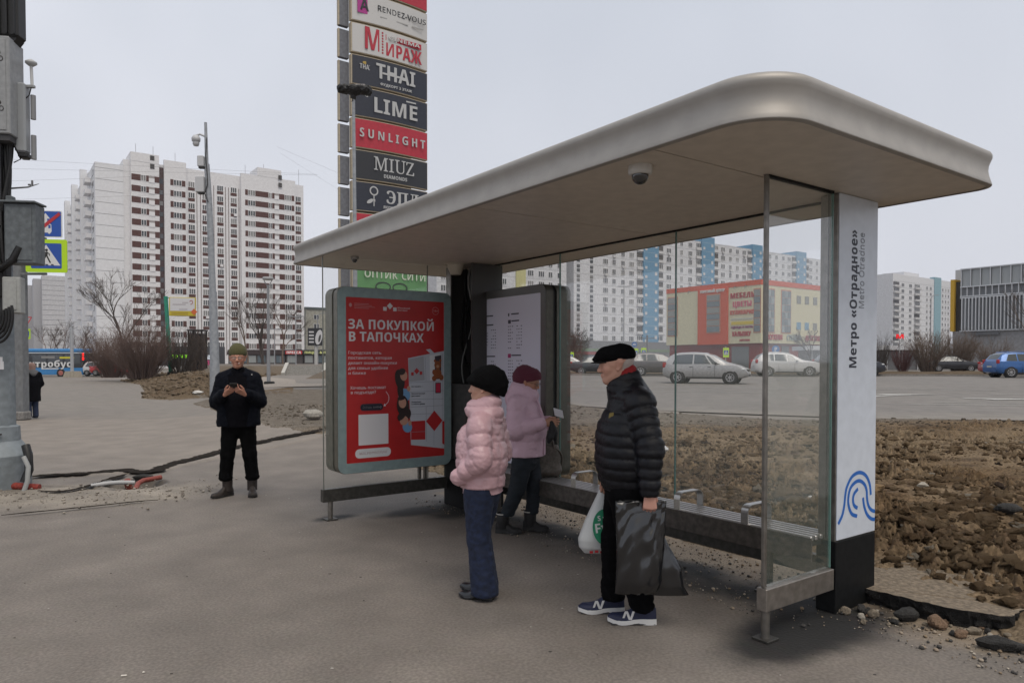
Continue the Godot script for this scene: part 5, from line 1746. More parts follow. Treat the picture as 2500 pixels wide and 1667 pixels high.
func man_with_phone() -> void:
	var p := thing("person", "person in dark jacket, green beanie and glasses looking up from phone", "person", xf(-3.28, 0, -8.58, 14))
	var ht := xf(0, 1.655, 0.05, 3, 2)
	var hs := 1.04
	var b := Field.new()
	trunk_bones(b, V3(0, 0.93, 0), V3(0, 1.3, 0), V3(0, 1.5, 0.02))
	var wr := V3(0.10, 1.235, 0.30)
	for s in [1.0, -1.0]:
		arm_bones(b, V3(0.18 * s, 1.41, -0.02), V3(0.245 * s, 1.14, 0.03), V3(wr.x * s, wr.y, wr.z))
		leg_bones(b, V3(0.09 * s, 0.9, 0), V3(0.125 * s, 0.5, 0.03), V3(0.15 * s, 0.09, 0.0))
	var sk := Color(0.47, 0.235, 0.165)
	var hands := []
	for s in [1.0, -1.0]:
		var y := V3(-0.62 * s, 0.42, 0.62).normalized()
		var z := V3(-0.1 * s, 0.85, -0.5)
		z = (z - y * y.dot(z)).normalized()
		hands.append([Transform3D(Basis(y.cross(z), y, z), V3(0.092 * s, 1.24, 0.325)), 1.0 if y.cross(z).dot(V3(0, 1, 0.2)) * 1.0 > 0 else -1.0, [0.55, 0.6, 0.65, 0.7], 0.35, sk])
	body_of(p, ht, hs, b, hands, func(q: Vector3) -> Color:
		var c := face_colour(q, sk)
		return c.lerp(Color(0.16, 0.09, 0.06), 0.35 * exp(-q.distance_squared_to(V3(0, -0.095, 0.075)) / 0.0009)))
	spectacles(p, ht, hs, mat(lin(0.012, 0.008, 0.008), 0.4), 0.024, 0.0165)
	obj("cigarette", MB.new().tube(PackedVector3Array([ht * V3(0.012, -0.068, 0.105), ht * V3(0.03, -0.062, 0.165)]), 0.004, 8), mat(lin(0.7, 0.68, 0.64), 0.8), p)
	var cloth := mat(lin(0.0045, 0.006, 0.012), 0.85, 0, {"g": 0.3, "gs": 3.0, "spec": 0.25})
	var inner := Field.new()
	inner.add(V3(0, 0.86, 0.02), V3(0, 1.15, 0.04), 0.16, 0.165, 0.06, V3(1.2, 1, 0.9))
	inner.add(V3(0, 1.15, 0.03), V3(0, 1.38, 0.0), 0.155, 0.13, 0.06, V3(1.25, 1, 0.9))
	inner.add(V3(0, 1.42, 0.0), V3(0, 1.51, 0.02), 0.085, 0.072, 0.04)
	inner.cuts.append([Vector3.DOWN, -0.825])
	obj("sweater", inner.mesh(0.014, func(q: Vector3, _n: Vector3, _i: int, _s: float) -> float: return folds(q, 9, 0.006)), mat(lin(0.006, 0.006, 0.009), 0.9, 0, {"g": 0.3, "gs": 3.0, "spec": 0.2}), p)
	var f := Field.new()
	for s in [1.0, -1.0]:
		f.add(V3(0.135 * s, 0.84, 0.0), V3(0.135 * s, 1.12, 0.0), 0.115, 0.105, 0.05, V3(1, 1, 1.3))
		f.add(V3(0.13 * s, 1.12, 0.0), V3(0.125 * s, 1.36, -0.01), 0.105, 0.095, 0.05, V3(1, 1, 1.2))
		f.add(V3(0.10 * s, 1.44, -0.02), V3(0.165 * s, 1.40, -0.02), 0.076, 0.08, 0.04)
		f.add(V3(0.175 * s, 1.39, -0.02), V3(0.24 * s, 1.13, 0.02), 0.09, 0.085, 0.03, Vector3.ONE, 0.0)
		f.add(V3(0.24 * s, 1.13, 0.02), V3(wr.x * 1.35 * s, wr.y - 0.005, wr.z - 0.03), 0.083, 0.06, 0.03, Vector3.ONE, 0.285)
		f.add(V3(0.07 * s, 1.50, -0.03), V3(0.075 * s, 1.45, 0.07), 0.032, 0.028, 0.03)
	f.add(V3(-0.07, 1.0, -0.10), V3(-0.07, 1.40, -0.08), 0.09, 0.07, 0.06)
	f.add(V3(0.07, 1.0, -0.10), V3(0.07, 1.40, -0.08), 0.09, 0.07, 0.06)
	f.add(V3(-0.06, 1.50, -0.05), V3(0.06, 1.50, -0.05), 0.035, 0.035, 0.03)
	f.cuts.append([V3(0, -1, 0), -0.84])
	obj("jacket", f.mesh(0.0125, func(q: Vector3, _n: Vector3, _i: int, _s: float) -> float: return folds(q, 8, 0.009) + folds(q, 20, 0.003)), cloth, p)
	obj("button", MB.new().ball(V3(0.16, 1.452, 0.075), Vector3.ONE * 0.008, 8), mat(lin(0.5, 0.5, 0.5), 0.4), p)
	var h := Field.new()
	h.add(ht * V3(0, 0.05, -0.03), ht * V3(0, 0.055, 0.012), 0.10, 0.095, 0.03)
	h.add(ht * V3(0, 0.085, -0.02), ht * V3(0, 0.09, -0.01), 0.082, 0.08, 0.04)
	h.cuts.append([ht.basis * V3(0, -1, 0.22).normalized(), (ht.basis * V3(0, -1, 0.22).normalized()).dot(ht * V3(0, 0.022, 0.06))])
	var bm := mat(lin(0.075, 0.072, 0.030), 0.95, 0, {"rim": 0.3, "b": 0.15, "gs": 6.0})
	var bn := obj("beanie", h.mesh(0.009, func(q: Vector3, _n: Vector3, _i: int, _s: float) -> float: return 0.0018 * sin(atan2(q.x, q.z + 0.03) * 46.0)), bm, p)
	tr_part(p)
	var boot := mat(lin(0.035, 0.024, 0.019), 0.6, 0, {"g": 0.4, "gs": 4.0})
	for s in [[0.15, 8.0], [-0.15, -42.0]]:
		var T := xf(s[0], 0, 0.01, s[1])
		var sh := shoe(p, T, 0.30, 0.108, 0.10, boot, mat(lin(0.015, 0.013, 0.012), 0.8), 0.012, 0.02, "boot")
		obj("boot_shaft", MB.new().lathe(PackedVector2Array([Vector2(0.058, 0.06), Vector2(0.058, 0.12), Vector2(0.06, 0.19)]), T * V3(0, 0, -0.025), 16), boot, sh)
	var ph := thing("phone", "black smartphone held flat in both hands by the person in the beanie", "phone", p.transform)
	var mb := MB.new()
	mb.xf = Transform3D(Basis.from_euler(Vector3(deg_to_rad(52), 0, 0)), V3(0, 1.312, 0.395))
	mb.box(Vector3.ZERO, V3(0.085, 0.155, 0.009), 0.003)
	obj("case", mb, mat(lin(0.008, 0.008, 0.009), 0.5), ph)
	var sc := MB.new()
	sc.xf = mb.xf
	sc.box(V3(0, 0, -0.0052), V3(0.078, 0.146, 0.001))
	obj("screen", sc, mat(lin(0.02, 0.025, 0.03), 0.1), ph)

func tr_part(p: Node3D) -> void:
	var tr := Field.new()
	tr.add(V3(0, 0.86, 0), V3(0, 0.95, 0), 0.15, 0.15, 0.05, V3(1.2, 1, 0.85))
	for s in [1.0, -1.0]:
		tr.add(V3(0.09 * s, 0.85, 0), V3(0.125 * s, 0.5, 0.03), 0.108, 0.080, 0.03)
		tr.add(V3(0.125 * s, 0.5, 0.03), V3(0.15 * s, 0.24, 0.0), 0.078, 0.078, 0.03)
	tr.cuts.append([Vector3.DOWN, -0.19])
	obj("trousers", tr.mesh(0.0135, func(q: Vector3, _n: Vector3, _i: int, _s: float) -> float: return folds(q, 9, 0.007) + (0.008 if q.y < 0.23 else 0.0)), mat(lin(0.0035, 0.0035, 0.004), 0.9, 0, {"g": 0.3, "gs": 3.0, "spec": 0.2}), p)

func woman_far() -> void:
	var p := thing("person", "person in long dark coat and pale headscarf standing behind the grey pole", "person", xf(-13.75, 0, -20.5, -125))
	var ht := xf(0, 1.46, 0.02, 0, 4)
	var b := Field.new()
	trunk_bones(b, V3(0, 0.85, 0), V3(0, 1.18, 0), V3(0, 1.33, 0))
	for s in [1.0, -1.0]:
		arm_bones(b, V3(0.16 * s, 1.25, -0.02), V3(0.22 * s, 0.98, 0.0), V3(0.15 * s, 0.95, 0.18))
		leg_bones(b, V3(0.085 * s, 0.75, 0), V3(0.085 * s, 0.42, 0.02), V3(0.085 * s, 0.09, -0.02))
	body_of(p, ht, 0.95, b, [], func(q: Vector3) -> Color: return face_colour(q, Color(0.44, 0.25, 0.19)), 0.007)
	var f := Field.new()
	f.add(V3(0, 0.48, 0.0), V3(0, 0.95, 0.0), 0.19, 0.18, 0.08, V3(1.15, 1, 0.95))
	f.add(V3(0, 0.95, 0.0), V3(0, 1.22, -0.02), 0.175, 0.12, 0.08, V3(1.25, 1, 0.95))
	f.add(V3(-0.13, 1.25, -0.02), V3(0.13, 1.25, -0.02), 0.08, 0.08, 0.05)
	for s in [1.0, -1.0]:
		f.add(V3(0.16 * s, 1.24, -0.02), V3(0.23 * s, 0.98, 0.0), 0.085, 0.08, 0.04)
		f.add(V3(0.23 * s, 0.98, 0.0), V3(0.13 * s, 0.97, 0.17), 0.08, 0.065, 0.04)
	f.cuts.append([Vector3.DOWN, -0.48])
	obj("long_coat", f.mesh(0.022, func(q: Vector3, _n: Vector3, _i: int, _s: float) -> float: return folds(q, 9, 0.008)), mat(lin(0.005, 0.005, 0.007), 0.9, 0, {"spec": 0.2}), p)
	var h := Field.new()
	h.add(ht * V3(0, 0.03, -0.02), ht * V3(0, 0.03, 0.01), 0.10, 0.095, 0.03)
	h.add(ht * V3(0, -0.06, -0.03), ht * V3(0, -0.10, -0.02), 0.085, 0.09, 0.05)
	h.cuts.append([ht.basis * V3(0, -0.3, 1).normalized(), (ht.basis * V3(0, -0.3, 1).normalized()).dot(ht * V3(0, 0.0, 0.065))])
	obj("headscarf", h.mesh(0.013, func(q: Vector3, _n: Vector3, _i: int, _s: float) -> float: return folds(q, 18, 0.006)), mat(Color.WHITE, 0.9, 0, {"g": 0.6, "f": 0.08, "gs": 2.0}).duplicate() as Material, p)
	(p.get_node("headscarf") as MeshInstance3D).material_override.albedo_color = lin(0.62, 0.40, 0.34)
	var c := Field.new()
	c.add(V3(-0.08, 1.31, -0.03), V3(0.08, 1.31, -0.03), 0.075, 0.075, 0.04)
	c.add(V3(0, 1.27, -0.09), V3(0, 1.32, -0.08), 0.08, 0.07, 0.05)
	obj("hood", c.mesh(0.018), mat(lin(0.13, 0.13, 0.135), 0.9), p)
	var tr := Field.new()
	for s in [1.0, -1.0]:
		tr.add(V3(0.085 * s, 0.6, 0), V3(0.085 * s, 0.38, 0.02), 0.09, 0.075, 0.02)
		tr.add(V3(0.085 * s, 0.38, 0.02), V3(0.085 * s, 0.07, -0.01), 0.075, 0.072, 0.02)
	obj("jeans", tr.mesh(0.022), mat(lin(0.015, 0.025, 0.06), 0.85), p)
	var bl := mat(lin(0.012, 0.012, 0.014), 0.6)
	for s in [0.085, -0.085]:
		shoe(p, xf(s, 0, 0.0, 0), 0.25, 0.095, 0.085, bl, bl)

func branch(mb: MB, p: Vector3, d: Vector3, l: float, r: float, depth: int, tw: MB, droop := 0.0, split := 3, spread := 0.5) -> void:
	r = maxf(r, 0.014)
	var pts := PackedVector3Array([p])
	var q := p
	var dd := d
	var n := 3
	for i in n:
		dd = (dd + V3(rng.randfn(0, 0.13), rng.randfn(0, 0.08) + 0.06 - droop, rng.randfn(0, 0.13))).normalized()
		q += dd * l / n
		pts.append(q)
	var rr := PackedFloat32Array([r, r * 0.88, r * 0.76, r * 0.62])
	(mb if depth > 1 else tw).tube(pts, rr, 6 if depth > 2 else 3, false)
	if depth <= 0:
		return
	for k in split:
		var at := pts[3] if k == 0 else pts[1 + rng.randi() % 3]
		var side := V3(rng.randfn(0, 1), rng.randfn(0, 0.5), rng.randfn(0, 1)).normalized()
		var nd := (dd + side * spread * (0.5 if k == 0 else 1.1)).normalized()
		branch(mb, at, nd, l * rng.randf_range(0.62, 0.82), r * (0.62 if k == 0 else 0.48), depth - 1, tw, droop, split, spread)

func bare_tree(called: String, label: String, at: Vector3, h: float, r: float, depth: int, split := 3, spread := 0.55, m: Material = null, trunks := 1, group := "") -> void:
	var t := thing(called, label, "tree", Transform3D(Basis(), at), group)
	var mb := MB.new()
	var tw := MB.new()
	for k in trunks:
		var lean := V3(rng.randfn(0, 0.10 if trunks > 1 else 0.04), 1, rng.randfn(0, 0.05)).normalized()
		branch(mb, V3(0.25 * k * (1 if k % 2 else -1), -0.1, 0), lean, h * 0.36, r, depth, tw, 0.0, split, spread)
	obj("trunk", mb, m if m else mat(lin(0.045, 0.036, 0.030), 0.9), t)
	stuff(obj("crown", tw, mat(lin(0.085, 0.066, 0.057), 0.9), t))

func bush(label: String, at: Vector3, w: float, h: float, stems: int, m: Material, called := "bush", group := "", thick := 0.02) -> void:
	var t := thing(called, label, "bush", Transform3D(Basis(), at), group)
	var mb := MB.new()
	var tw := MB.new()
	for i in stems:
		var a := rng.randf() * TAU
		var out := sqrt(rng.randf())
		var p := V3(cos(a), 0, sin(a)) * w * 0.14 * rng.randf()
		var d := V3(cos(a) * out * w / h * 0.55, 1.0, sin(a) * out * w / h * 0.5).normalized()
		var l := h * rng.randf_range(0.6, 1.0) * (1.0 - 0.25 * out * out)
		var pts := PackedVector3Array([p + V3(0, -0.15, 0)])
		var q := p
		for k in 5:
			d = (d + V3(rng.randfn(0, 0.07), 0.02, rng.randfn(0, 0.07))).normalized()
			q += d * l / 5
			pts.append(q)
		mb.tube(pts, PackedFloat32Array([thick, thick * 0.9, thick * 0.75, thick * 0.6, thick * 0.45, thick * 0.3]), 4, false)
		for k in 9:
			var s := 1 + rng.randi() % 5
			var dd := (d + V3(rng.randfn(0, 0.5), rng.randfn(0.1, 0.3), rng.randfn(0, 0.5))).normalized()
			var b := pts[s]
			var l2 := h * rng.randf_range(0.12, 0.28)
			tw.tube(PackedVector3Array([b, b + dd * l2 * 0.5 + V3(rng.randfn(0, 0.03), 0, 0), b + dd * l2]), PackedFloat32Array([thick * 0.42, thick * 0.34, thick * 0.2]), 3, false)
	stuff(obj("stems", mb, m, t))
	stuff(obj("twigs", tw, m, t))

func at_px(px: float, d: float, y := 0.0) -> Vector3:   # a spot at that bearing and distance, on the ground
	var x := (px - 1250.0) / 1750.0 * d
	return V3(x, gy(x, -d) + y, -d)

func tube2(a: Vector3, b: Vector3, r: float, seg := 10) -> MB:
	return MB.new().tube(PackedVector3Array([a, b]), r, seg)

func street() -> void:
	near_pole()
	sign_pole()
	poles_left()
	trees()
	signs_right()
	wires()
	rubble()

func near_pole() -> void:
	var paint := mat(lin(0.25, 0.285, 0.31), 0.6, 0, {"g": 0.22, "gs": 0.8})
	var t := thing("utility_pole", "thick grey-blue utility pole with a stepped metal base at the left edge", "pole", xf(-6.56, 0, -9.12))
	var oct := func(r0: float, y0: float, r1: float, y1: float) -> MB:
		var mb := MB.new()
		mb.xf = Transform3D(Basis(Vector3.UP, PI / 8), Vector3.ZERO)
		return mb.lathe(PackedVector2Array([Vector2(0, y0), Vector2(r0, y0), Vector2(r1, y1), Vector2(0, y1)]), Vector3.ZERO, 8, false)
	obj("shaft", oct.call(0.20, 0.7, 0.16, 7.5), paint, t)
	obj("base_housing", MB.new().lathe(PackedVector2Array([Vector2(0.0, 0.0), Vector2(0.36, 0.0), Vector2(0.375, 0.42), Vector2(0.35, 0.46), Vector2(0.25, 0.60), Vector2(0.24, 0.78), Vector2(0.20, 0.80), Vector2(0.0, 0.80)]), Vector3.ZERO, 8, false), paint, t)
	for q in [[0.17, 0.08], [0.2, 0.30], [0.14, 0.70]]:
		obj("slot", MB.new().box(V3(q[0], q[1], 0.345 if q[1] < 0.5 else 0.22), V3(0.10, 0.018, 0.05)), mat(lin(0.03, 0.03, 0.03), 0.8), t)
	obj("paper_scrap", MB.new().box(V3(0.12, 1.63, 0.19), V3(0.17, 0.07, 0.012)).box(V3(0.19, 1.56, 0.19), V3(0.06, 0.1, 0.01)), mat(lin(0.6, 0.6, 0.62), 0.8), t)
	var black := mat(lin(0.012, 0.012, 0.013), 0.5, 0, {"g": 0.4, "gs": 3.0})
	for i in 9:
		var q := PackedVector3Array()
		for k in 16:
			var y := 4.3 - 0.155 * k
			q.append(V3(0.20 + 0.022 * (i % 5) + 0.05 * sin(k * 0.35 + i * 0.5) - 0.007 * k, y, 0.13 + 0.03 * (i / 3) + 0.02 * sin(k * 0.8 + i)))
		obj("cable", MB.new().tube(q, 0.017 + 0.006 * (i % 3), 7), black, t)
	for i in 4:   # the slack loops below the small box
		var q := PackedVector3Array()
		for k in 19:
			var a := PI * 1.25 * k / 18.0 - 0.35
			q.append(V3(0.18 + (0.10 + 0.03 * i) * cos(a) + 0.02 * i, 2.18 - (0.16 + 0.045 * i) * sin(a) * 1.15, 0.26 + 0.018 * i))
		obj("cable_loop", MB.new().tube(q, 0.016, 7), black, t)
	obj("cable_bundle", MB.new().tube(PackedVector3Array([V3(0.0, 3.1, 0.22), V3(0.12, 2.95, 0.25), V3(0.25, 2.75, 0.25), V3(0.40, 2.86, 0.25), V3(0.47, 3.02, 0.22)]), 0.05, 8), black, t)
	obj("cable_bundle", MB.new().tube(PackedVector3Array([V3(0.02, 2.5, 0.2), V3(0.03, 2.75, 0.24), V3(0.12, 2.95, 0.25), V3(0.18, 3.3, 0.22)]), 0.06, 8), black, t)
	obj("dark_sleeve", MB.new().box(V3(0.02, 3.35, 0.12), V3(0.42, 1.9, 0.2), 0.02), black, t)
	var box_m := mat(lin(0.145, 0.165, 0.18), 0.6, 0, {"g": 0.25, "gs": 1.2})
	var white := mat(lin(0.30, 0.31, 0.32), 0.5, 0, {"g": 0.12, "gs": 1.0})
	var B := func(called: String, label: String, m: Vector3, s: Vector3, mm: Material, yaw: float) -> Node3D:
		var o := thing(called, label, "cabinet", xf(-6.56 + m.x, m.y, -9.12 + m.z, yaw))
		obj("body", MB.new().box(Vector3.ZERO, s, 0.012), mm, o)
		obj("door_panel", MB.new().box(V3(-0.01, 0, s.z / 2 + 0.004), V3(s.x - 0.06, s.y - 0.08, 0.012), 0.005), mm, o)
		return o
	var o: Node3D = B.call("equipment_cabinet", "blue-grey metal cabinet with a small hood in front of the road signs", V3(0.46, 3.19, 0.12), V3(0.36, 0.74, 0.24), box_m, 8)
	obj("hood", MB.new().box(V3(0.0, 0.385, 0.02), V3(0.40, 0.025, 0.30), 0.006), box_m, o)
	obj("bracket", MB.new().box(V3(-0.17, 0.43, -0.02), V3(0.08, 0.10, 0.1), 0.01), box_m, o)
	o = B.call("equipment_cabinet", "tall grey metal cabinet cut by the left edge of the photo", V3(0.0, 3.25, 0.30), V3(0.30, 1.25, 0.22), box_m, 4)
	obj("label_plate", MB.new().box(V3(0.06, 0.30, 0.125), V3(0.07, 0.20, 0.006)), mat(lin(0.45, 0.46, 0.47), 0.6), o)
	o = B.call("equipment_cabinet", "small pale grey box above the black cable loops", V3(0.34, 2.43, 0.16), V3(0.20, 0.45, 0.16), mat(lin(0.36, 0.37, 0.36), 0.55, 0, {"g": 0.1, "gs": 1.5}), 14)
	o = B.call("equipment_cabinet", "large white cabinet with two round locks high on the left pole", V3(0.19, 4.97, 0.20), V3(0.46, 1.18, 0.36), white, 10)
	for y in [0.38, -0.22]:
		obj("lock", MB.new().ball(V3(0.11, y, 0.19), V3(0.03, 0.03, 0.012), 14), mat(lin(0.02, 0.02, 0.02), 0.5), o)
		var rg := PackedVector3Array()
		for k in 13:
			rg.append(V3(0.14 + 0.024 * cos(TAU * k / 12), y - 0.07 + 0.028 * sin(TAU * k / 12), 0.192))
		obj("lock_ring", MB.new().tube(rg, 0.005, 5, false), mat(lin(0.05, 0.05, 0.05), 0.5), o)
	obj("underside", MB.new().box(V3(0, -0.63, -0.01), V3(0.42, 0.07, 0.32)), mat(lin(0.05, 0.05, 0.055), 0.7), o)
	var a := thing("antenna_unit", "narrow grey antenna box with cables beside the large white cabinet", "antenna", xf(-6.56 + 0.415, 4.65, -9.05, 12))
	obj("body", MB.new().box(V3(0, 0.0, 0), V3(0.13, 0.86, 0.16), 0.02), mat(lin(0.27, 0.285, 0.30), 0.5), a)
	obj("black_foot", MB.new().box(V3(0.02, -0.46, 0), V3(0.11, 0.08, 0.14), 0.02), black, a)
	for s in [[0.30, 0.25], [-0.20, 0.25]]:
		obj("tube_antenna", tube2(V3(0.125, s[0] - 0.30, 0.0), V3(0.125, s[0], 0), 0.03), mat(lin(0.20, 0.205, 0.215), 0.5), a)
	for k in 4:
		obj("cable", MB.new().tube(PackedVector3Array([V3(-0.06, 0.2 - 0.05 * k, 0.09), V3(-0.075, -0.1, 0.1), V3(-0.06, -0.35, 0.1), V3(0.0, -0.52, 0.06), V3(-0.1, -0.55, 0.0)]), 0.008, 6), black, a)
	var g := thing("mushroom_antenna", "white mushroom shaped antenna on a short bracket beside the antenna box", "antenna", xf(-6.56 + 0.545, 5.05, -9.05))
	obj("stem", tube2(V3(0, 0, 0), V3(-0.01, 0.28, 0), 0.018), mat(lin(0.48, 0.49, 0.5), 0.5), g)
	obj("cap", MB.new().lathe(PackedVector2Array([Vector2(0.0, 0.25), Vector2(0.03, 0.255), Vector2(0.066, 0.285), Vector2(0.066, 0.305), Vector2(0.02, 0.335), Vector2(0, 0.338)]), V3(-0.01, 0, 0), 20), mat(lin(0.42, 0.43, 0.44), 0.5), g)
	obj("bracket", MB.new().box(V3(-0.10, 0.0, 0), V3(0.26, 0.035, 0.05), 0.005), mat(lin(0.3, 0.31, 0.32), 0.5), g)
	obj("cable", MB.new().tube(PackedVector3Array([V3(0, -0.02, 0.02), V3(-0.02, -0.12, 0.03), V3(-0.10, -0.19, 0.03), V3(-0.22, -0.19, 0.05)]), 0.007, 6), black, g)
	var v := thing("traffic_light", "black ribbed back of a traffic light at the upper left corner", "traffic light", xf(-6.56 + 0.19, 6.15, -8.95, 6))
	obj("housing", MB.new().box(V3(-0.1, 0.1, 0), V3(0.78, 1.32, 0.22), 0.03), black, v)
	for k in 9:
		obj("rib", MB.new().box(V3(-0.42 + 0.085 * k, 0.1, 0.12), V3(0.018, 1.26, 0.03)), black, v)
	obj("lower_visor", MB.new().prism(PackedVector2Array([Vector2(-0.48, -0.56), Vector2(0.27, -0.56), Vector2(0.24, -0.60), Vector2(0.06, -0.80), Vector2(-0.48, -0.80)]), -0.08, 0.08), black, v)
	obj("wire", MB.new().tube(PackedVector3Array([V3(-0.2, 0.1, 0.15), V3(0.0, -0.34, 0.15), V3(0.02, -0.35, 0.15), V3(0.015, -0.25, 0.15)]), 0.006, 5), mat(lin(0.25, 0.25, 0.26), 0.6), v)
	var rod := thing("side_rod", "thin grey rod with a small clip reaching out from the left pole", "antenna", xf(-6.40, 3.79, -9.1))
	obj("arm", MB.new().tube(PackedVector3Array([V3(0, 0, 0), V3(0.28, 0.02, 0), V3(0.42, 0.062, 0)]), PackedFloat32Array([0.012, 0.010, 0.004]), 7), mat(lin(0.16, 0.165, 0.17), 0.6), rod)
	obj("clip", MB.new().box(V3(0.335, 0.075, 0), V3(0.022, 0.06, 0.02), 0.005).box(V3(0.30, 0.05, 0), V3(0.035, 0.02, 0.02), 0.004), mat(lin(0.13, 0.13, 0.135), 0.6), rod)
	# conduits at the foot
	var red := mat(lin(0.34, 0.045, 0.03), 0.6, 0, {"g": 0.35, "gs": 3.0})
	var p := thing("conduit", "orange-red plastic conduit coming out from under the pole's base", "pipe", xf(-6.56, 0, -9.12))
	obj("pipe", MB.new().tube(PackedVector3Array([V3(0.05, 0.035, 0.10), V3(0.28, 0.045, 0.14), V3(0.60, 0.02, 0.12)]), 0.045, 14), red, p)
	p = thing("conduit", "black and grey conduit bent up against the pole's base", "pipe", xf(-6.56, 0, -9.12))
	obj("black_pipe", MB.new().tube(PackedVector3Array([V3(0.42, 0.55, 0.1), V3(0.48, 0.42, 0.14), V3(0.50, 0.25, 0.16), V3(0.46, 0.10, 0.2)]), 0.05, 10), black, p)
	obj("grey_pipe", MB.new().tube(PackedVector3Array([V3(0.46, 0.42, 0.2), V3(0.53, 0.3, 0.22), V3(0.53, 0.12, 0.24), V3(0.50, 0.0, 0.26)]), 0.028, 10), mat(lin(0.3, 0.31, 0.31), 0.6), p)

func crossing_face(t: Node3D, w: float, h: float, z: float) -> void:
	var lime := mat(lin(0.42, 0.66, 0.01), 0.5)
	var blue := mat(lin(0.015, 0.07, 0.34), 0.5)
	var white := mat(lin(0.60, 0.61, 0.62), 0.5)
	var ink := mat(lin(0.02, 0.02, 0.02), 0.6)
	obj("board", MB.new().prism(rrect(w, h, 0.05, 4), z - 0.03, z), lime, t)
	var s := minf(w, h) * 0.76
	var bw := w * 0.74
	obj("blue_field", flat(rrect(bw, s, 0.03, 3), z + 0.001, 0.003), blue, t)
	obj("triangle", flat(PackedVector2Array([Vector2(-bw * 0.46, -s * 0.38), Vector2(bw * 0.46, -s * 0.38), Vector2(0, s * 0.44)]), z + 0.004, 0.003), white, t)
	var k := s / 0.68
	var walk := [ell(Vector2(0.01, 0.155) * k, Vector2(0.036, 0.036) * k), PackedVector2Array([Vector2(-0.02, 0.11) * k, Vector2(0.04, 0.11) * k, Vector2(0.035, -0.02) * k, Vector2(-0.03, -0.02) * k]), PackedVector2Array([Vector2(-0.03, -0.0) * k, Vector2(0.0, -0.02) * k, Vector2(-0.075, -0.19) * k, Vector2(-0.115, -0.19) * k]), PackedVector2Array([Vector2(0.0, -0.01) * k, Vector2(0.036, 0.0) * k, Vector2(0.125, -0.19) * k, Vector2(0.085, -0.19) * k]), PackedVector2Array([Vector2(-0.02, 0.10) * k, Vector2(-0.02, 0.065) * k, Vector2(-0.10, 0.0) * k, Vector2(-0.11, 0.03) * k]), PackedVector2Array([Vector2(0.03, 0.105) * k, Vector2(0.09, 0.06) * k, Vector2(0.095, 0.0) * k, Vector2(0.075, 0.0) * k, Vector2(0.065, 0.05) * k, Vector2(0.03, 0.07) * k])]
	for w2 in walk:
		obj("walker", flat(w2, z + 0.007, 0.003), ink, t)
	for x in [-0.17, -0.03, 0.11]:
		obj("stripe", flat(PackedVector2Array([Vector2(x, -0.225) * k, Vector2(x + 0.065, -0.225) * k, Vector2(x + 0.085, -0.255) * k, Vector2(x + 0.015, -0.255) * k]), z + 0.007, 0.003), ink, t)

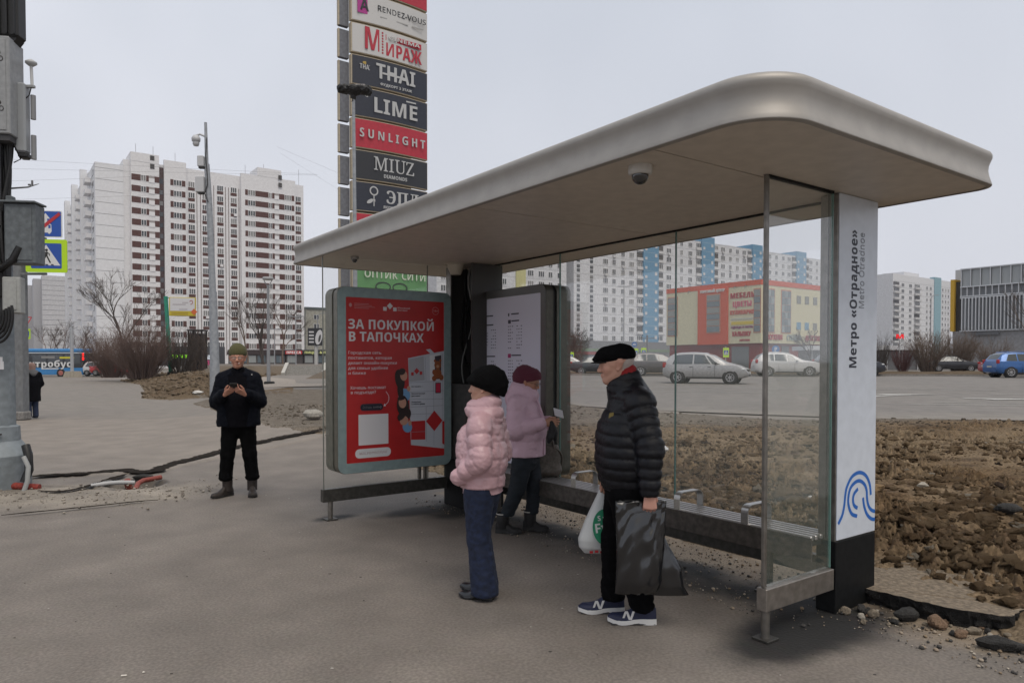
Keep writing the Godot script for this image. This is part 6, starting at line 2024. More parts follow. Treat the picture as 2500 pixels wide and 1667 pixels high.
func sign_pole() -> void:
	var grey := mat(lin(0.19, 0.20, 0.21), 0.7, 0, {"g": 0.2, "gs": 0.6})
	var t := thing("street_pole", "square grey pole with a collar at its foot that carries the road signs", "pole", xf(-13.62, 0, -19.83))
	obj("shaft", MB.new().box(V3(0.0, 2.35, 0), V3(0.31, 4.7, 0.31), 0.03), grey, t)
	obj("collar", MB.new().box(V3(0.0, 0.12, 0), V3(0.37, 0.24, 0.37), 0.03), mat(lin(0.26, 0.25, 0.24), 0.85, 0, {"g": 0.3, "gs": 1.0}), t)
	obj("bracket", MB.new().box(V3(0.42, 4.02, 0.12), V3(0.85, 0.06, 0.06)), grey, t)
	obj("bracket", MB.new().box(V3(0.42, 4.98, 0.12), V3(0.85, 0.06, 0.06)), grey, t)
	obj("upper_shaft", tube2(V3(0.05, 4.6, 0.06), V3(0.05, 5.8, 0.06), 0.06), grey, t)
	var c := thing("crossing_sign", "pedestrian crossing sign on a lime board under the bus lane sign", "road sign", xf(-12.72, 4.50, -19.62, 8))
	crossing_face(c, 1.05, 0.90, 0)
	var b := thing("bus_lane_sign", "blue end of bus lane sign with a red slash behind the grey cabinet", "road sign", xf(-12.68, 5.37, -19.62, 8))
	var white := mat(lin(0.62, 0.63, 0.64), 0.5)
	obj("board", MB.new().prism(rrect(0.74, 0.72, 0.04, 4), -0.025, 0.0), white, b)
	obj("blue_field", flat(rrect(0.70, 0.68, 0.03, 4), 0.001, 0.003), mat(lin(0.015, 0.075, 0.36), 0.5), b)
	obj("arrow", flat(PackedVector2Array([Vector2(-0.04, 0.29), Vector2(0.07, 0.14), Vector2(0.0, 0.14), Vector2(0.0, 0.0), Vector2(-0.08, 0.0), Vector2(-0.08, 0.14), Vector2(-0.15, 0.14)]), 0.004, 0.003), white, b)
	obj("bus_symbol", flat(PackedVector2Array([Vector2(-0.16, -0.24), Vector2(0.09, -0.24), Vector2(0.11, -0.20), Vector2(0.10, -0.02), Vector2(0.07, 0.0), Vector2(-0.16, 0.0)]), 0.004, 0.003), white, b)
	obj("bus_window", flat(rect(0.03, -0.12, 0.085, -0.03), 0.008, 0.002), mat(lin(0.015, 0.075, 0.36), 0.5), b)
	for x in [-0.10, 0.05]:
		obj("bus_wheel", flat(ell(Vector2(x, -0.245), Vector2(0.03, 0.03)), 0.008, 0.002), white, b)
	obj("red_slash", flat(PackedVector2Array([Vector2(-0.35, -0.24), Vector2(-0.29, -0.31), Vector2(0.345, 0.25), Vector2(0.30, 0.32)]), 0.010, 0.003), mat(lin(0.42, 0.02, 0.03), 0.5), b)
	# two smaller signs far down the walkway
	var f := thing("crossing_sign", "small distant pedestrian crossing sign below a red triangle left of the bus", "road sign", Transform3D(Basis(), at_px(64, 56)))
	obj("post", tube2(V3(-0.1, 0, -0.1), V3(-0.1, 4.6, -0.1), 0.05), grey, f)
	var hold := Node3D.new()
	hold.name = "sign_face"
	f.add_child(hold)
	hold.position = V3(0.0, 3.8, 0)
	crossing_face(hold, 0.62, 0.8, 0)
	obj("yield_triangle", ribbon(PackedVector2Array([Vector2(-0.45, 5.1), Vector2(0.45, 5.1)]), 0.09, 0, 0.02), mat(lin(0.45, 0.06, 0.07), 0.5), f)
	obj("yield_triangle", ribbon(PackedVector2Array([Vector2(-0.45, 5.1), Vector2(0, 4.4)]), 0.09, 0, 0.02), mat(lin(0.45, 0.06, 0.07), 0.5), f)
	obj("yield_triangle", ribbon(PackedVector2Array([Vector2(0.45, 5.1), Vector2(0, 4.4)]), 0.09, 0, 0.02), mat(lin(0.45, 0.06, 0.07), 0.5), f)

func street_lamp(label: String, at: Vector3, h: float, kind: int, r := 0.07, group := "") -> void:
	var m := mat(lin(0.27, 0.28, 0.30), 0.6, 0.1)
	var t := thing("street_lamp", label, "street lamp", Transform3D(Basis(), at), group)
	obj("post", MB.new().tube(PackedVector3Array([V3(0, -0.1, 0), V3(0, h * 0.5, 0), V3(0, h, 0)]), PackedFloat32Array([r * 1.3, r, r * 0.8]), 10), m, t)
	if kind == 0:
		for s in [1.0, -1.0]:
			obj("fork", MB.new().tube(PackedVector3Array([V3(0, h - 0.05, 0), V3(0.12 * s, h + 0.06, 0), V3(0.20 * s, h + 0.24, 0)]), 0.022, 8), m, t)
		obj("lamp_head", MB.new().lathe(PackedVector2Array([Vector2(0.0, h + 0.26), Vector2(0.25, h + 0.26), Vector2(0.27, h + 0.29), Vector2(0.27, h + 0.37), Vector2(0.23, h + 0.40), Vector2(0, h + 0.40)]), Vector3.ZERO, 24), mat(lin(0.36, 0.37, 0.38), 0.5), t)
		obj("cable_box", MB.new().box(V3(0.1, 0.06, 0.2), V3(0.5, 0.16, 0.3), 0.05), mat(lin(0.015, 0.015, 0.015), 0.8), t)
	elif kind == 1:
		obj("cross_arm", MB.new().box(V3(0, h, 0), V3(1.7, 0.10, 0.1)), m, t)
		for s in [1.0, -1.0]:
			obj("lamp_head", MB.new().box(V3(0.75 * s, h + 0.04, 0), V3(0.62, 0.12, 0.25), 0.03), m, t)
	else:
		obj("curved_arm", MB.new().tube(PackedVector3Array([V3(0, h, 0), V3(0.15, h + 0.35, 0), V3(0.5, h + 0.55, 0), V3(0.9, h + 0.6, 0)]), r * 0.7, 8), m, t)
		obj("lamp_head", MB.new().box(V3(1.1, h + 0.6, 0), V3(0.6, 0.1, 0.22), 0.03), m, t)

func poles_left() -> void:
	var galv := mat(lin(0.36, 0.385, 0.42), 0.55, 0.15, {"g": 0.2, "gs": 0.5})
	var boxw := mat(lin(0.46, 0.47, 0.49), 0.5)
	var t := thing("camera_pole", "tall galvanised pole with a dome camera and two boxes near its top", "pole", Transform3D(Basis(), at_px(524, 28)))
	obj("lower_shaft", MB.new().tube(PackedVector3Array([V3(0, -0.1, 0), V3(-0.02, 2.2, 0), V3(-0.06, 4.15, 0)]), PackedFloat32Array([0.20, 0.165, 0.15]), 10), galv, t)
	obj("upper_shaft", MB.new().tube(PackedVector3Array([V3(-0.06, 4.1, 0), V3(-0.16, 7.5, 0), V3(-0.25, 9.1, 0)]), PackedFloat32Array([0.125, 0.11, 0.10]), 10), galv, t)
	obj("top_mast", MB.new().tube(PackedVector3Array([V3(-0.25, 9.0, 0), V3(-0.28, 10.7, 0)]), PackedFloat32Array([0.075, 0.055]), 8), galv, t)
	for q in [[-0.42, 9.17, 0.24, 0.42], [-0.46, 8.28, 0.32, 0.62]]:
		var b := obj("equipment_box", MB.new().box(V3(q[0], q[1], 0.1), V3(q[2], q[3], 0.25), 0.03), boxw, t)
		obj("gland", MB.new().box(V3(q[0] + 0.02, q[1] - q[3] / 2 - 0.03, 0.1), V3(0.2, 0.06, 0.16)), mat(lin(0.03, 0.03, 0.03), 0.7), b)
	obj("cable", MB.new().tube(PackedVector3Array([V3(-0.2, 10.1, 0.08), V3(-0.24, 9.4, 0.12), V3(-0.2, 8.9, 0.12), V3(-0.16, 8.3, 0.14), V3(-0.28, 7.95, 0.14), V3(-0.16, 7.6, 0.12)]), 0.018, 6), mat(lin(0.02, 0.02, 0.02), 0.6), t)
	obj("camera_arm", MB.new().tube(PackedVector3Array([V3(-0.27, 10.15, 0), V3(-0.5, 10.25, 0), V3(-0.66, 10.2, 0)]), 0.04, 8), boxw, t)
	obj("camera_dome", MB.new().lathe(PackedVector2Array([Vector2(0, -0.42), Vector2(0.09, -0.40), Vector2(0.125, -0.32), Vector2(0.12, -0.24), Vector2(0.155, -0.22), Vector2(0.165, -0.1), Vector2(0.10, 0.0), Vector2(0, 0.02)]), V3(-0.66, 10.2, 0), 18), boxw, t)
	street_lamp("grey street lamp with a round head on a fork beside the footpath", at_px(655, 37), 5.1, 0, 0.075)
	street_lamp("slim grey street lamp just right of the round headed lamp", at_px(670, 100), 5.6, 1, 0.07, "thin lamps in front of the tall block")
	street_lamp("slim grey street lamp in front of the tall block's right end", at_px(722, 95), 7.0, 1, 0.07, "thin lamps in front of the tall block")
	street_lamp("curved arm street lamp in front of the beige block", at_px(775, 100), 7.2, 2, 0.07)
	# green pole with a shop board
	var gm := mat(lin(0.012, 0.22, 0.145), 0.5)
	var g := thing("shop_board", "yellow and white shop board on a leaning green pole", "sign", Transform3D(Basis(Vector3.BACK, deg_to_rad(3.2)), at_px(416, 60, 0.42)))
	obj("pole", tube2(V3(0, -0.4, 0), V3(0, 6.6, 0), 0.16, 12), gm, g)
	obj("foot", tube2(V3(0, -0.4, 0), V3(0, 0.3, 0), 0.26, 12), mat(lin(0.02, 0.025, 0.025), 0.7), g)
	var h := Node3D.new()
	h.name = "board_frame"
	g.add_child(h)
	h.transform = Transform3D(Basis(Vector3.BACK, deg_to_rad(-4.0)), V3(1.40, 5.65, 0.1))
	obj("back", MB.new().box(Vector3.ZERO, V3(2.2, 1.55, 0.14), 0.02), mat(lin(0.50, 0.40, 0.03), 0.5), h)
	obj("white_field", MB.new().box(V3(0.02, 0.18, 0.075), V3(2.06, 1.08, 0.01)), mat(lin(0.58, 0.58, 0.60), 0.5), h)
	for l in [[-0.25, 0.18, 1.1], [0.25, 0.33, 0.5], [0.1, -0.22, 0.7]]:
		obj("faded_print", MB.new().box(V3(l[0], l[1], 0.082), V3(l[2], 0.10, 0.006)), mat(lin(0.42, 0.40, 0.42), 0.6), h)
	var sw := PackedVector2Array([Vector2(0.62, 0.42), Vector2(0.78, 0.52), Vector2(0.88, 0.38), Vector2(0.8, 0.22), Vector2(0.68, 0.2)])
	obj("swirl", ribbon(sw, 0.05, 0.08, 0.09), mat(lin(0.35, 0.05, 0.04), 0.5), h)
	for l in [-0.5, -0.64]:
		obj("small_print", MB.new().box(V3(-0.2, l, 0.075), V3(1.4, 0.05, 0.01)), mat(lin(0.3, 0.2, 0.03), 0.6), h)
	obj("arrow_diamond", flat(ell(Vector2(1.0, -0.42), Vector2(0.27, 0.27), 0, 4), 0.085, 0.01), mat(lin(0.55, 0.12, 0.03), 0.5), h)
	obj("hanger", MB.new().box(V3(-1.2, 0.72, 0), V3(0.5, 0.06, 0.06)), gm, h)
	obj("hanger", MB.new().box(V3(-1.2, -0.72, 0), V3(0.5, 0.06, 0.06)), gm, h)
	# the black lamp whose head is wrapped in film
	var bl := mat(lin(0.010, 0.010, 0.011), 0.5)
	var b := thing("street_lamp", "tall thin lamp whose head is wrapped in black film, before the pylon sign", "street lamp", Transform3D(Basis(), at_px(869, 22)))
	obj("post", MB.new().tube(PackedVector3Array([V3(0, -0.1, 0), V3(-0.02, 5, 0), V3(-0.04, 9.3, 0)]), PackedFloat32Array([0.085, 0.06, 0.045]), 10), galv, b)
	var f := Field.new()
	f.add(V3(-0.40, 9.62, 0), V3(0.36, 9.58, 0.0), 0.13, 0.15, 0.05, V3(1, 0.9, 1.6))
	f.add(V3(-0.04, 9.3, 0), V3(-0.04, 9.6, 0), 0.06, 0.12, 0.08)
	obj("wrapped_head", f.mesh(0.03, func(q: Vector3, _n: Vector3, _i: int, _s: float) -> float: return folds(q, 7.0, 0.06)), bl, b)
	obj("film_patch", MB.new().box(V3(0.2, 9.66, 0.17), V3(0.28, 0.09, 0.02)), mat(lin(0.35, 0.33, 0.32), 0.5), b)
	# billboard, concrete block with its post, vine-clad frame
	var bb := thing("billboard", "black billboard with a white figure on a pale post behind the kiosks", "billboard", Transform3D(Basis(), at_px(770, 90)))
	obj("post", tube2(V3(0, 0, -0.2), V3(0, 3.6, -0.2), 0.2), mat(lin(0.42, 0.42, 0.41), 0.7), bb)
	obj("board", MB.new().box(V3(0, 4.15, 0), V3(1.9, 2.2, 0.2), 0.02), mat(lin(0.018, 0.018, 0.022), 0.5), bb)
	var wh := mat(lin(0.52, 0.52, 0.54), 0.5)
	obj("figure_print", flat(ell(Vector2(0.45, 4.1), Vector2(0.42, 0.95), -0.2), 0.105), wh, bb)
	obj("figure_print", flat(ell(Vector2(0.55, 3.95), Vector2(0.14, 0.5), -0.2), 0.108), mat(lin(0.05, 0.05, 0.05), 0.5), bb)
	for k in 4:
		obj("text_print", MB.new().box(V3(-0.48, 4.75 - 0.42 * k, 0.105), V3(0.62, 0.18, 0.01)), wh, bb)
	var cb := thing("concrete_block", "pale striped concrete block at the foot of a lamp post by the bus", "block", xf(-46.9, -0.08, -76.5))
	obj("block", MB.new().prism(PackedVector2Array([Vector2(-0.85, 0), Vector2(0.75, 0), Vector2(0.55, 0.72), Vector2(-0.55, 0.72)]), -0.5, 0.5), mat(lin(0.42, 0.38, 0.31), 0.85, 0, {"g": 0.2, "gs": 0.8}), cb)
	for k in 3:
		obj("groove", MB.new().box(V3(-0.35 + 0.35 * k, 0.36, 0.505), V3(0.05, 0.6, 0.02)), mat(lin(0.28, 0.25, 0.21), 0.9), cb)
	obj("post", tube2(V3(-0.1, 0.7, 0), V3(-0.1, 5.3, 0), 0.17, 10), mat(lin(0.32, 0.335, 0.36), 0.6), cb)
	obj("post_cap", MB.new().box(V3(-0.5, 5.9, 0), V3(1.4, 0.08, 0.1)), mat(lin(0.36, 0.37, 0.38), 0.6), cb)
	obj("post_top", tube2(V3(-0.1, 5.2, 0), V3(-0.1, 5.95, 0), 0.05), mat(lin(0.32, 0.335, 0.36), 0.6), cb)
	var vt := thing("vine_frame", "dark square column overgrown with bare vines beside the green pole", "plant", Transform3D(Basis(), at_px(482, 66, 0.5)))
	var dk := mat(lin(0.03, 0.025, 0.023), 0.9)
	for s in [[-0.6, -0.5], [0.6, -0.5], [-0.6, 0.5], [0.6, 0.5]]:
		obj("post", MB.new().box(V3(s[0], 1.9, s[1]), V3(0.12, 3.8, 0.12)), dk, vt)
	obj("top_beam", MB.new().box(V3(0, 3.8, 0), V3(1.45, 0.12, 1.2)), dk, vt)
	obj("core_panel", MB.new().box(V3(0.0, 1.75, 0), V3(1.15, 3.5, 0.8)), mat(lin(0.025, 0.022, 0.024), 0.6), vt)
	var tw := MB.new()
	for i in 750:
		var x := rng.randf_range(-0.75, 0.75)
		var z := rng.randf_range(-0.6, 0.7)
		var y := rng.randf_range(0.2, 3.8)
		tw.tube(PackedVector3Array([V3(x, y, z), V3(x + rng.randfn(0, 0.1), y - 0.4, z + 0.05), V3(x + rng.randfn(0, 0.2), y - rng.randf_range(0.5, 1.1), z + 0.1)]), 0.014, 3, false)
	stuff(obj("vines", tw, mat(lin(0.10, 0.07, 0.055), 0.9), vt))

func trees() -> void:
	var bark := mat(lin(0.065, 0.052, 0.045), 0.9)
	var brown := mat(lin(0.145, 0.10, 0.085), 0.9)
	var tan_ := mat(lin(0.15, 0.11, 0.085), 0.9)
	bare_tree("bare_tree", "dark spreading bare tree in front of the tall block's blank wall", at_px(300, 80, 0.6), 10.0, 0.20, 6, 3, 0.48, bark)
	bare_tree("bare_tree", "pale stemmed bare tree in front of the tall block, left of the forked one", at_px(604, 106, 0.8), 9.5, 0.14, 5, 3, 0.28, tan_)
	bare_tree("bare_tree", "bare tree with dark forked trunk behind the beanie wearer's shoulder", at_px(640, 108, 0.8), 10.5, 0.20, 5, 3, 0.32, bark, 2)
	bare_tree("bare_tree", "brown bare tree right of the round headed lamp", at_px(690, 112, 0.8), 9.5, 0.17, 5, 3, 0.42, tan_)
	bare_tree("bare_tree", "thin bare tree behind the bus, left one of two", at_px(120, 100), 6.5, 0.12, 5, 3, 0.5, brown)
	bare_tree("bare_tree", "thin bare tree behind the bus, beside the lamp post on the block", at_px(152, 98), 7.0, 0.12, 5, 3, 0.5, brown)
	bare_tree("bare_tree", "slim bare tree between the concrete block and the shrubs", at_px(196, 84), 6.0, 0.10, 5, 3, 0.45, brown)
	bare_tree("bare_tree", "small rounded bare tree beside the timetable box across the road", at_px(1420, 72), 4.6, 0.10, 5, 4, 0.75, tan_, 2)
	bare_tree("bare_tree", "bare tree by the parking sign before the shopping centre", at_px(1990, 62), 4.0, 0.10, 5, 3, 0.45, bark)
	bare_tree("bare_tree", "tall thin bare tree against the louvres at the right edge", at_px(2535, 62), 8.5, 0.12, 5, 3, 0.38, tan_)
	bush("broad dense bare shrub in front of the tall block, the widest of its row", at_px(345, 58, 0.42), 7.4, 4.6, 330, brown, "bush", "", 0.022)
	bush("twiggy bare shrub on the left end of the row before the tall block", at_px(275, 62, 0.42), 6.4, 4.2, 220, brown, "bush", "", 0.02)
	bush("open stemmed bare shrub directly right of the green pole", at_px(440, 60, 0.42), 4.4, 4.0, 90, bark, "bush", "", 0.024)
	bush("low brown shrub behind the grey shed", at_px(235, 84, 0.3), 5.0, 4.2, 120, brown, "bush")
	bush("bare shrub with brown tips close to the white shelter column", at_px(2150, 66), 2.6, 3.4, 80, bark, "bush")
	bush("reddish low shrub beside the low pavilion", at_px(2205, 67), 2.6, 2.6, 80, mat(lin(0.11, 0.045, 0.042), 0.9), "bush")
	bush("large fan shaped bare shrub under the tower block", at_px(2268, 66), 4.2, 3.9, 170, tan_, "bush", "", 0.024)
	bush("large fan shaped bare shrub under the yellow wall end", at_px(2342, 66), 4.2, 3.8, 170, tan_, "bush", "", 0.024)
	bush("sparse bare shrub left of the blue car", at_px(2425, 68), 4.6, 3.5, 110, tan_, "bush")

func signs_right() -> void:
	for s in [[1395, 70, 1.55, "crossing sign on a lime board left of the small rounded tree"], [1552, 66, 1.85, "crossing sign on a lime board half hidden behind the black cap"], [1572, 66, 1.9, "crossing sign on a lime board above the grey-brown car"], [1773, 58, 1.75, "crossing sign on a lime board above the silver hatchback's bonnet"]]:
		var t := thing("crossing_sign", s[3], "road sign", Transform3D(Basis(), at_px(s[0], s[1])))
		obj("post", tube2(V3(0, 0, -0.1), V3(0, s[2] + 0.5, -0.1), 0.04), mat(lin(0.3, 0.3, 0.31), 0.6), t)
		var h := Node3D.new()
		h.name = "sign_face"
		t.add_child(h)
		h.position = V3(0, s[2], 0)
		crossing_face(h, 0.48, 0.78, 0)
	var p := thing("parking_sign", "round blue parking sign in front of the shopping centre's brick base", "road sign", Transform3D(Basis(), at_px(1894, 60)))
	obj("post", tube2(V3(0, 0, -0.06), V3(0, 2.2, -0.06), 0.04), mat(lin(0.3, 0.3, 0.31), 0.6), p)
	obj("disc", flat(ell(Vector2(0, 2.05), Vector2(0.33, 0.33)), 0.0, 0.02), mat(lin(0.03, 0.13, 0.36), 0.5), p)
	text("P", 0.34, 0.01, mat(lin(0.6, 0.6, 0.62), 0.5), p, xf(0, 2.05, 0.026), true, 1)
	var n := thing("no_entry_sign", "small blue round sign on a post beside the black cap", "road sign", Transform3D(Basis(), at_px(1549, 72)))
	obj("post", tube2(V3(0, 0, -0.06), V3(0, 2.9, -0.06), 0.04), mat(lin(0.3, 0.3, 0.31), 0.6), n)
	obj("disc", flat(ell(Vector2(0, 2.75), Vector2(0.28, 0.28)), 0.0, 0.02), mat(lin(0.03, 0.11, 0.32), 0.5), n)
	obj("bar", MB.new().box(V3(0, 2.75, 0.026), V3(0.3, 0.1, 0.01)), mat(lin(0.55, 0.55, 0.57), 0.5), n)
	street_lamp("tall double armed street lamp in front of the long block", at_px(1523, 120), 13.6, 1, 0.09)
	street_lamp("curved street lamp in front of the pale tower block", at_px(2272, 130), 12.5, 2, 0.09)
	for s in [[1397, 120, "left dark wooden power pole behind the stop, by the timetable box"], [1580, 118, "dark wooden power pole above the grey-brown car"]]:
		var t := thing("power_pole", s[2], "pole", Transform3D(Basis(), at_px(s[0], s[1])))
		obj("shaft", MB.new().box(V3(0, 2.7, 0), V3(0.24, 5.4, 0.24)), mat(lin(0.13, 0.13, 0.135), 0.8), t)
		obj("cross_arm", MB.new().box(V3(0, 4.9, 0), V3(2.4, 0.12, 0.12)), mat(lin(0.13, 0.13, 0.135), 0.8), t)
	var k := thing("market_stall", "dim red roofed stall behind the small rounded tree", "stall", xf(12.0, 0.6, -125))
	obj("body", MB.new().box(V3(0, 1.3, 0), V3(9, 2.6, 3)), mat(lin(0.13, 0.14, 0.15), 0.7), k)
	obj("red_fascia", MB.new().box(V3(0, 2.55, 1.55), V3(9, 0.5, 0.2)), mat(lin(0.25, 0.06, 0.06), 0.6), k)
	for i in 4:
		obj("window", MB.new().box(V3(-3.3 + 2.2 * i, 1.1, 1.52), V3(1.6, 1.4, 0.06)), glass_tone(i), k)

func wires() -> void:
	var m := mat(lin(0.16, 0.165, 0.18), 0.7)
	for s in [[90, 384, 560, 408, 70], [90, 405, 560, 416, 72], [90, 432, 300, 425, 74], [80, 478, 330, 470, 76], [742, 380, 860, 430, 90], [745, 405, 850, 470, 92], [64, 788, 470, 742, 66]]:
		var a := at_px(s[0], s[4])
		var b := at_px(s[2], s[4] + 4)
		a.y = 1.6 + (884 - s[1]) / 1750.0 * s[4]
		b.y = 1.6 + (884 - s[3]) / 1750.0 * (s[4] + 4)
		var q := PackedVector3Array()
		var dir := b - a
		for i in 41:
			var f := -0.5 + 2.0 * i / 40.0
			q.append(a + dir * f - V3(0, 0.45 * (1.0 - pow(f - 0.5, 2) / 9.0), 0))
		tag(obj("overhead_wire", MB.new().tube(q, 0.008, 4, false), m), "thin grey overhead wire crossing the sky above the left buildings", "wire", "overhead wires over the street")

func rock_field(seed_: int, r: Vector3, rough := 0.25) -> ArrayMesh:   # an angular, flat-faced stone
	var q := RandomNumberGenerator.new()
	q.seed = seed_ * 77 + 5
	var nrm := []
	for i in 9:
		nrm.append([V3(q.randfn(), q.randfn(), q.randfn()).normalized(), q.randf_range(0.5, 0.88)])
	var mb := MB.new()
	var pt := func(i: int, j: int) -> Vector3:
		var a := PI * i / 10.0 - PI / 2
		var d := V3(cos(a) * cos(TAU * j / 14), sin(a), cos(a) * sin(TAU * j / 14))
		var l := 1.0
		for n in nrm:
			var c: float = d.dot(n[0])
			if c > 0.05:
				l = minf(l, n[1] / c)
		return d * r * l * (1.0 + rough * 0.5 * wob.get_noise_3d(d.x * 3 + seed_, d.y * 3, d.z * 3))
	for i in 10:
		for j in 14:
			mb.quad(pt.call(i, j), pt.call(i + 1, j), pt.call(i + 1, j + 1), pt.call(i, j + 1))
	return mb.mesh()

func rubble() -> void:
	# the broken asphalt slab by the near column
	var o := PackedVector2Array()      # outline in x, z (world), clockwise from the column
	var pts := [Vector2(2.28, -4.86), Vector2(2.42, -4.62), Vector2(2.55, -4.42), Vector2(2.72, -4.27), Vector2(2.95, -4.22), Vector2(3.12, -4.33), Vector2(3.30, -4.42), Vector2(3.9, -4.2), Vector2(4.8, -3.9), Vector2(5.0, -4.6), Vector2(3.9, -5.0), Vector2(3.0, -5.3), Vector2(2.62, -5.35), Vector2(2.50, -5.05)]
	for i in pts.size():
		for k in 9:
			var q: Vector2 = pts[i].lerp(pts[(i + 1) % pts.size()], k / 9.0)
			o.append(q + Vector2(wob.get_noise_2d(q.x * 9, q.y * 9), wob.get_noise_2d(q.y * 9, q.x * 9)) * 0.03 + Vector2(wob.get_noise_2d(q.x * 26, q.y * 26), wob.get_noise_2d(q.y * 26, q.x * 26)) * 0.008)
	var top := MB.new()
	var side := MB.new()
	var H := func(q: Vector2) -> float: return 0.105 + 0.03 * wob.get_noise_2d(q.x * 2.2, q.y * 2.2) - 0.035 * smoothstep(2.9, 3.4, q.x)
	var tri := Geometry2D.triangulate_polygon(o)
	var tv := PackedVector3Array()
	for q in o:
		tv.append(V3(q.x, H.call(q), q.y))
	for i in range(0, tri.size(), 3):
		var a := tv[tri[i]]
		var b := tv[tri[i + 1]]
		var c := tv[tri[i + 2]]
		if (b - a).cross(c - a).y < 0:
			top.tri(a, c, b)
		else:
			top.tri(a, b, c)
	var n := o.size()
	for i in n:
		var j := (i + 1) % n
		for k in 5:
			var f0 := k / 5.0
			var f1 := (k + 1) / 5.0
			var P := func(ii: int, f: float) -> Vector3:
				var q := o[ii]
				var out := (q - Vector2(3.4, -4.7)).normalized() * (-0.045 * f + 0.035 * wob.get_noise_3d(q.x * 14, f * 3, q.y * 14) + 0.03 * wob.get_noise_3d(q.x * 33, f * 7, q.y * 33))
				return V3(q.x + out.x * (1 if f > 0 else 0), lerpf(H.call(q), -0.03, f), q.y + out.y * (1 if f > 0 else 0))
			side.quad_out(P.call(i, f0), P.call(j, f0), P.call(j, f1), P.call(i, f1), V3(o[i].x - 3.4, 0.05, o[i].y + 4.7))
	var slab := thing("asphalt_slab", "broken slab of old asphalt with a black ragged edge beside the white column", "slab", Transform3D())
	obj("top_face", top, mat(lin(0.27, 0.215, 0.155), 0.95, 0, {"g": 0.4, "f": 0.03, "gs": 1.2, "b": 0.8}), slab)
	obj("broken_edge", side, mat(lin(0.022, 0.021, 0.021), 0.95, 0, {"g": 0.4, "gs": 4.0, "b": 1.5}), slab)
	var tar := mat(lin(0.040, 0.039, 0.038), 0.95, 0, {"g": 0.4, "gs": 3.0, "b": 0.8})
	var dust := mat(lin(0.27, 0.225, 0.17), 0.95, 0, {"g": 0.35, "gs": 2.5, "b": 0.6})
	var red := mat(lin(0.24, 0.155, 0.10), 0.95, 0, {"g": 0.35, "gs": 3.0, "b": 0.6})
	var pale := mat(lin(0.38, 0.35, 0.30), 0.9, 0, {"g": 0.25, "gs": 3.0})
	var place := func(called: String, label: String, cat: String, x: float, z: float, r: Vector3, m: Material, k: int, yaw := 0.0, dy := 0.0, group := "") -> void:
		var e := obj(called, rock_field(k, r), m, self, V3(x, gy(x, z) + r.y * 0.6 + dy, z))
		e.rotation_degrees.y = yaw
		tag(e, label, cat, group)
	place.call("asphalt_chunk", "dark chunk of asphalt lying in front of the broken slab", "chunk", 2.72, -3.95, V3(0.15, 0.05, 0.07), tar, 3, -22)
	place.call("asphalt_chunk", "dark chunk of asphalt leaning under the broken slab's edge", "chunk", 2.44, -4.42, V3(0.09, 0.055, 0.06), tar, 5, 10)
	place.call("asphalt_chunk", "flat dark asphalt chunk at the right end of the broken slab", "chunk", 3.18, -4.24, V3(0.13, 0.025, 0.06), tar, 8, 30, 0.03)
	place.call("asphalt_chunk", "black asphalt lump on the soil just right of the white column", "chunk", 2.86, -5.75, V3(0.10, 0.05, 0.06), tar, 6, 10, 0.10)
	place.call("asphalt_chunk", "dark lump half buried in the heap right of the white column", "chunk", 4.2, -6.05, V3(0.12, 0.055, 0.08), tar, 12, -10, 0.32)
	place.call("boulder", "yellowish boulder on the soil right of the white column", "stone", 4.15, -8.2, V3(0.20, 0.10, 0.14), mat(lin(0.30, 0.20, 0.10), 0.95, 0, {"g": 0.4, "gs": 2.0, "b": 1.0}), 2, 20, 0.08)
	place.call("brown_stone", "brown stone wedged under the middle of the broken slab", "stone", 2.56, -4.28, V3(0.06, 0.055, 0.05), red, 7)
	place.call("pale_stone", "pale cobble on the soil behind the boulder", "stone", 4.95, -8.6, V3(0.09, 0.06, 0.07), pale, 4, 0, 0.08)
	place.call("stone_lump", "white lump of rubble on the soil beside the beanie wearer", "stone", -4.75, -17.0, V3(0.26, 0.13, 0.2), mat(lin(0.40, 0.38, 0.34), 0.9, 0, {"g": 0.3, "gs": 1.5}), 14, 15, 0.08)
	for i in 60:
		var x := 2.05 + 1.15 * rng.randf()
		var z := -4.62 + 0.55 * (x - 2.05) + rng.randfn(0, 0.09)
		var r := rng.randf_range(0.008, 0.026) if i % 5 else 0.035
		place.call("rubble_stone", "small stone of the rubble strip along the broken slab's foot", "stone", x, z + 0.02, V3(r * 1.25, r * 0.85, r), [dust, tar, red, dust, tar, pale][i % 6], 20 + i, rng.randf() * 360, 0.0, "rubble along the slab")
	for i in 34:
		var x := 2.6 + 3.2 * rng.randf()
		var z := -5.5 - 0.5 * rng.randf() - 0.1 * (x - 2.6)
		var r := rng.randf_range(0.015, 0.04)
		place.call("rubble_stone", "small stone at the foot of the soil heap behind the slab", "stone", x, z, V3(r * 1.2, r * 0.8, r), [dust, pale, dust][i % 3], 80 + i, rng.randf() * 360, 0.06, "stones at the foot of the heap")
	# litter
	var wr := Field.new()
	wr.add(V3(-0.08, 0, 0), V3(0.06, 0.03, 0.02), 0.07, 0.085, 0.03, V3(1, 0.55, 0.8))
	var pk := thing("crushed_packet", "crushed white and red packet on the soil behind the bench", "litter", Transform3D(Basis(), V3(2.35, gy(2.35, -11.4) + 0.16, -11.4)))
	obj("foil", wr.mesh(0.014, func(q: Vector3, _n: Vector3, _i: int, _s: float) -> float: return folds(q, 22, 0.03)), mat(lin(0.55, 0.55, 0.56), 0.25, 0.3), pk)
	obj("red_side", MB.new().box(V3(-0.13, -0.01, 0.04), V3(0.09, 0.06, 0.08), 0.02), mat(lin(0.35, 0.03, 0.04), 0.5), pk)
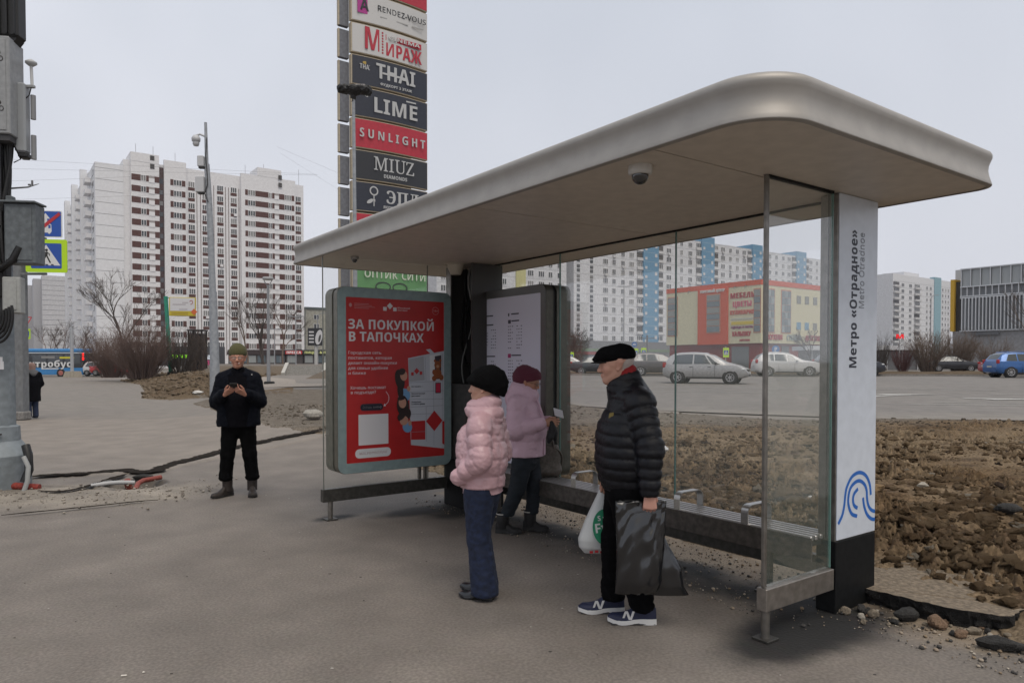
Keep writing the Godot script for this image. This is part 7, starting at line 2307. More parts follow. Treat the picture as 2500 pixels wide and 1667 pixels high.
	for s in [[1.45, -8.3, 0.05, "scrap of white paper on the soil close behind the glass"], [3.1, -7.4, 0.05, "scrap of white plastic on the soil by the near end of the bench"], [-4.9, -25.3, 0.3, "pile of grey-white plaster pieces at the foot of the camera pole"], [-13.2, -30.0, 0.35, "crumpled white sheet on the mound left of the camera pole"]]:
		var e := obj("scrap", rock_field(40 + int(s[0] * 3), V3(s[2] * 0.8, s[2] * 0.25, s[2] * 0.6), 0.6), mat(lin(0.55, 0.54, 0.52), 0.7), self, V3(s[0], gy(s[0], s[1]) + soil_height(s[0], s[1], 1.0) + 0.02, s[1]))
		tag(e, s[3], "litter")
	for s in [[-1.98, -3.62, "white cigarette end on the open pavement, longer of two"], [-1.90, -3.66, "white crumb on the open pavement next to the cigarette end"]]:
		var e := obj("cigarette_end", MB.new().box(Vector3.ZERO, V3(0.03 if s[0] < -1.95 else 0.013, 0.008, 0.01), 0.003), mat(lin(0.55, 0.52, 0.47), 0.8), self, V3(s[0], 0.004, s[1]))
		e.rotation_degrees.y = 10
		tag(e, s[2], "litter")
	# pipes in the open trench
	var redp := mat(lin(0.36, 0.075, 0.05), 0.6, 0, {"g": 0.4, "gs": 3.0})
	var tp := thing("drain_pipe", "grey corrugated pipe lying across the open trench", "pipe", Transform3D())
	var q := PackedVector3Array()
	var rr := PackedFloat32Array()
	for i in 40:
		var f := i / 39.0
		q.append(V3(lerpf(-5.38, -4.95, f), 0.02 + 0.02 * sin(f * 3), lerpf(-9.12, -9.36, f)))
		rr.append(0.026 + 0.003 * (i % 2))
	obj("pipe", MB.new().tube(q, rr, 12), mat(lin(0.36, 0.365, 0.37), 0.6), tp)
	tp = thing("drain_pipe", "short upright red pipe stub in the open trench", "pipe", Transform3D())
	obj("stub", MB.new().tube(PackedVector3Array([V3(-5.16, -0.1, -9.62), V3(-5.16, 0.02, -9.56)]), 0.045, 16), redp, tp)
	tp = thing("drain_pipe", "bent salmon red pipe elbow at the end of the open trench", "pipe", Transform3D())
	obj("elbow", MB.new().tube(PackedVector3Array([V3(-4.80, 0.03, -9.75), V3(-4.90, 0.03, -9.48), V3(-4.88, 0.02, -9.32), V3(-4.82, -0.03, -9.12)]), 0.032, 14), redp, tp)
	place.call("rubble_stone", "grey asphalt lump in the open trench behind the red stub", "stone", -5.1, -9.82, V3(0.16, 0.04, 0.08), tar, 31, 20)
	place.call("rubble_stone", "grey rubble lump at the left rim of the open trench", "stone", -5.32, -9.36, V3(0.10, 0.04, 0.07), mat(lin(0.16, 0.155, 0.15), 0.9, 0, {"g": 0.4, "gs": 3.0}), 32, 50)

var win_cache := {}

func window_pair(w: float, h: float, lights: int, tone: int) -> Array:   # [frame mesh, pane mesh], origin at the centre, facing +z
	var key := "%s %s %d %d" % [w, h, lights, tone]
	if not win_cache.has(key):
		var f := MB.new()
		var t := 0.09
		f.box(V3(0, h / 2 - t / 2, 0), V3(w, t, 0.12)).box(V3(0, -h / 2 + t / 2, 0), V3(w, t, 0.12))
		for i in lights + 1:
			f.box(V3(-w / 2 + t / 2 + (w - t) * i / lights, 0, 0), V3(t if i == 0 or i == lights else 0.12, h - 2 * t, 0.11))
		var p := MB.new()
		p.box(V3(0, 0, -0.02), V3(w - t, h - t, 0.03))
		win_cache[key] = [f.mesh(), p.mesh()]
	return win_cache[key]

func glass_tone(k: int) -> Material:
	return [mat(lin(0.045, 0.052, 0.062), 0.12), mat(lin(0.10, 0.105, 0.115), 0.18), mat(lin(0.20, 0.20, 0.20), 0.3), mat(lin(0.07, 0.075, 0.08), 0.15)][k]

func put_window(p: Node3D, at: Vector3, w: float, h: float, lights := 3, frame: Material = null, turn := 0.0, called := "window") -> void:
	var k := rng.randi() % 4
	var pr := window_pair(w, h, lights, 0)
	var o := obj(called, pr[0], frame if frame else mat(lin(0.68, 0.68, 0.69), 0.6), p)
	o.transform = Transform3D(Basis(Vector3.UP, turn), at)
	obj("pane", pr[1], glass_tone(k), o)

func panel(p: Node3D, called: String, x0: float, x1: float, y0: float, y1: float, z: float, m: Material, deep := 0.06) -> MeshInstance3D:
	var key := "b %.3f %.3f %.3f" % [x1 - x0, y1 - y0, deep]
	if not win_cache.has(key):
		win_cache[key] = MB.new().box(Vector3.ZERO, V3(x1 - x0, y1 - y0, deep)).mesh()
	return obj(called, win_cache[key], m, p, V3((x0 + x1) / 2, (y0 + y1) / 2, z))

func wall(p: Node3D, x0: float, x1: float, y0: float, y1: float, z0: float, z1: float, m: Material, called := "wall") -> MeshInstance3D:
	return obj(called, MB.new().box(V3((x0 + x1) / 2, (y0 + y1) / 2, (z0 + z1) / 2), V3(x1 - x0, y1 - y0, z1 - z0)), m, p)

func grid_at(x: float, z: float, y := 0.0) -> Transform3D:
	return Transform3D(SH.basis, V3(x, y, z))

func buildings() -> void:
	apartments_left()
	apartments_right()
	mall()
	far_right()
	left_background()
	pylon()

func apartments_left() -> void:
	var b := thing("apartment_building", "tall pale apartment block with brown panels between its windows", "building", grid_at(-97.2, -180, -0.6))
	var pale := mat(lin(0.72, 0.72, 0.74), 0.85, 0, {"g": 0.07, "gs": 0.08, "f": 0.03})
	var gable := mat(lin(0.70, 0.71, 0.74), 0.85, 0, {"g": 0.05, "gs": 0.06, "f": 0.03})
	var brown := mat(lin(0.115, 0.048, 0.042), 0.8, 0, {"g": 0.25, "gs": 0.4})
	var joint := mat(lin(0.22, 0.22, 0.23), 0.9)
	var white := mat(lin(0.68, 0.68, 0.70), 0.75)
	var off := 0.6
	wall(b, 0, 46, 0, 52.3 + off, -14, 0, pale)
	wall(b, -6.2, -0.02, 0, 50.6 + off, -14, 0.3, gable)
	wall(b, 1.5, 8.0, 0, 52.0 + off, 0, 1.2, pale, "bay")
	wall(b, 1.5, 8.0, 52.0 + off, 54.2 + off, -6, 1.25, pale, "machine_room")
	wall(b, 9.2, 14.5, 0, 53.5 + off, 0, 0.8, pale, "bay")
	wall(b, 28.3, 43.3, 0, 53.0 + off, 0, 1.0, pale, "bay")
	wall(b, 32.7, 39.3, 53.0 + off, 55.3 + off, -6, 1.05, pale, "machine_room")
	for x in [5.9, 38.4]:
		for y in [50.6, 52.7]:
			panel(b, "vent_window", x, x + 1.0, y + off, y + 1.2 + off, 1.28, mat(lin(0.05, 0.045, 0.045), 0.6))
	panel(b, "stair_glazing", 8.02, 9.18, 3, 51.5 + off, 0.2, mat(lin(0.06, 0.03, 0.03), 0.5))
	for x in [17.15, 18.05, 20.6, 21.4, 24.4, 25.2, 27.9]:
		panel(b, "pilaster_edge", x, x + 0.14, 4, 48.8 + off, 0.03, mat(lin(0.14, 0.10, 0.10), 0.9))
	for i in 17:
		var y := 48.0 + off - 2.8 * i
		panel(b, "panel_joint", -6.2, -0.05, y + 1.3, y + 1.38, 0.31, joint, 0.03)
		if y < 3.4:
			continue
		var y0 := y - 0.75
		var y1 := y + 0.75
		panel(b, "cladding_panel", 1.65, 3.75, y0, y1, 1.22, brown)
		put_window(b, V3(4.35, y, 1.22), 1.2, 1.5, 2)
		panel(b, "cladding_panel", 4.95, 5.58, y0, y1, 1.22, brown)
		panel(b, "balcony_front", 5.58, 6.9, y0 - 0.2, y0 + 0.9, 1.25, white, 0.12)
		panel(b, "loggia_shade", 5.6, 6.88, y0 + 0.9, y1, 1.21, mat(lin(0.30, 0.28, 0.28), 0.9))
		panel(b, "cladding_panel", 6.9, 7.98, y0, y1, 1.22, brown)
		panel(b, "stair_window", 8.2, 9.0, y - 0.6, y + 0.5, 0.26, glass_tone(i % 4))
		panel(b, "cladding_panel", 10.67, 11.41, y0, y1, 0.82, brown)
		put_window(b, V3(12.4, y, 0.82), 1.98, 1.5, 3)
		panel(b, "cladding_panel", 13.39, 14.26, y0, y1, 0.82, brown)
		for x in [15.9, 19.35, 23.1, 26.6]:
			put_window(b, V3(x, y + 0.25, 0.04), 1.62, 1.5, 3)
			panel(b, "cladding_panel", x - 0.81, x + 0.81, y - 1.3, y - 0.52, 0.03, brown)
		panel(b, "cladding_panel", 29.38, 30.11, y0, y1, 1.02, brown)
		put_window(b, V3(31.1, y, 1.02), 1.98, 1.5, 3)
		panel(b, "cladding_panel", 32.1, 35.7, y0, y1, 1.02, brown)
		put_window(b, V3(36.2, y, 1.02), 0.95, 1.5, 2)
		panel(b, "cladding_panel", 36.68, 37.35, y0, y1, 1.02, brown)
		panel(b, "balcony_front", 37.35, 38.6, y0 - 0.2, y0 + 0.9, 1.05, white, 0.12)
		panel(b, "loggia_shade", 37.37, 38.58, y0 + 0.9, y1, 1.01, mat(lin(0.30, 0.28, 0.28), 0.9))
		panel(b, "cladding_panel", 38.63, 40.16, y0, y1, 1.02, brown)
		put_window(b, V3(41.17, y, 1.02), 1.98, 1.5, 3)
		panel(b, "cladding_panel", 42.18, 42.95, y0, y1, 1.02, brown)
		put_window(b, V3(44.43, y + 0.2, 0.04), 1.58, 1.5, 3)
		panel(b, "cladding_panel", 43.64, 45.22, y - 1.3, y - 0.57, 0.03, brown)
		if i % 5 == 2:
			panel(b, "air_conditioner", 19.2 + 3.7 * (i % 3), 20.0 + 3.7 * (i % 3), y - 1.15, y - 0.6, 0.25, white, 0.4)
		# the long side that runs back from the corner, with stacks of balconies
		for k in 3:
			var z: float = [-10.0, -33.0, -58.0][k]
			var bal := obj("balcony", win_mesh("sidebal", V3(1.3, 1.15, 4.5)), white, b, V3(-6.9 - 0.0 * k, y - 0.3, z))
			bal.name = numbered("balcony", b)
			obj("balcony_window", win_mesh("sidewin", V3(0.1, 1.3, 3.4)), glass_tone((i + k) % 4), b, V3(-6.24, y + 0.7, z + 5.5))
	for k in 3:
		wall(b, -6.15 - 0.0, -0.5, 0, [51.2, 52.0, 51.4][k] + off, [-19.0, -44.0, -68.0][k], [-14.0, -19.02, -44.02][k], gable, "wing")
		wall(b, -7.7, -6.14, 0, [52.4, 53.2, 52.8][k] + off, [-19.0, -44.0, -68.0][k], [-17.5, -41.5, -65.0][k], gable, "wing_rib")
	for x in [3.0, 7.0, 12.2, 30.0, 35.0, 45.0]:
		obj("antenna", MB.new().tube(PackedVector3Array([V3(x, 52, -1), V3(x, 56.5 + fmod(x, 2.0), -1)]), 0.05, 5), joint, b)

func win_mesh(key: String, s: Vector3) -> ArrayMesh:
	if not win_cache.has(key):
		win_cache[key] = MB.new().box(Vector3.ZERO, s).mesh()
	return win_cache[key]

func apartments_right() -> void:
	var pale := mat(lin(0.68, 0.69, 0.72), 0.85, 0, {"g": 0.12, "gs": 0.08, "f": 0.03})
	var blue := mat(lin(0.14, 0.31, 0.48), 0.7, 0, {"g": 0.12, "gs": 0.3})
	var joint := mat(lin(0.30, 0.31, 0.32), 0.9)
	var white := mat(lin(0.55, 0.55, 0.56), 0.7)
	var b := thing("apartment_building", "long white apartment block with blue stripes behind the shopping centre", "building", grid_at(26.3, -200, 0.5))
	wall(b, -12, 108, 0, 38.6, -14, 0, pale)
	for s in [[14.3, 20.7], [40.2, 46.3], [66.0, 71.5], [91.5, 97.5]]:
		wall(b, s[0], s[1], 4.6, 40.2, -10, 0.5, blue, "blue_stair_bay")
		for i in 12:
			var y := 7.8 + 2.66 * i
			panel(b, "small_window", s[0] + 0.6, s[0] + 1.5, y - 0.9, y - 0.1, 0.52, white)
			panel(b, "small_window", s[1] - 1.7, s[1] - 0.7, y + 0.1, y + 1.0, 0.52, white)
			panel(b, "bay_joint", s[0], s[1], y + 1.2, y + 1.3, 0.51, mat(lin(0.35, 0.45, 0.52), 0.8), 0.03)
		for x in [s[0] - 2.3, s[1] + 0.05]:
			for i in 12:
				var y := 7.8 + 2.66 * i
				if rng.randf() < 0.45:
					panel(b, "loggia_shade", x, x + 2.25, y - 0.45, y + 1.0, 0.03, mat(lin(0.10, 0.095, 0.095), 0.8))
				else:
					put_window(b, V3(x + 1.12, y + 0.25, 0.05), 2.2, 1.4, 3)
				panel(b, "balcony_front", x, x + 2.25, y - 1.3, y - 0.47, 0.25, white, 0.4)
	for i in 12:
		var y := 7.8 + 2.66 * i
		panel(b, "panel_joint", -12, 108, y + 1.28, y + 1.34, 0.01, joint, 0.03)
		for w in [[-0.4, 1.85], [2.85, 1.4], [6.35, 1.5], [9.8, 1.9], [25.5, 2.1], [31.2, 1.2], [35.2, 1.9], [51.0, 2.0], [54.8, 1.3], [58.4, 1.5], [62.0, 1.9], [76.0, 2.0], [80.0, 1.4], [84.0, 1.5], [87.5, 1.9], [101, 2.0], [105, 1.4]]:
			put_window(b, V3(w[0], y, 0.05), w[1], 1.5, 3 if w[1] > 1.6 else 2)
			if w[0] < 64 and rng.randf() < 0.16:
				panel(b, "air_conditioner", w[0] - 0.4, w[0] + 0.5, y - 1.35, y - 0.8, 0.3, white, 0.5)
		for x in [-5.6, -10.4]:
			for dy in [-0.5, 0.6]:
				panel(b, "stair_window", x - 0.55, x + 0.55, y + dy - 0.4, y + dy + 0.45, 0.03, glass_tone(i % 4))
	for x in [21.0, 33.0, 47.0, 58.0, 74.0]:
		wall(b, x, x + 4.0, 38.6, 39.8, -8, -4, pale, "roof_vent")
	var grey := mat(lin(0.20, 0.205, 0.22), 0.8, 0, {"g": 0.15, "gs": 0.2})
	var low := thing("shop_row", "grey ground floor shops at the foot of the blue striped block", "building", grid_at(24.0, -186, 0.5))
	wall(low, -14, 40, 0, 6.6, -6, 0, grey)
	for i in 14:
		panel(low, "shop_window", -13 + i * 3.7, -10.2 + i * 3.7, 0.6, 3.2, 0.02, glass_tone(i % 4))
	panel(low, "fascia_band", -14, 40, 3.9, 4.6, 0.05, mat(lin(0.16, 0.22, 0.15), 0.8))
	var c := thing("apartment_building", "pale apartment block with a yellow stripe seen above the timetable box", "building", grid_at(3.5, -182, 0.5))
	wall(c, -26, 13.5, 0, 38.6, -14, 0, pale)
	wall(c, -3.2, -0.2, 4, 38.7, -1, 0.3, mat(lin(0.50, 0.48, 0.24), 0.8), "yellow_stripe")
	for i in 12:
		var y := 7.8 + 2.66 * i
		panel(c, "panel_joint", -26, 13.5, y + 1.28, y + 1.34, 0.01, joint, 0.03)
		for w in [[-24, 1.9], [-20, 1.4], [-16, 1.9], [-11.5, 1.4], [-7, 1.9], [1.5, 1.9], [5.0, 1.9], [8.0, 1.4], [11.0, 1.4]]:
			put_window(c, V3(w[0], y, 0.05), w[1], 1.5, 3 if w[1] > 1.6 else 2)

func mall() -> void:
	var t := thing("shopping_centre", "cream and orange shopping centre with red brick base across the road", "building", grid_at(38.2, -110, 0.55))
	var cream := mat(lin(0.66, 0.62, 0.42), 0.8, 0, {"g": 0.12, "gs": 0.15, "f": 0.03})
	var orange := mat(lin(0.60, 0.075, 0.010), 0.7, 0, {"g": 0.12, "gs": 0.3})
	var brick := mat(lin(0.30, 0.042, 0.032), 0.85, 0, {"g": 0.35, "gs": 0.6})
	wall(t, 0, 24, 4.0, 13.0, -19, 0, cream, "wall")
	wall(t, -0.06, 24.1, 12.95, 13.75, -19, 0.06, orange, "parapet")
	wall(t, 0.4, 23.6, 0, 4.0, -18.6, -0.4, brick, "brick_base")
	wall(t, -0.35, 0.0, 3.9, 13.0, -11.9, -6.0, orange, "orange_bay")
	var gl := mat(lin(0.12, 0.15, 0.16), 0.15)
	var white := mat(lin(0.62, 0.62, 0.60), 0.6)
	var R := -PI / 2     # things on the side that faces left
	var side := func(called: String, z0: float, z1: float, y0: float, y1: float, x: float, m: Material, deep := 0.08) -> void:
		obj(called, MB.new().box(Vector3.ZERO, V3(deep, y1 - y0, z1 - z0)), m, t, V3(x, (y0 + y1) / 2, (z0 + z1) / 2))
	var strip := func(x: float, y0: float, y1: float, z0: float, z1: float, rows: int) -> void:
		side.call("window_frame", z0 - 0.12, z1 + 0.12, y0 - 0.12, y1 + 0.12, x, mat(lin(0.45, 0.2, 0.12), 0.7), 0.06)
		for i in rows:
			var a := lerpf(y0, y1, i / float(rows))
			side.call("window", z0, z1, a + 0.06, lerpf(y0, y1, (i + 1) / float(rows)) - 0.06, x - 0.05, mat(lin(0.20, 0.21, 0.19), 0.2) if i % 2 else gl)
	strip.call(-0.4, 5.9, 12.0, -9.9, -7.4, 6)
	strip.call(-0.03, 5.6, 12.2, -18.6, -16.6, 6)
	strip.call(-0.03, 5.7, 12.3, -1.2, -0.1, 6)
	for s in [[0.55, 3.4, 6, 3], [5.3, 7.8, 6, 3]]:
		panel(t, "window_frame", s[0] - 0.12, s[1] + 0.12, 5.6, 12.5, 0.02, mat(lin(0.45, 0.2, 0.12), 0.7))
		for i in s[2]:
			for j in s[3]:
				var w: float = (s[1] - s[0]) / s[3]
				panel(t, "window", s[0] + w * j + 0.04, s[0] + w * (j + 1) - 0.04, 5.75 + 1.1 * i, 6.8 + 1.1 * i, 0.06, gl if (i + j) % 3 else mat(lin(0.22, 0.26, 0.27), 0.15))
	for x in [9.5, 11.8, 14.2, 17.0, 20.0]:
		panel(t, "small_window", x, x + 1.15, 10.5, 11.75, 0.03, mat(lin(0.17, 0.17, 0.14), 0.3))
		panel(t, "small_window", x, x + 1.15, 6.3, 7.5, 0.03, mat(lin(0.10, 0.24, 0.36), 0.2) if x < 14 else mat(lin(0.17, 0.17, 0.14), 0.3))
	var red := mat(lin(0.36, 0.016, 0.02), 0.6)
	text("КУХНИ", 0.85, 0.12, red, t, Transform3D(Basis(), V3(3.6, 4.95, 0.1)), true, 1, 3.7, "sign_letters")
	text("СТЕНКИ", 0.85, 0.12, mat(lin(0.30, 0.36, 0.36), 0.6), t, Transform3D(Basis(), V3(8.7, 4.95, 0.1)), true, 1, 3.9, "sign_letters")
	text("ДЕТСКИЕ", 0.85, 0.12, red, t, Transform3D(Basis(), V3(14.2, 4.95, 0.1)), true, 1, 4.6, "sign_letters")
	var L := func(s: String, y: float, z: float, h: float, w: float, m: Material, x := -0.06) -> void:
		text(s, h, 0.12, m, t, Transform3D(Basis(Vector3.UP, R), V3(x, y, z)), true, 1, w, "sign_letters")
	L.call("ТОРГОВЫЙ ЦЕНТР", 12.62, -8.9, 0.45, 4.9, white, -0.42)
	L.call("МЕБЕЛЬ", 11.55, -3.4, 0.85, 4.4, red)
	L.call("ЦВЕТЫ", 10.2, -3.4, 0.85, 3.4, mat(lin(0.55, 0.10, 0.16), 0.6))
	L.call("КУЛИНАРИЯ", 8.9, -3.4, 0.7, 4.4, mat(lin(0.5, 0.09, 0.06), 0.6))
	L.call("ОДЕЖДА И ОБУВЬ", 6.55, -3.4, 0.34, 4.0, mat(lin(0.22, 0.05, 0.12), 0.6))
	L.call("АПТЕКА", 4.5, -2.9, 0.3, 1.9, red)
	L.call("КАЛЫВКУ", 5.5, -3.5, 0.75, 3.4, red)
	side.call("sign_strip", -5.4, -1.3, 6.95, 7.45, -0.04, mat(lin(0.55, 0.42, 0.03), 0.6))
	side.call("sign_strip", -5.4, -1.3, 7.75, 8.0, -0.04, mat(lin(0.45, 0.45, 0.38), 0.6))
	for z in [-4.6, -2.6, -13.8]:
		obj("floodlight_arm", MB.new().tube(PackedVector3Array([V3(0, 12.9, z), V3(-0.5, 13.0, z + 0.1), V3(-0.9, 12.5, z + 0.3)]), 0.05, 6), mat(lin(0.1, 0.1, 0.1), 0.6), t)
	# doors and openings in the brick base
	side.call("door", -5.6, -2.4, 0.0, 3.5, 0.36, mat(lin(0.14, 0.15, 0.15), 0.3))
	side.call("awning_panel", -14.0, -8.0, 3.2, 3.9, 0.3, mat(lin(0.15, 0.02, 0.02), 0.7))
	panel(t, "base_window", 6.0, 8.0, 2.2, 3.6, -0.36, glass_tone(1))
	panel(t, "base_window", 0.8, 2.0, 0.4, 2.0, -0.36, mat(lin(0.4, 0.3, 0.2), 0.6))

func far_right() -> void:
	var pale := mat(lin(0.70, 0.71, 0.74), 0.85, 0, {"g": 0.12, "gs": 0.08, "f": 0.03})
	var k := 1.4545
	var b := thing("apartment_building", "pale tower block with a teal stripe left of the louvred building", "building", grid_at(170.2, -320, 0))
	wall(b, -0.5 * k, 39 * k, 0, 28.3 * k, -18, 0, pale)
	wall(b, 9.2 * k, 19.2 * k, 28.3 * k, 29.6 * k, -12, -2, pale, "machine_room")
	wall(b, 26.8 * k, 31.5 * k, 0, 29.0 * k, -2, 0.3, mat(lin(0.22, 0.36, 0.42), 0.8), "teal_stripe")
	for i in 14:
		var y := 25.1 * k - 2.77 * i
		panel(b, "panel_joint", -0.7, 38.9 * k, y + 1.4, y + 1.5, 0.01, mat(lin(0.3, 0.31, 0.32), 0.9), 0.03)
		for x in [-0.3, 13.2]:
			panel(b, "balcony_front", x * k, (x + 3.7) * k, y - 1.3, y - 0.4, 0.5, mat(lin(0.5, 0.5, 0.51), 0.7), 0.8)
			if (i * 7 + int(x)) % 3 == 0:
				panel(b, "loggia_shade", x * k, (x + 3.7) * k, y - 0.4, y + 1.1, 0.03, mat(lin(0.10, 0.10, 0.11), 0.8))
			else:
				put_window(b, V3((x + 1.85) * k, y + 0.35, 0.1), 5.2, 1.5, 5)
		for w in [[5.7, 2.6], [10.6, 2.6], [21.8, 1.6], [24.4, 2.0], [33.0, 1.6], [35.2, 1.4], [37.3, 1.6]]:
			put_window(b, V3(w[0] * k, y, 0.05), w[1], 1.6, 2)
	var c := thing("apartment_building", "distant white block with a bright blue stripe beside the white shelter column", "building", grid_at(207, -420, 0))
	wall(c, -8, 5, 0, 35, -14, 0, pale)
	wall(c, 5, 15, 0, 37, -14, 0.4, mat(lin(0.14, 0.30, 0.42), 0.8), "blue_stripe")
	for i in 9:
		for x in [-6.0, -2.0, 2.5]:
			put_window(c, V3(x, 31 - 3.0 * i, 0.05), 2.0 if x < 2 else 3.2, 1.6, 2)
	# the louvred building
	var d := thing("louvred_building", "grey building wrapped in pale vertical louvres with a yellow end", "building", grid_at(59.3, -95, 0.5))
	var grey := mat(lin(0.30, 0.30, 0.31), 0.7, 0, {"g": 0.15, "gs": 0.2})
	var pal := mat(lin(0.52, 0.54, 0.57), 0.5, 0.1)
	var dark := mat(lin(0.10, 0.105, 0.115), 0.6)
	wall(d, 0.4, 14, 0, 5.2, -1.0, 11, grey)
	wall(d, 0.5, 14, 5.2, 13.4, 0, 11, mat(lin(0.20, 0.21, 0.225), 0.5), "cladding")
	wall(d, 0.1, 12, 5.2, 12.1, -1.2, -0.72, mat(lin(0.50, 0.30, 0.02), 0.6), "yellow_end")
	wall(d, 0.6, 10, 5.2, 11.8, -0.72, 0.0, mat(lin(0.035, 0.032, 0.03), 0.7), "recess")
	wall(d, 2.5, 8, 12.0, 13.6, -1.6, -0.2, mat(lin(0.48, 0.49, 0.50), 0.6), "roof_box")
	for y in [5.2, 9.55, 9.75, 11.0, 13.35]:
		obj("beam", MB.new().box(V3(0.2, y, 5.5), V3(0.35, 0.14, 11.0)), pal, d)
	for i in 10:
		obj("upper_post", MB.new().box(V3(0.1, 12.2, 0.1 + 1.14 * i), V3(0.12, 2.3, 0.09)), pal, d)
		obj("upper_panel", MB.new().box(V3(0.35, 12.2, 0.66 + 1.14 * i), V3(0.05, 2.2, 0.98)), mat(lin(0.33, 0.35, 0.36), 0.35, 0.1), d)
	for i in 15:
		obj("middle_post", MB.new().box(V3(0.1, 10.35, 0.1 + 0.73 * i), V3(0.12, 1.25, 0.09)), pal, d)
	for i in 26:
		obj("slat", MB.new().box(V3(0.05, 7.38, 0.28 + 0.41 * i), V3(0.34, 4.2, 0.10)), pal, d)
	wall(d, 6, 8, 13.4, 17.6, 6.0, 6.7, pale, "chimney")
	wall(d, 6, 14, 13.4, 15.2, 7.0, 11, grey, "roof_house")
	panel(d, "name_board", 0.0, 0.1, 4.6, 5.0, 3.0, dark, 3.2)
	# pavilion and wall below the tower block
	var e := thing("pavilion", "low flat roofed glass pavilion behind the bare bushes across the road", "building", xf(46, 0.55, -92, -6))
	wall(e, -7.5, 6, 0, 2.6, -5, 0, mat(lin(0.13, 0.13, 0.135), 0.4), "glazed_wall")
	wall(e, -8.2, 6.6, 2.6, 3.15, -5.5, 0.8, mat(lin(0.50, 0.51, 0.53), 0.6), "flat_roof")
	for i in 8:
		obj("post", MB.new().box(V3(-7.2 + 1.85 * i, 1.3, 0.1), V3(0.12, 2.6, 0.12)), mat(lin(0.4, 0.4, 0.41), 0.6), e)
	var mp := thing("metro_sign", "glowing red letter on a post above the low pavilion", "sign", xf(47.6, 0.4, -88))
	obj("post", MB.new().tube(PackedVector3Array([Vector3.ZERO, V3(0, 4.05, 0)]), 0.06, 8), mat(lin(0.3, 0.3, 0.31), 0.5), mp)
	text("М", 0.55, 0.12, mat(Color(0.8, 0.04, 0.08), 0.5, 0, {"em": 0.5}), mp, xf(0, 4.35, 0.05), true, 1, 0.9)
	var g := thing("garden_wall", "long low grey wall below the louvred building", "wall", xf(62, 0.55, -78, -4))
	wall(g, -9, 16, 0, 1.9, -0.3, 0, mat(lin(0.32, 0.33, 0.35), 0.8, 0, {"g": 0.2, "gs": 0.3}))

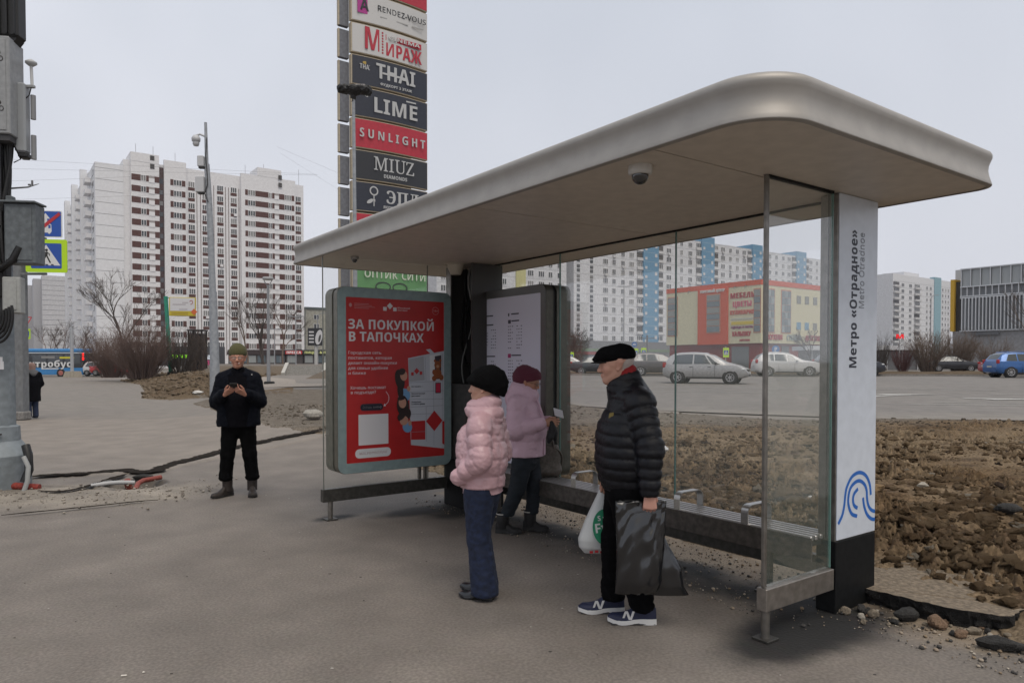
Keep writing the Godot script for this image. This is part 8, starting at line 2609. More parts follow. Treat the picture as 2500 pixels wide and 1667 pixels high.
func left_background() -> void:
	var pale := mat(lin(0.55, 0.55, 0.57), 0.85, 0, {"g": 0.12, "gs": 0.05, "f": 0.03})
	var a := thing("apartment_building", "distant grey stepped apartment block beyond the crossing sign", "building", grid_at(-275, -420, 0))
	wall(a, 0, 15, 0, 52.5, -12, 0, pale)
	for s in [[-4.0, 0, 51.0, -8.0], [-8, -4, 48.0, -20.0], [-11.5, -8, 44.0, -34.0], [-15, -11.5, 40.5, -48.0]]:
		wall(a, s[0], s[1] - 0.02, 0, s[2], s[3] - 12, s[3], mat(lin(0.36, 0.36, 0.38), 0.85), "step_bay")
	for i in 17:
		panel(a, "panel_joint", 0, 15, 49.5 - 2.9 * i, 49.8 - 2.9 * i, 0.02, mat(lin(0.25, 0.25, 0.27), 0.9), 0.05)
	for x in [17.0, 19.5, 22.0]:
		wall(a, x, x + 1.9, 0, 50.0 + (x - 17.0) * 0.6, -8, -1.0 + (x - 17) * 0.4, mat(lin(0.26, 0.19, 0.165), 0.85), "brown_bay")
		wall(a, x - 1.95, x, 0, 50.2 + (x - 17.0) * 0.6, -8, -1.2 + (x - 17) * 0.4, pale, "pale_bay")
	var c := thing("apartment_building", "beige block with dark roof edge behind the billboard", "building", grid_at(-68, -235, 0))
	wall(c, 0.5, 14, 0, 19.0, -10, 0, mat(lin(0.42, 0.41, 0.35), 0.85, 0, {"g": 0.2, "gs": 0.1}))
	wall(c, 0.2, 14.3, 19.0, 19.7, -10.3, 0.3, mat(lin(0.08, 0.10, 0.10), 0.7), "roof_edge")
	for i in 5:
		for x in [4.0, 9.0]:
			put_window(c, V3(x, 16.5 - 3.0 * i, 0.05), 1.8, 1.6, 2)
	# a raised terrace with steps, and a row of kiosks on it
	var ter := PackedVector3Array()
	var tc := PackedColorArray()
	for i in 60:
		for j in 70:
			var x := -75.0 + 75.0 * j / 69.0
			var z := -36.0 - 114.0 * pow(i / 59.0, 1.3)
			var e := smoothstep(-41.0, -54.0, z + 0.35 * sin(x * 0.6)) if x > -17.3 - 0.0 * z or x < -19 else smoothstep(-57.0, -58.6, z)
			if x > -19.2 and x < -13.6:
				e = smoothstep(-56.6, -58.6, z)
			e *= 1.0 - smoothstep(-9.0, -3.0, x)
			e *= smoothstep(-0.47, -0.41, x / -z)
			var bump := 0.12 * fbm(x, z, 0.6, 3) * e * (1.0 - smoothstep(-58, -62, z) * 0.8)
			ter.append(V3(x, gy(x, z) - 0.35 + (1.28 + 0.35 - gy(x, z)) * e + bump, z))
			tc.append(Color(0.19, 0.145, 0.10).lerp(Color(0.24, 0.21, 0.18), smoothstep(-56, -66, z)) * (1 + 0.3 * fbm(x, z, 1.1, 3)))
	struct(obj("terrace", MB.new().sheet(ter, 70, tc), mat(Color.WHITE, 0.95, 0, {"vc": true, "g": 0.4, "f": 0.05, "gs": 0.5, "world": true, "b": 2.0})))
	var st := thing("stone_steps", "short flight of pale concrete steps up to the kiosks", "steps", xf(-16.3, 0.0, -56.0, 10))
	for i in 5:
		obj("step", MB.new().box(V3(0, 0.60 + 0.155 * i - 0.2, -0.4 * i), V3(2.75, 0.155 + 0.4, 0.42)), mat(lin(0.33, 0.32, 0.30), 0.85, 0, {"g": 0.2, "gs": 0.5}), st)
	for s in [-1.0, 1.0]:
		obj("flank", MB.new().bar(V3(1.52 * s, 0.62, 0.35), V3(1.52 * s, 1.40, -2.2), 0.26, 0.35), mat(lin(0.42, 0.41, 0.38), 0.85), st)
	var dark := mat(lin(0.035, 0.022, 0.022), 0.6)
	for s in [[-51.5, -41.2, 0, "row of dark kiosks behind the tree trunks left of the red sign"], [-41.0, -38.0, 1, "news kiosk under a red lettered sign on the terrace"], [-37.8, -31.0, 2, "pizza kiosk under a dark sign with yellow letters"]]:
		var w: float = s[1] - s[0]
		var kx := thing("kiosk", s[3], "kiosk", xf((s[0] + s[1]) / 2, 1.2, -130))
		obj("body", MB.new().box(V3(0, 1.15, -1.5), V3(w, 2.3, 3)), mat(lin(0.07, 0.06, 0.06), 0.6), kx)
		obj("roof", MB.new().prism(PackedVector2Array([Vector2(-w / 2 - 0.2, 1.75), Vector2(w / 2 + 0.2, 1.75), Vector2(w / 2, 2.65), Vector2(-w / 2, 2.65)]), -3.2, 0.25), dark if s[2] == 0 else mat(lin(0.05, 0.05, 0.055), 0.6), kx)
		for i in int(w / 1.7):
			var win := obj("window", MB.new().box(V3(-w / 2 + 0.95 + 1.7 * i, 0.95, 0.03), V3(1.4, 1.3, 0.06)), mat(lin(0.10, 0.13, 0.15) if i % 2 else lin(0.28, 0.30, 0.30), 0.2), kx)
			obj("mullion", MB.new().box(V3(-w / 2 + 0.95 + 1.7 * i, 0.95, 0.07), V3(0.07, 1.3, 0.04)), mat(lin(0.3, 0.3, 0.3), 0.6), win)
		if s[2] == 1:
			obj("sign_board", MB.new().box(V3(0, 2.15, 0.32), V3(w, 0.62, 0.1)), mat(lin(0.45, 0.02, 0.02), 0.5), kx)
			text("ПРЕССА", 0.42, 0.04, mat(lin(0.7, 0.7, 0.7), 0.5, 0, {"em": 0.15}), kx, xf(0, 2.15, 0.38), true, 1, 2.6)
		if s[2] == 2:
			obj("sign_board", MB.new().box(V3(0, 2.15, 0.32), V3(w, 0.62, 0.1)), mat(lin(0.02, 0.03, 0.02), 0.5), kx)
			text("ПИЦЦА & ПИРОГИ", 0.40, 0.04, mat(lin(0.6, 0.62, 0.25), 0.5, 0, {"em": 0.15}), kx, xf(0, 2.15, 0.38), true, 1, 6.2)
	var sh := thing("low_shop", "dim shop front with a row of lime green lamps behind the shrubs", "building", xf(-61, 0.9, -132))
	obj("body", MB.new().box(V3(0, 1.8, -2), V3(13, 3.6, 4)), mat(lin(0.05, 0.05, 0.055), 0.6), sh)
	for i in 4:
		obj("sign_lamp", MB.new().box(V3(-1.6 + 0.85 * i, 1.75, 0.06), V3(0.6, 0.6, 0.08), 0.1), mat(Color(0.55, 0.9, 0.12), 0.5, 0, {"em": 0.7}), sh)
	obj("lit_window", MB.new().box(V3(4.6, 1.6, 0.05), V3(1.6, 0.8, 0.06)), mat(lin(0.5, 0.55, 0.6), 0.3, 0, {"em": 0.3}), sh)
	obj("pink_poster", MB.new().box(V3(4.9, 0.5, 0.06), V3(0.7, 1.1, 0.06)), mat(lin(0.6, 0.06, 0.22), 0.5), sh)
	var shed := thing("shed", "low grey shed with dark roof right behind the bus", "shed", xf(-48.5, 0.1, -88))
	obj("wall", MB.new().box(V3(0, 0.7, 0), V3(6.2, 1.4, 2)), mat(lin(0.2, 0.215, 0.23), 0.8, 0, {"g": 0.2, "gs": 0.4}), shed)
	obj("roof", MB.new().box(V3(0, 1.75, 0), V3(6.8, 0.7, 2.6)), mat(lin(0.06, 0.055, 0.055), 0.8), shed)

func pylon() -> void:
	var t := thing("pylon_sign", "tall pylon of stacked shop sign boxes rising behind the shelter", "sign", grid_at(-6.74, -30, 0.3))
	var edge := mat(lin(0.50, 0.43, 0.32), 0.6, 0, {"g": 0.15, "gs": 0.8})
	var greyp := mat(lin(0.17, 0.18, 0.21), 0.6, 0, {"g": 0.2, "gs": 0.5})
	var white := mat(lin(0.50, 0.50, 0.50), 0.5)
	var pal := mat(lin(0.42, 0.43, 0.44), 0.5)
	var navy := mat(lin(0.022, 0.027, 0.045), 0.45, 0, {"g": 0.15, "gs": 0.6})
	var black := mat(lin(0.020, 0.022, 0.028), 0.45)
	var red := mat(lin(0.44, 0.022, 0.045), 0.5, 0, {"g": 0.1, "gs": 0.5})
	obj("mast", MB.new().box(V3(1.9, 10, -0.9), V3(2.6, 20, 0.5)), mat(lin(0.12, 0.12, 0.13), 0.6), t)
	var y := 16.0 - 0.3
	var face := func(x: float) -> float: return 0.16 - 0.16 * pow((x - 1.85) / 1.85, 2.0)   # the boxes bow gently outwards
	var rows := [["", red], ["RENDEZ-VOUS", white], ["МИРАЖ", white], ["THAI", navy], ["LIMĒ", navy], ["SUNLIGHT", red], ["MIUZ", black], ["ЭПЛ", navy], ["", red], ["skip", greyp], ["оптик сити", mat(lin(0.10, 0.26, 0.10), 0.5)], ["", greyp]]
	for i in rows.size():
		if rows[i][0] == "skip":
			continue
		var y1 := (18.35 - 0.3 - 1.31 * i) + (0.6 if i > 9 else 0.0)
		var y0 := y1 - 1.22
		var pl := PackedVector2Array()
		for k in 9:
			pl.append(Vector2(0.06 + 3.6 * k / 8.0, -face.call(0.06 + 3.6 * k / 8.0)))
		var back := pl.duplicate()
		for k in 9:
			back[8 - k] = pl[k] + Vector2(0, 0.22)
		pl.append_array(back)
		var mb := MB.new()
		mb.xf = Transform3D(Basis(V3(1, 0, 0), V3(0, 0, -1), V3(0, 1, 0)), Vector3.ZERO)
		mb.prism(pl, y0, y1)
		var bx := obj("sign_box", mb, edge, t)
		var fm := MB.new()
		var vs := PackedVector3Array()
		for k in 9:
			var x := 0.10 + 3.54 * k / 8.0
			vs.append(V3(x, y1 - 0.03, face.call(x) + 0.012))
		for k in 9:
			var x := 0.10 + 3.54 * k / 8.0
			vs.append(V3(x, y0 + 0.03, face.call(x) + 0.012))
		fm.sheet(vs, 9)
		obj("sign_face", fm, rows[i][1], bx)
		var side := obj("side_box", MB.new().box(V3(-0.13, (y0 + y1) / 2 - 0.25, -0.36), V3(0.42, 1.16, 0.2), 0.01), greyp, t)
		obj("side_edge", MB.new().box(V3(-0.365, (y0 + y1) / 2 - 0.25, -0.32), V3(0.05, 1.16, 0.14)), edge, side)
		var m := (y0 + y1) / 2
		var T := func(x: float, dy: float) -> Transform3D: return Transform3D(Basis(), V3(x, m + dy, face.call(x) + 0.02))
		match rows[i][0]:
			"RENDEZ-VOUS":
				text("RENDEZ-VOUS", 0.23, 0.02, black, bx, T.call(2.35, 0.12), false, 1, 2.3)
				obj("logo_plate", MB.new().box(V3(0.62, m + 0.05, face.call(0.62) + 0.015), V3(0.62, 0.62, 0.02)), mat(lin(0.36, 0.03, 0.22), 0.5), bx)
				text("A", 0.42, 0.02, black, bx, Transform3D(Basis(), V3(0.62, m + 0.08, face.call(0.62) + 0.035)), true, 1)
				for k in 3:
					obj("small_print", MB.new().box(V3(1.6 + 0.75 * k, m - 0.22, face.call(2.3) + 0.012), V3(0.55, 0.05, 0.01)), mat(lin(0.3, 0.3, 0.3), 0.6), bx)
			"МИРАЖ":
				text("М", 0.92, 0.02, red, bx, T.call(0.98, 0.05), true, 1, 0.72)
				text("ИРАЖ", 0.55, 0.02, red, bx, T.call(2.42, -0.2), true, 1, 1.72)
				obj("band", MB.new().box(V3(2.42, m + 0.3, face.call(2.42) + 0.012), V3(1.72, 0.24, 0.02)), red, bx)
				text("CINEMA", 0.15, 0.02, white, bx, Transform3D(Basis(), V3(2.42, m + 0.3, face.call(2.42) + 0.07)), true, 1, 1.5)
				for k in 8:
					obj("film_hole", MB.new().box(V3(1.42, m - 0.4 + 0.12 * k, face.call(1.42) + 0.012), V3(0.07, 0.07, 0.02)), red, bx)
			"THAI":
				text("THAI", 0.62, 0.02, pal, bx, T.call(2.05, 0.1), true, 1, 1.85)
				obj("stroke", MB.new().box(V3(2.0, m + 0.05, face.call(2.0) + 0.02), V3(1.2, 0.08, 0.02)), pal, bx)
				text("ФУДКОРТ 3 ЭТАЖ", 0.11, 0.02, pal, bx, T.call(2.05, -0.42), true, 1, 1.5)
				text("THAI", 0.2, 0.02, pal, bx, T.call(0.65, 0.15), true, 1, 0.5)
				obj("gold_dome", flat(ell(Vector2(0.65, m + 0.33), Vector2(0.12, 0.06)), face.call(0.65) + 0.013), mat(lin(0.4, 0.28, 0.06), 0.5), bx)
			"LIMĒ":
				text("LIME", 0.62, 0.02, pal, bx, T.call(2.02, -0.05), true, 1, 2.05)
				obj("bar", MB.new().box(V3(2.78, m + 0.42, face.call(2.78) + 0.02), V3(0.48, 0.06, 0.02)), pal, bx)
				obj("dot", flat(ell(Vector2(0.72, m + 0.3), Vector2(0.1, 0.07)), face.call(0.72) + 0.013), pal, bx)
			"SUNLIGHT":
				text("S U N L I G H T", 0.36, 0.02, pal, bx, T.call(1.9, 0.0), true, 1, 3.1)
			"MIUZ":
				text("MIUZ", 0.56, 0.02, pal, bx, T.call(1.95, 0.12), false, 1, 1.9, "lettering", true)
				text("DIAMONDS", 0.15, 0.02, pal, bx, T.call(2.0, -0.36), true, 1, 1.1)
			"ЭПЛ":
				text("ЭПЛ", 0.55, 0.02, pal, bx, T.call(2.35, 0.08), true, 1, 1.55, "lettering", true)
				text("ЯКУТСКИЕ БРИЛЛИАНТЫ", 0.12, 0.02, pal, bx, T.call(2.3, -0.36), true, 1, 1.75)
				var rg := PackedVector2Array()
				for k in 17:
					rg.append(Vector2(1.0, m + 0.27) + Vector2(cos(TAU * k / 16), sin(TAU * k / 16)) * 0.17)
				var z0: float = face.call(1.0) + 0.01
				obj("flower_ring", ribbon(rg, 0.06, z0, z0 + 0.015), pal, bx)
				for s in [-1.0, 1.0]:
					obj("flower_leaf", flat(ell(Vector2(1.0 + 0.17 * s, m - 0.18), Vector2(0.17, 0.075), -0.55 * s), z0 + 0.004), pal, bx)
				obj("flower_stem", MB.new().box(V3(1.0, m - 0.12, z0 + 0.012), V3(0.04, 0.5, 0.02)), pal, bx)
			"оптик сити":
				text("оптик сити", 0.44, 0.02, mat(lin(0.55, 0.6, 0.5), 0.5), bx, T.call(2.0, 0.15), false, 1, 2.9)
				for s in [1.4, 2.2]:
					var q := PackedVector2Array()
					for k in 17:
						q.append(Vector2(s, m - 0.42) + Vector2(cos(TAU * k / 16) * 0.34, sin(TAU * k / 16) * 0.18))
					var z1: float = face.call(s) + 0.01
					obj("spectacle_drawing", ribbon(q, 0.05, z1, z1 + 0.015), black, bx)
		if i == 8:
			obj("rose_drawing", flat(ell(Vector2(0.85, m + 0.1), Vector2(0.24, 0.3)), face.call(0.85) + 0.013), pal, bx)
			obj("rose_leaf", flat(ell(Vector2(1.2, m + 0.25), Vector2(0.1, 0.2), -0.4), face.call(1.2) + 0.013), pal, bx)
			text("Б", 0.5, 0.02, pal, bx, T.call(1.8, 0.05), true, 1)

func lerp_pts(k: Array, x: float) -> float:
	for i in k.size() - 1:
		if x <= k[i + 1][0]:
			var t := clampf((x - k[i][0]) / maxf(0.0001, k[i + 1][0] - k[i][0]), 0, 1)
			return lerpf(k[i][1], k[i + 1][1], t)
	return k[-1][1]

func car(label: String, T: Transform3D, kind: String, paint: Material, trim: Material, opt := {}) -> Node3D:
	# x forward, z to the car's right, y up; the origin on the ground under the middle
	var K: Dictionary = {
		"mpv": {"L": 4.2, "W": 1.76, "r": 0.315, "ax": [0.78, 3.36], "top": [[0, 0.62], [0.03, 0.9], [0.10, 1.02], [0.36, 1.40], [0.55, 1.51], [0.9, 1.565], [1.5, 1.585], [2.1, 1.55], [2.5, 1.44], [3.12, 1.07], [3.3, 1.03], [3.75, 0.90], [4.02, 0.77], [4.14, 0.64], [4.2, 0.50]], "belt": [[0, 0.93], [2.2, 0.94], [3.2, 0.90]], "ws": [2.28, 3.10], "rw": [0.14, 0.50], "side": [[0.52, 0.70, 1.52, 1.54], [1.60, 1.60, 2.42, 2.10], [2.50, 2.18, 2.90, 2.30]]},
		"suv": {"L": 4.6, "W": 1.85, "r": 0.36, "ax": [0.85, 3.62], "top": [[0, 0.65], [0.04, 1.0], [0.12, 1.14], [0.42, 1.52], [0.65, 1.62], [1.3, 1.67], [2.0, 1.65], [2.5, 1.56], [3.2, 1.16], [3.4, 1.12], [4.1, 1.02], [4.42, 0.90], [4.55, 0.75], [4.6, 0.55]], "belt": [[0, 1.05], [2.4, 1.02], [3.3, 1.0]], "ws": [2.45, 3.2], "rw": [0.16, 0.55], "side": [[0.55, 0.78, 1.25, 1.25], [1.32, 1.32, 2.1, 2.1], [2.17, 2.17, 3.0, 2.48]]},
		"sedan": {"L": 4.5, "W": 1.75, "r": 0.31, "ax": [0.85, 3.55], "top": [[0, 0.55], [0.05, 0.86], [0.15, 0.97], [0.75, 1.02], [1.35, 1.38], [1.7, 1.45], [2.3, 1.45], [2.7, 1.36], [3.3, 1.0], [3.5, 0.95], [4.1, 0.83], [4.4, 0.68], [4.5, 0.5]], "belt": [[0, 0.9], [2.4, 0.92], [3.3, 0.9]], "ws": [2.6, 3.28], "rw": [0.8, 1.4], "side": [[1.05, 1.42, 1.95, 1.95], [2.02, 2.02, 3.05, 2.62]]}}[kind]
	var L: float = K.L
	var hw: float = K.W / 2
	var t := thing("car", label, "car", T)
	var top := func(x: float) -> float: return lerp_pts(K.top, x)
	var wid := func(x: float) -> float: return hw * (1.0 - 0.16 * pow(maxf(0, 1.0 - x / 0.45), 2) - 0.24 * pow(maxf(0, (x - L + 0.75) / 0.75), 2.2))
	var belt := func(x: float) -> float: return minf(lerp_pts(K.belt, x), top.call(x) - 0.03)
	# body shell: cross-sections from rear to front
	var vs := PackedVector3Array()
	var n := 90
	var sec := func(x: float) -> Array:
		var w: float = wid.call(x)
		var ty: float = top.call(x)
		var by: float = belt.call(x)
		var k := clampf((ty - by - 0.03) / 0.5, 0.0, 1.0)      # 0 along the bonnet, 1 in the cabin
		var rw := lerpf(0.90, 0.70, k)
		var lo := 0.24 + 0.10 * smoothstep(L - 0.5, L, x) + 0.12 * smoothstep(0.4, 0.0, x)
		var h := [Vector2(0, lo), Vector2(w * 0.86, lo), Vector2(w * 0.965, minf(lo + 0.10, by)), Vector2(w * 0.99, minf(0.55, by)), Vector2(w, minf(0.72, by)), Vector2(w * 0.975, by), Vector2(w * lerpf(0.95, 0.955, k), lerpf(by + 0.012, by + 0.03, k)), Vector2(w * lerpf(rw, rw + 0.03, k), lerpf(ty - 0.018, ty - 0.09, k)), Vector2(w * rw * lerpf(0.92, 0.93, k), ty - lerpf(0.006, 0.025, k)), Vector2(w * rw * 0.5, ty), Vector2(0, ty + 0.006)]
		return h
	var ring := 0
	for i in n + 1:
		var x := L * i / n
		if i == 0:
			x = 0.002
		var h: Array = sec.call(x)
		ring = 0
		for j in h.size():
			vs.append(V3(x - L / 2, h[j].y, h[j].x))
			ring += 1
		for j in range(h.size() - 2, 0, -1):
			vs.append(V3(x - L / 2, h[j].y, -h[j].x))
			ring += 1
	var mb := MB.new().sheet(vs, ring, PackedColorArray(), true)
	for e in [0, n]:
		for j in ring:
			var a := vs[e * ring + j]
			var b := vs[e * ring + (j + 1) % ring]
			var c := V3(a.x, 0.55, 0)
			if e == 0:
				mb.tri(c, b, a)
			else:
				mb.tri(c, a, b)
	var body := obj("body", mb, paint, t)
	var gl := mat(lin(0.035, 0.045, 0.05), 0.06, 0, {"spec": 0.7})
	var side_z := func(x: float, y: float) -> float:
		var h: Array = sec.call(x)
		for j in range(6, 8):
			if y <= h[j + 1].y or j == 7:
				return lerpf(h[j].x, h[j + 1].x, clampf((y - h[j].y) / maxf(0.01, h[j + 1].y - h[j].y), 0, 1))
		return h[6].x
	for s in [1.0, -1.0]:
		for w in K.side:
			var g := MB.new()
			var q := PackedVector3Array()
			for i in 7:
				for j in 5:
					var v := j / 4.0
					var x := lerpf(lerpf(w[0], w[2], i / 6.0), lerpf(w[1], w[3], i / 6.0), v)
					var yb: float = belt.call(x) + 0.045
					var yt: float = top.call(x) - 0.115
					var y := lerpf(yb, maxf(yt, yb + 0.01), v)
					q.append(V3(x - L / 2, y, s * (float(side_z.call(x, y)) + 0.008)))
			var tri := PackedInt32Array()
			for i in 6:
				for j in 4:
					var a := i * 5 + j
					if s > 0:
						tri.append_array([a, a + 1, a + 5, a + 1, a + 6, a + 5])
					else:
						tri.append_array([a, a + 5, a + 1, a + 1, a + 5, a + 6])
			obj("side_window", g.smooth(q, tri), gl, t)
	for w in [[K.ws, "windscreen", 0.86], [K.rw, "rear_window", 0.84]]:
		var q := PackedVector3Array()
		for i in 9:
			var x := lerpf(w[0][0], w[0][1], i / 8.0)
			var h: Array = sec.call(x)
			for j in 5:
				var z: float = h[8].x * w[2] * (j / 2.0 - 1.0)
				q.append(V3(x - L / 2, float(top.call(x)) + 0.012 - 0.018 * absf(j / 2.0 - 1.0), z))
		obj(w[1], MB.new().sheet(q, 5), mat(lin(0.16, 0.18, 0.19), 0.08, 0, {"spec": 0.7}) if w[1] == "windscreen" else gl, t)
	var rub := mat(lin(0.016, 0.016, 0.017), 0.85)
	var alloy := mat(lin(0.38, 0.38, 0.39), 0.4, 0.5)
	for ax in K.ax:
		for s in [1.0, -1.0]:
			var r: float = K.r
			var z: float = s * (hw - 0.10)
			var arch := MB.new()
			arch.xf = Transform3D(Basis(Vector3.RIGHT, PI / 2 * s), V3(ax - L / 2, r, z))
			arch.lathe(PackedVector2Array([Vector2(0, 0.092), Vector2(r + 0.055, 0.092), Vector2(r + 0.065, 0.08), Vector2(r + 0.065, -0.1)]), Vector3.ZERO, 28)
			obj("wheel_arch", arch, mat(lin(0.012, 0.012, 0.012), 0.9), t)
			var ty := MB.new()
			ty.xf = arch.xf
			ty.lathe(PackedVector2Array([Vector2(r * 0.66, 0.112), Vector2(r * 0.9, 0.116), Vector2(r * 0.98, 0.105), Vector2(r, 0.09), Vector2(r, -0.08), Vector2(r * 0.9, -0.1)]), Vector3.ZERO, 28)
			var wheel := obj("wheel", ty, rub, t)
			var rim := MB.new()
			rim.xf = arch.xf
			rim.lathe(PackedVector2Array([Vector2(0, 0.098), Vector2(r * 0.2, 0.1), Vector2(r * 0.24, 0.09)]), Vector3.ZERO, 16)
			rim.lathe(PackedVector2Array([Vector2(r * 0.56, 0.10), Vector2(r * 0.62, 0.112), Vector2(r * 0.68, 0.108)]), Vector3.ZERO, 28)
			for k in 7:
				var d := V3(cos(TAU * k / 7), 0, sin(TAU * k / 7)) * r
				rim.bar(d * 0.18 + V3(0, 0.094, 0), d * 0.6 + V3(0, 0.100, 0), 0.028 * r / 0.31, 0.05)
			obj("rim", rim, alloy, wheel)
	# lamps, grille, plates, mirrors, handles, seams
	var lamp := mat(lin(0.45, 0.47, 0.48), 0.12, 0, {"spec": 0.7})
	var rd := mat(lin(0.30, 0.012, 0.012), 0.2)
	for s in [1.0, -1.0]:
		var xh := L - 0.33
		obj("headlight", MB.new().ball(V3(xh - L / 2, float(top.call(xh)) - 0.13, s * (float(wid.call(xh)) - 0.11)), V3(0.22, 0.085, 0.11), 12), lamp, t)
		obj("tail_light", MB.new().box(V3(0.10 - L / 2, 0.93 if kind != "suv" else 1.05, s * (float(wid.call(0.1)) - 0.06)), V3(0.18, 0.26 if kind != "sedan" else 0.14, 0.16), 0.03), rd, t)
		obj("mirror", MB.new().ball(V3(float(K.ws[1]) - 0.42 - L / 2, float(belt.call(K.ws[1] - 0.42)) + 0.09, s * (hw + 0.06)), V3(0.06, 0.075, 0.11), 10), trim, t)
		for hx in [1.45, 2.35]:
			obj("door_handle", MB.new().box(V3(hx - L / 2, 0.83 if kind != "suv" else 0.93, s * (hw * 0.992)), V3(0.16, 0.028, 0.03), 0.008), trim, t)
		for hx in [1.56, 2.62]:
			obj("door_seam", MB.new().box(V3(hx - L / 2, 0.60, s * (hw * 0.985)), V3(0.010, 0.56, 0.035)), rub, t)
		obj("sill", MB.new().box(V3(0, 0.30, s * hw * 0.95), V3(L * 0.42, 0.07, 0.05), 0.01), rub, t)
		if opt.get("rails", false):
			obj("roof_rail", MB.new().tube(PackedVector3Array([V3(0.75 - L / 2, float(top.call(0.75)) + 0.03, s * hw * 0.62), V3(1.5 - L / 2, float(top.call(1.5)) + 0.05, s * hw * 0.62), V3(2.4 - L / 2, float(top.call(2.4)) + 0.02, s * hw * 0.60)]), 0.02, 6), trim, t)
	obj("grille", MB.new().box(V3(L / 2 - 0.10, 0.66, 0), V3(0.16, 0.14, 0.62), 0.02), mat(lin(0.05, 0.05, 0.05), 0.5), t)
	obj("air_intake", MB.new().box(V3(L / 2 - 0.045, 0.42, 0), V3(0.1, 0.13, 1.0), 0.02), mat(lin(0.03, 0.03, 0.03), 0.7), t)
	obj("number_plate", MB.new().box(V3(L / 2 + 0.012, 0.53, 0), V3(0.02, 0.11, 0.5)), mat(lin(0.45, 0.45, 0.44), 0.6), t)
	obj("rear_plate", MB.new().box(V3(-L / 2 - 0.008, 0.72, 0), V3(0.02, 0.11, 0.5)), mat(lin(0.45, 0.45, 0.44), 0.6), t)
	if opt.get("stripe", false):
		obj("red_stripe", MB.new().box(V3(-0.2, 0.72, hw * 0.985), V3(2.4, 0.22, 0.05)), mat(lin(0.5, 0.02, 0.02), 0.5), t)
	return t

func on_ground(x: float, z: float, yaw: float, dy := 0.0) -> Transform3D:
	return xf(x, gy(x, z) + 0.015 + dy, z, yaw)

func cars() -> void:
	var silver := mat(lin(0.42, 0.42, 0.425), 0.38, 0.35, {"coat": 0.6, "g": 0.16, "gs": 0.7})
	var white := mat(lin(0.60, 0.60, 0.60), 0.4, 0, {"coat": 0.6, "g": 0.12, "gs": 0.7})
	var grey := mat(lin(0.11, 0.10, 0.10), 0.36, 0.5, {"coat": 0.6, "g": 0.2, "gs": 0.7})
	var dark := mat(lin(0.025, 0.027, 0.035), 0.35, 0.2, {"coat": 0.7})
	var blue := mat(lin(0.025, 0.12, 0.36), 0.32, 0.4, {"coat": 0.8, "g": 0.12, "gs": 0.7})
	var red := mat(lin(0.25, 0.02, 0.025), 0.35, 0.1, {"coat": 0.7})
	var blk := mat(lin(0.02, 0.02, 0.02), 0.6)
	car("silver compact hatchback driving on the road, closest car behind the glass", on_ground(9.95, -36.6, -24), "mpv", silver, blk)
	car("white off-road car parked behind the near steel edge of the glass", on_ground(19.4, -50.6, -7), "suv", white, white, {"rails": true})
	car("grey-brown off-road car parked between the cap and the silver hatchback", on_ground(10.7, -52.0, -3), "suv", grey, grey, {"rails": true})
	car("pale saloon parked between the silver hatchback and the white off-road car", on_ground(16.2, -59.5, -10), "sedan", silver, blk)
	car("dark car parked in front of the white off-road car beside the steel column", on_ground(24.2, -51.5, -4), "suv", dark, dark)
	car("silver saloon with its nose just right of the white column", on_ground(26.4, -55.4, -6), "sedan", silver, blk)
	car("bright blue off-road car at the right end of the road", on_ground(34.0, -47.4, -4), "suv", blue, blue, {"rails": true})
	car("dark red car tucked behind the bright blue off-road car", on_ground(36.3, -51.6, -2), "sedan", red, red)
	car("dark saloon in front of the capped person's face", on_ground(6.7, -55.2, -3), "sedan", dark, dark)
	car("white taxi with a red stripe along its side", on_ground(5.0, -63.0, -4), "sedan", white, white, {"stripe": true})
	car("small white car under the bare tree behind the stop", on_ground(8.2, -70.0, -4), "sedan", white, white)
	car("bright red car behind the left shrubs", on_ground(-43.5, -78.0, -8, 0.15), "sedan", mat(lin(0.4, 0.02, 0.025), 0.35, 0, {"coat": 0.7}), blk)
	car("white car between the grey shed and the shrubs", on_ground(-46.0, -80.5, -12, 0.1), "mpv", white, blk)
	car("dark car parked behind the wall under the right bushes", on_ground(40.5, -66.0, -10, 0.1), "sedan", dark, dark)
	bus()

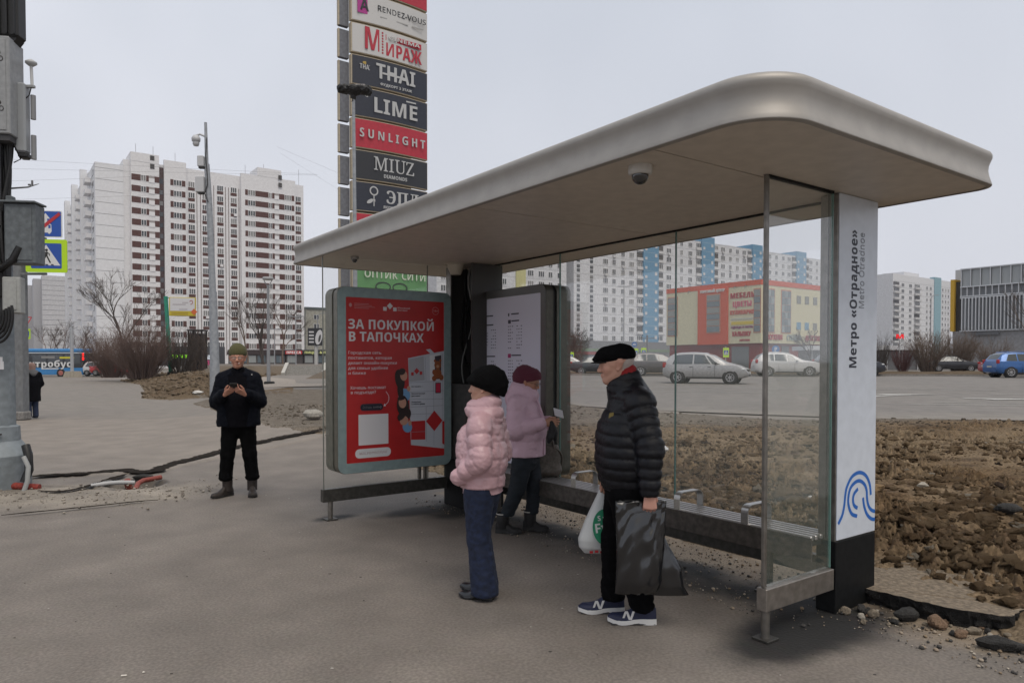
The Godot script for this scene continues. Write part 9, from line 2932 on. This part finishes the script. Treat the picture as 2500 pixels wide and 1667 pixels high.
func bus() -> void:
	var t := thing("bus", "blue and black electric bus with white lettering on its side", "bus", xf(-54.0, -0.1, -80, 0))
	var blue := mat(lin(0.03, 0.21, 0.50), 0.4, 0, {"coat": 0.4, "g": 0.1, "gs": 0.4})
	var dark := mat(lin(0.018, 0.021, 0.027), 0.15, 0, {"spec": 0.6})
	var white := mat(lin(0.62, 0.63, 0.64), 0.5)
	obj("body", MB.new().box(V3(0, 1.55, -1.25), V3(12, 2.5, 2.5), 0.1), dark, t)
	obj("lower_skirt", MB.new().box(V3(0, 0.68, -1.24), V3(12.02, 0.8, 2.53), 0.05), blue, t)
	obj("roof_shell", MB.new().box(V3(0, 3.0, -1.25), V3(11.6, 0.42, 2.3), 0.12), blue, t)
	obj("roof_trim", MB.new().box(V3(0, 2.72, -1.24), V3(11.9, 0.14, 2.5), 0.03), mat(lin(0.4, 0.45, 0.5), 0.5), t)
	for i in 6:
		obj("side_window", MB.new().box(V3(-4.6 + 1.9 * i, 2.0, 0.012), V3(1.7, 1.0, 0.03), 0.01), mat(lin(0.035, 0.042, 0.05), 0.06, 0, {"spec": 0.8}), t)
	for x in [-4.4, -0.2]:
		var d := obj("door", MB.new().box(V3(x, 1.35, 0.02), V3(1.3, 2.1, 0.04), 0.01), dark, t)
		obj("door_mark", MB.new().box(V3(x - 0.2, 0.75, 0.05), V3(0.12, 0.3, 0.01)), white, d)
		obj("door_mark", MB.new().box(V3(x + 0.25, 0.75, 0.05), V3(0.14, 0.28, 0.01)), white, d)
	text("электробус", 0.72, 0.02, white, t, xf(1.4, 1.5, 0.04), true, 1, 6.8)
	obj("small_print", MB.new().box(V3(2.4, 0.98, 0.04), V3(1.9, 0.12, 0.01)), white, t)
	obj("small_print", MB.new().box(V3(2.2, 2.25, 0.04), V3(1.5, 0.26, 0.01)), mat(lin(0.2, 0.2, 0.2), 0.5), t)
	obj("yellow_print", MB.new().box(V3(4.3, 2.2, 0.04), V3(1.6, 0.2, 0.01)), mat(lin(0.55, 0.5, 0.03), 0.5), t)
	for x in [-3.2, 3.6]:
		var w := MB.new()
		w.xf = Transform3D(Basis(Vector3.RIGHT, PI / 2), V3(x, 0.5, -0.1))
		w.lathe(PackedVector2Array([Vector2(0.0, 0.13), Vector2(0.3, 0.14), Vector2(0.48, 0.13), Vector2(0.5, 0.1), Vector2(0.5, -0.2)]), Vector3.ZERO, 24)
		var o := obj("wheel", w, mat(lin(0.016, 0.016, 0.017), 0.85), t)
		var h := MB.new()
		h.xf = w.xf
		h.lathe(PackedVector2Array([Vector2(0, 0.17), Vector2(0.12, 0.165), Vector2(0.27, 0.15)]), Vector3.ZERO, 18)
		obj("hub", h, mat(lin(0.35, 0.12, 0.10), 0.5), o)
	for y in [2.1, 2.55]:
		obj("brake_light", MB.new().box(V3(6.02, y, -0.12), V3(0.08, 0.34, 0.26), 0.03), mat(Color(1.0, 0.06, 0.04), 0.4, 0, {"em": 1.6}), t)

func small_things() -> void:
	var T := xf(0.72, 0, -4.47, -90)
	var film := mat(lin(0.004, 0.005, 0.007), 0.2, 0, {"spec": 0.7})
	var bag := plastic_bag("plastic_bag", "large black plastic bag hanging from the capped person's nearer hand", T * xf(0.262, 0.0, 0.045), [[0.785, -0.085, 0.150, 0.006], [0.77, -0.085, 0.150, 0.010], [0.70, -0.085, 0.148, 0.022], [0.55, -0.085, 0.142, 0.045], [0.40, -0.08, 0.135, 0.055], [0.30, -0.07, 0.132, 0.052], [0.235, -0.055, 0.12, 0.03]], film, Vector2(-0.1, 0.75), 0.10)
	var hl := MB.new()
	hl.tube(PackedVector3Array([V3(0.012, 0.76, -0.14), V3(0.0, 0.775, -0.125), V3(-0.03, 0.762, -0.10), V3(0.0, 0.775, -0.075), V3(0.012, 0.76, -0.06)]), 0.012, 8)
	obj("handle", hl, film, bag)
	plastic_bag("plastic_bag", "small black plastic bag hanging behind the large black one", T * xf(0.22, 0, 0), [[0.70, -0.10, 0.02, 0.01], [0.50, -0.16, 0.06, 0.03], [0.38, -0.20, 0.09, 0.05], [0.27, -0.22, 0.085, 0.05], [0.215, -0.225, 0.11, 0.03]], film, Vector2(-0.1, 0.7), 0.03)
	var wb := plastic_bag("plastic_bag", "white plastic bag with green print in the capped person's farther hand", T * xf(-0.27, 0, 0), [[0.80, 0.10, 0.02, 0.008], [0.70, 0.115, 0.05, 0.03], [0.55, 0.14, 0.095, 0.06], [0.43, 0.155, 0.125, 0.07], [0.375, 0.15, 0.125, 0.06], [0.335, 0.14, 0.10, 0.03]], mat(lin(0.62, 0.64, 0.64), 0.4, 0, {"bl": lin(0.25, 0.25, 0.25)}), Vector2(0.10, 0.80), 0.016)
	var green := mat(lin(0.008, 0.22, 0.11), 0.45)
	var white := mat(lin(0.65, 0.66, 0.66), 0.45)
	var side := Transform3D(Basis(Vector3.UP, PI / 2) * Basis(Vector3.RIGHT, deg_to_rad(-7)), V3(0.083, 0.525, 0.115))
	var pr := obj("print", flat(ell(Vector2.ZERO, Vector2(0.078, 0.115), 0.0, 28), 0.0), green, wb)
	pr.transform = side
	for l in [["F", -0.045, -0.01, 0.06], ["I", -0.008, -0.02, 0.06], ["B", 0.03, -0.03, 0.06], ["S", -0.035, 0.055, 0.032], ["B", 0.0, 0.05, 0.032], ["E", 0.04, 0.035, 0.04]]:
		text(l[0], l[3], 0.002, white, wb, side * Transform3D(Basis(Vector3.BACK, 0.12), V3(l[1], l[2], 0.003)), true, 1)
	var redp := mat(lin(0.4, 0.01, 0.02), 0.5)
	for k in 5:
		var m := obj("print", flat(rect(-0.011, -0.008, 0.011, 0.008), 0.0), redp, wb)
		m.transform = Transform3D(Basis(Vector3.UP, PI / 2), V3(0.066, 0.355 + 0.004 * (k % 2), 0.06 + 0.035 * k))
	# the handbag at the far end of the bench
	var H := thing("handbag", "grey-brown leather handbag standing on the far end of the bench", "handbag", SH * Transform3D(Basis(Vector3.UP, deg_to_rad(-32)).scaled(Vector3.ONE * 1.2), S(0.735, 0.49, 2.93)))
	var lea := mat(lin(0.13, 0.11, 0.09), 0.55, 0, {"g": 0.35, "gs": 4.0, "b": 0.1})
	var f := Field.new()
	f.add(V3(-0.09, 0.055, 0), V3(0.09, 0.055, 0), 0.055, 0.055, 0.03, V3(1, 1, 1.1))
	f.add(V3(-0.075, 0.16, 0), V3(0.075, 0.16, 0), 0.062, 0.062, 0.06, V3(1, 1, 0.75))
	f.add(V3(-0.075, 0.24, 0), V3(0.075, 0.24, 0), 0.035, 0.035, 0.06)
	f.cuts.append([Vector3.UP, 0.262])
	obj("pouch", f.mesh(0.009, func(q: Vector3, _n: Vector3, _i: int, _s: float) -> float: return folds(q, 13, 0.006)), lea, H)
	for z in [0.034, -0.034]:
		var q := PackedVector3Array()
		for i in 13:
			var a := PI * i / 12.0
			q.append(V3(0.075 * cos(a), 0.235 + 0.115 * sin(a), z * (1.0 + 0.3 * sin(a))))
		if z < 0:
			for i in 13:
				var a := PI * i / 12.0
				q[i] = V3(0.08 + 0.075 * sin(a) * 0.9, 0.235 - 0.10 * (1.0 - cos(a)), z * cos(a) * -1.0)
		obj("strap", MB.new().tube(q, 0.0085, 8), lea, H)
	obj("buckle", MB.new().box(V3(-0.02, 0.21, 0.05), V3(0.014, 0.05, 0.006), 0.002), mat(lin(0.4, 0.38, 0.34), 0.3, 0.9), H)
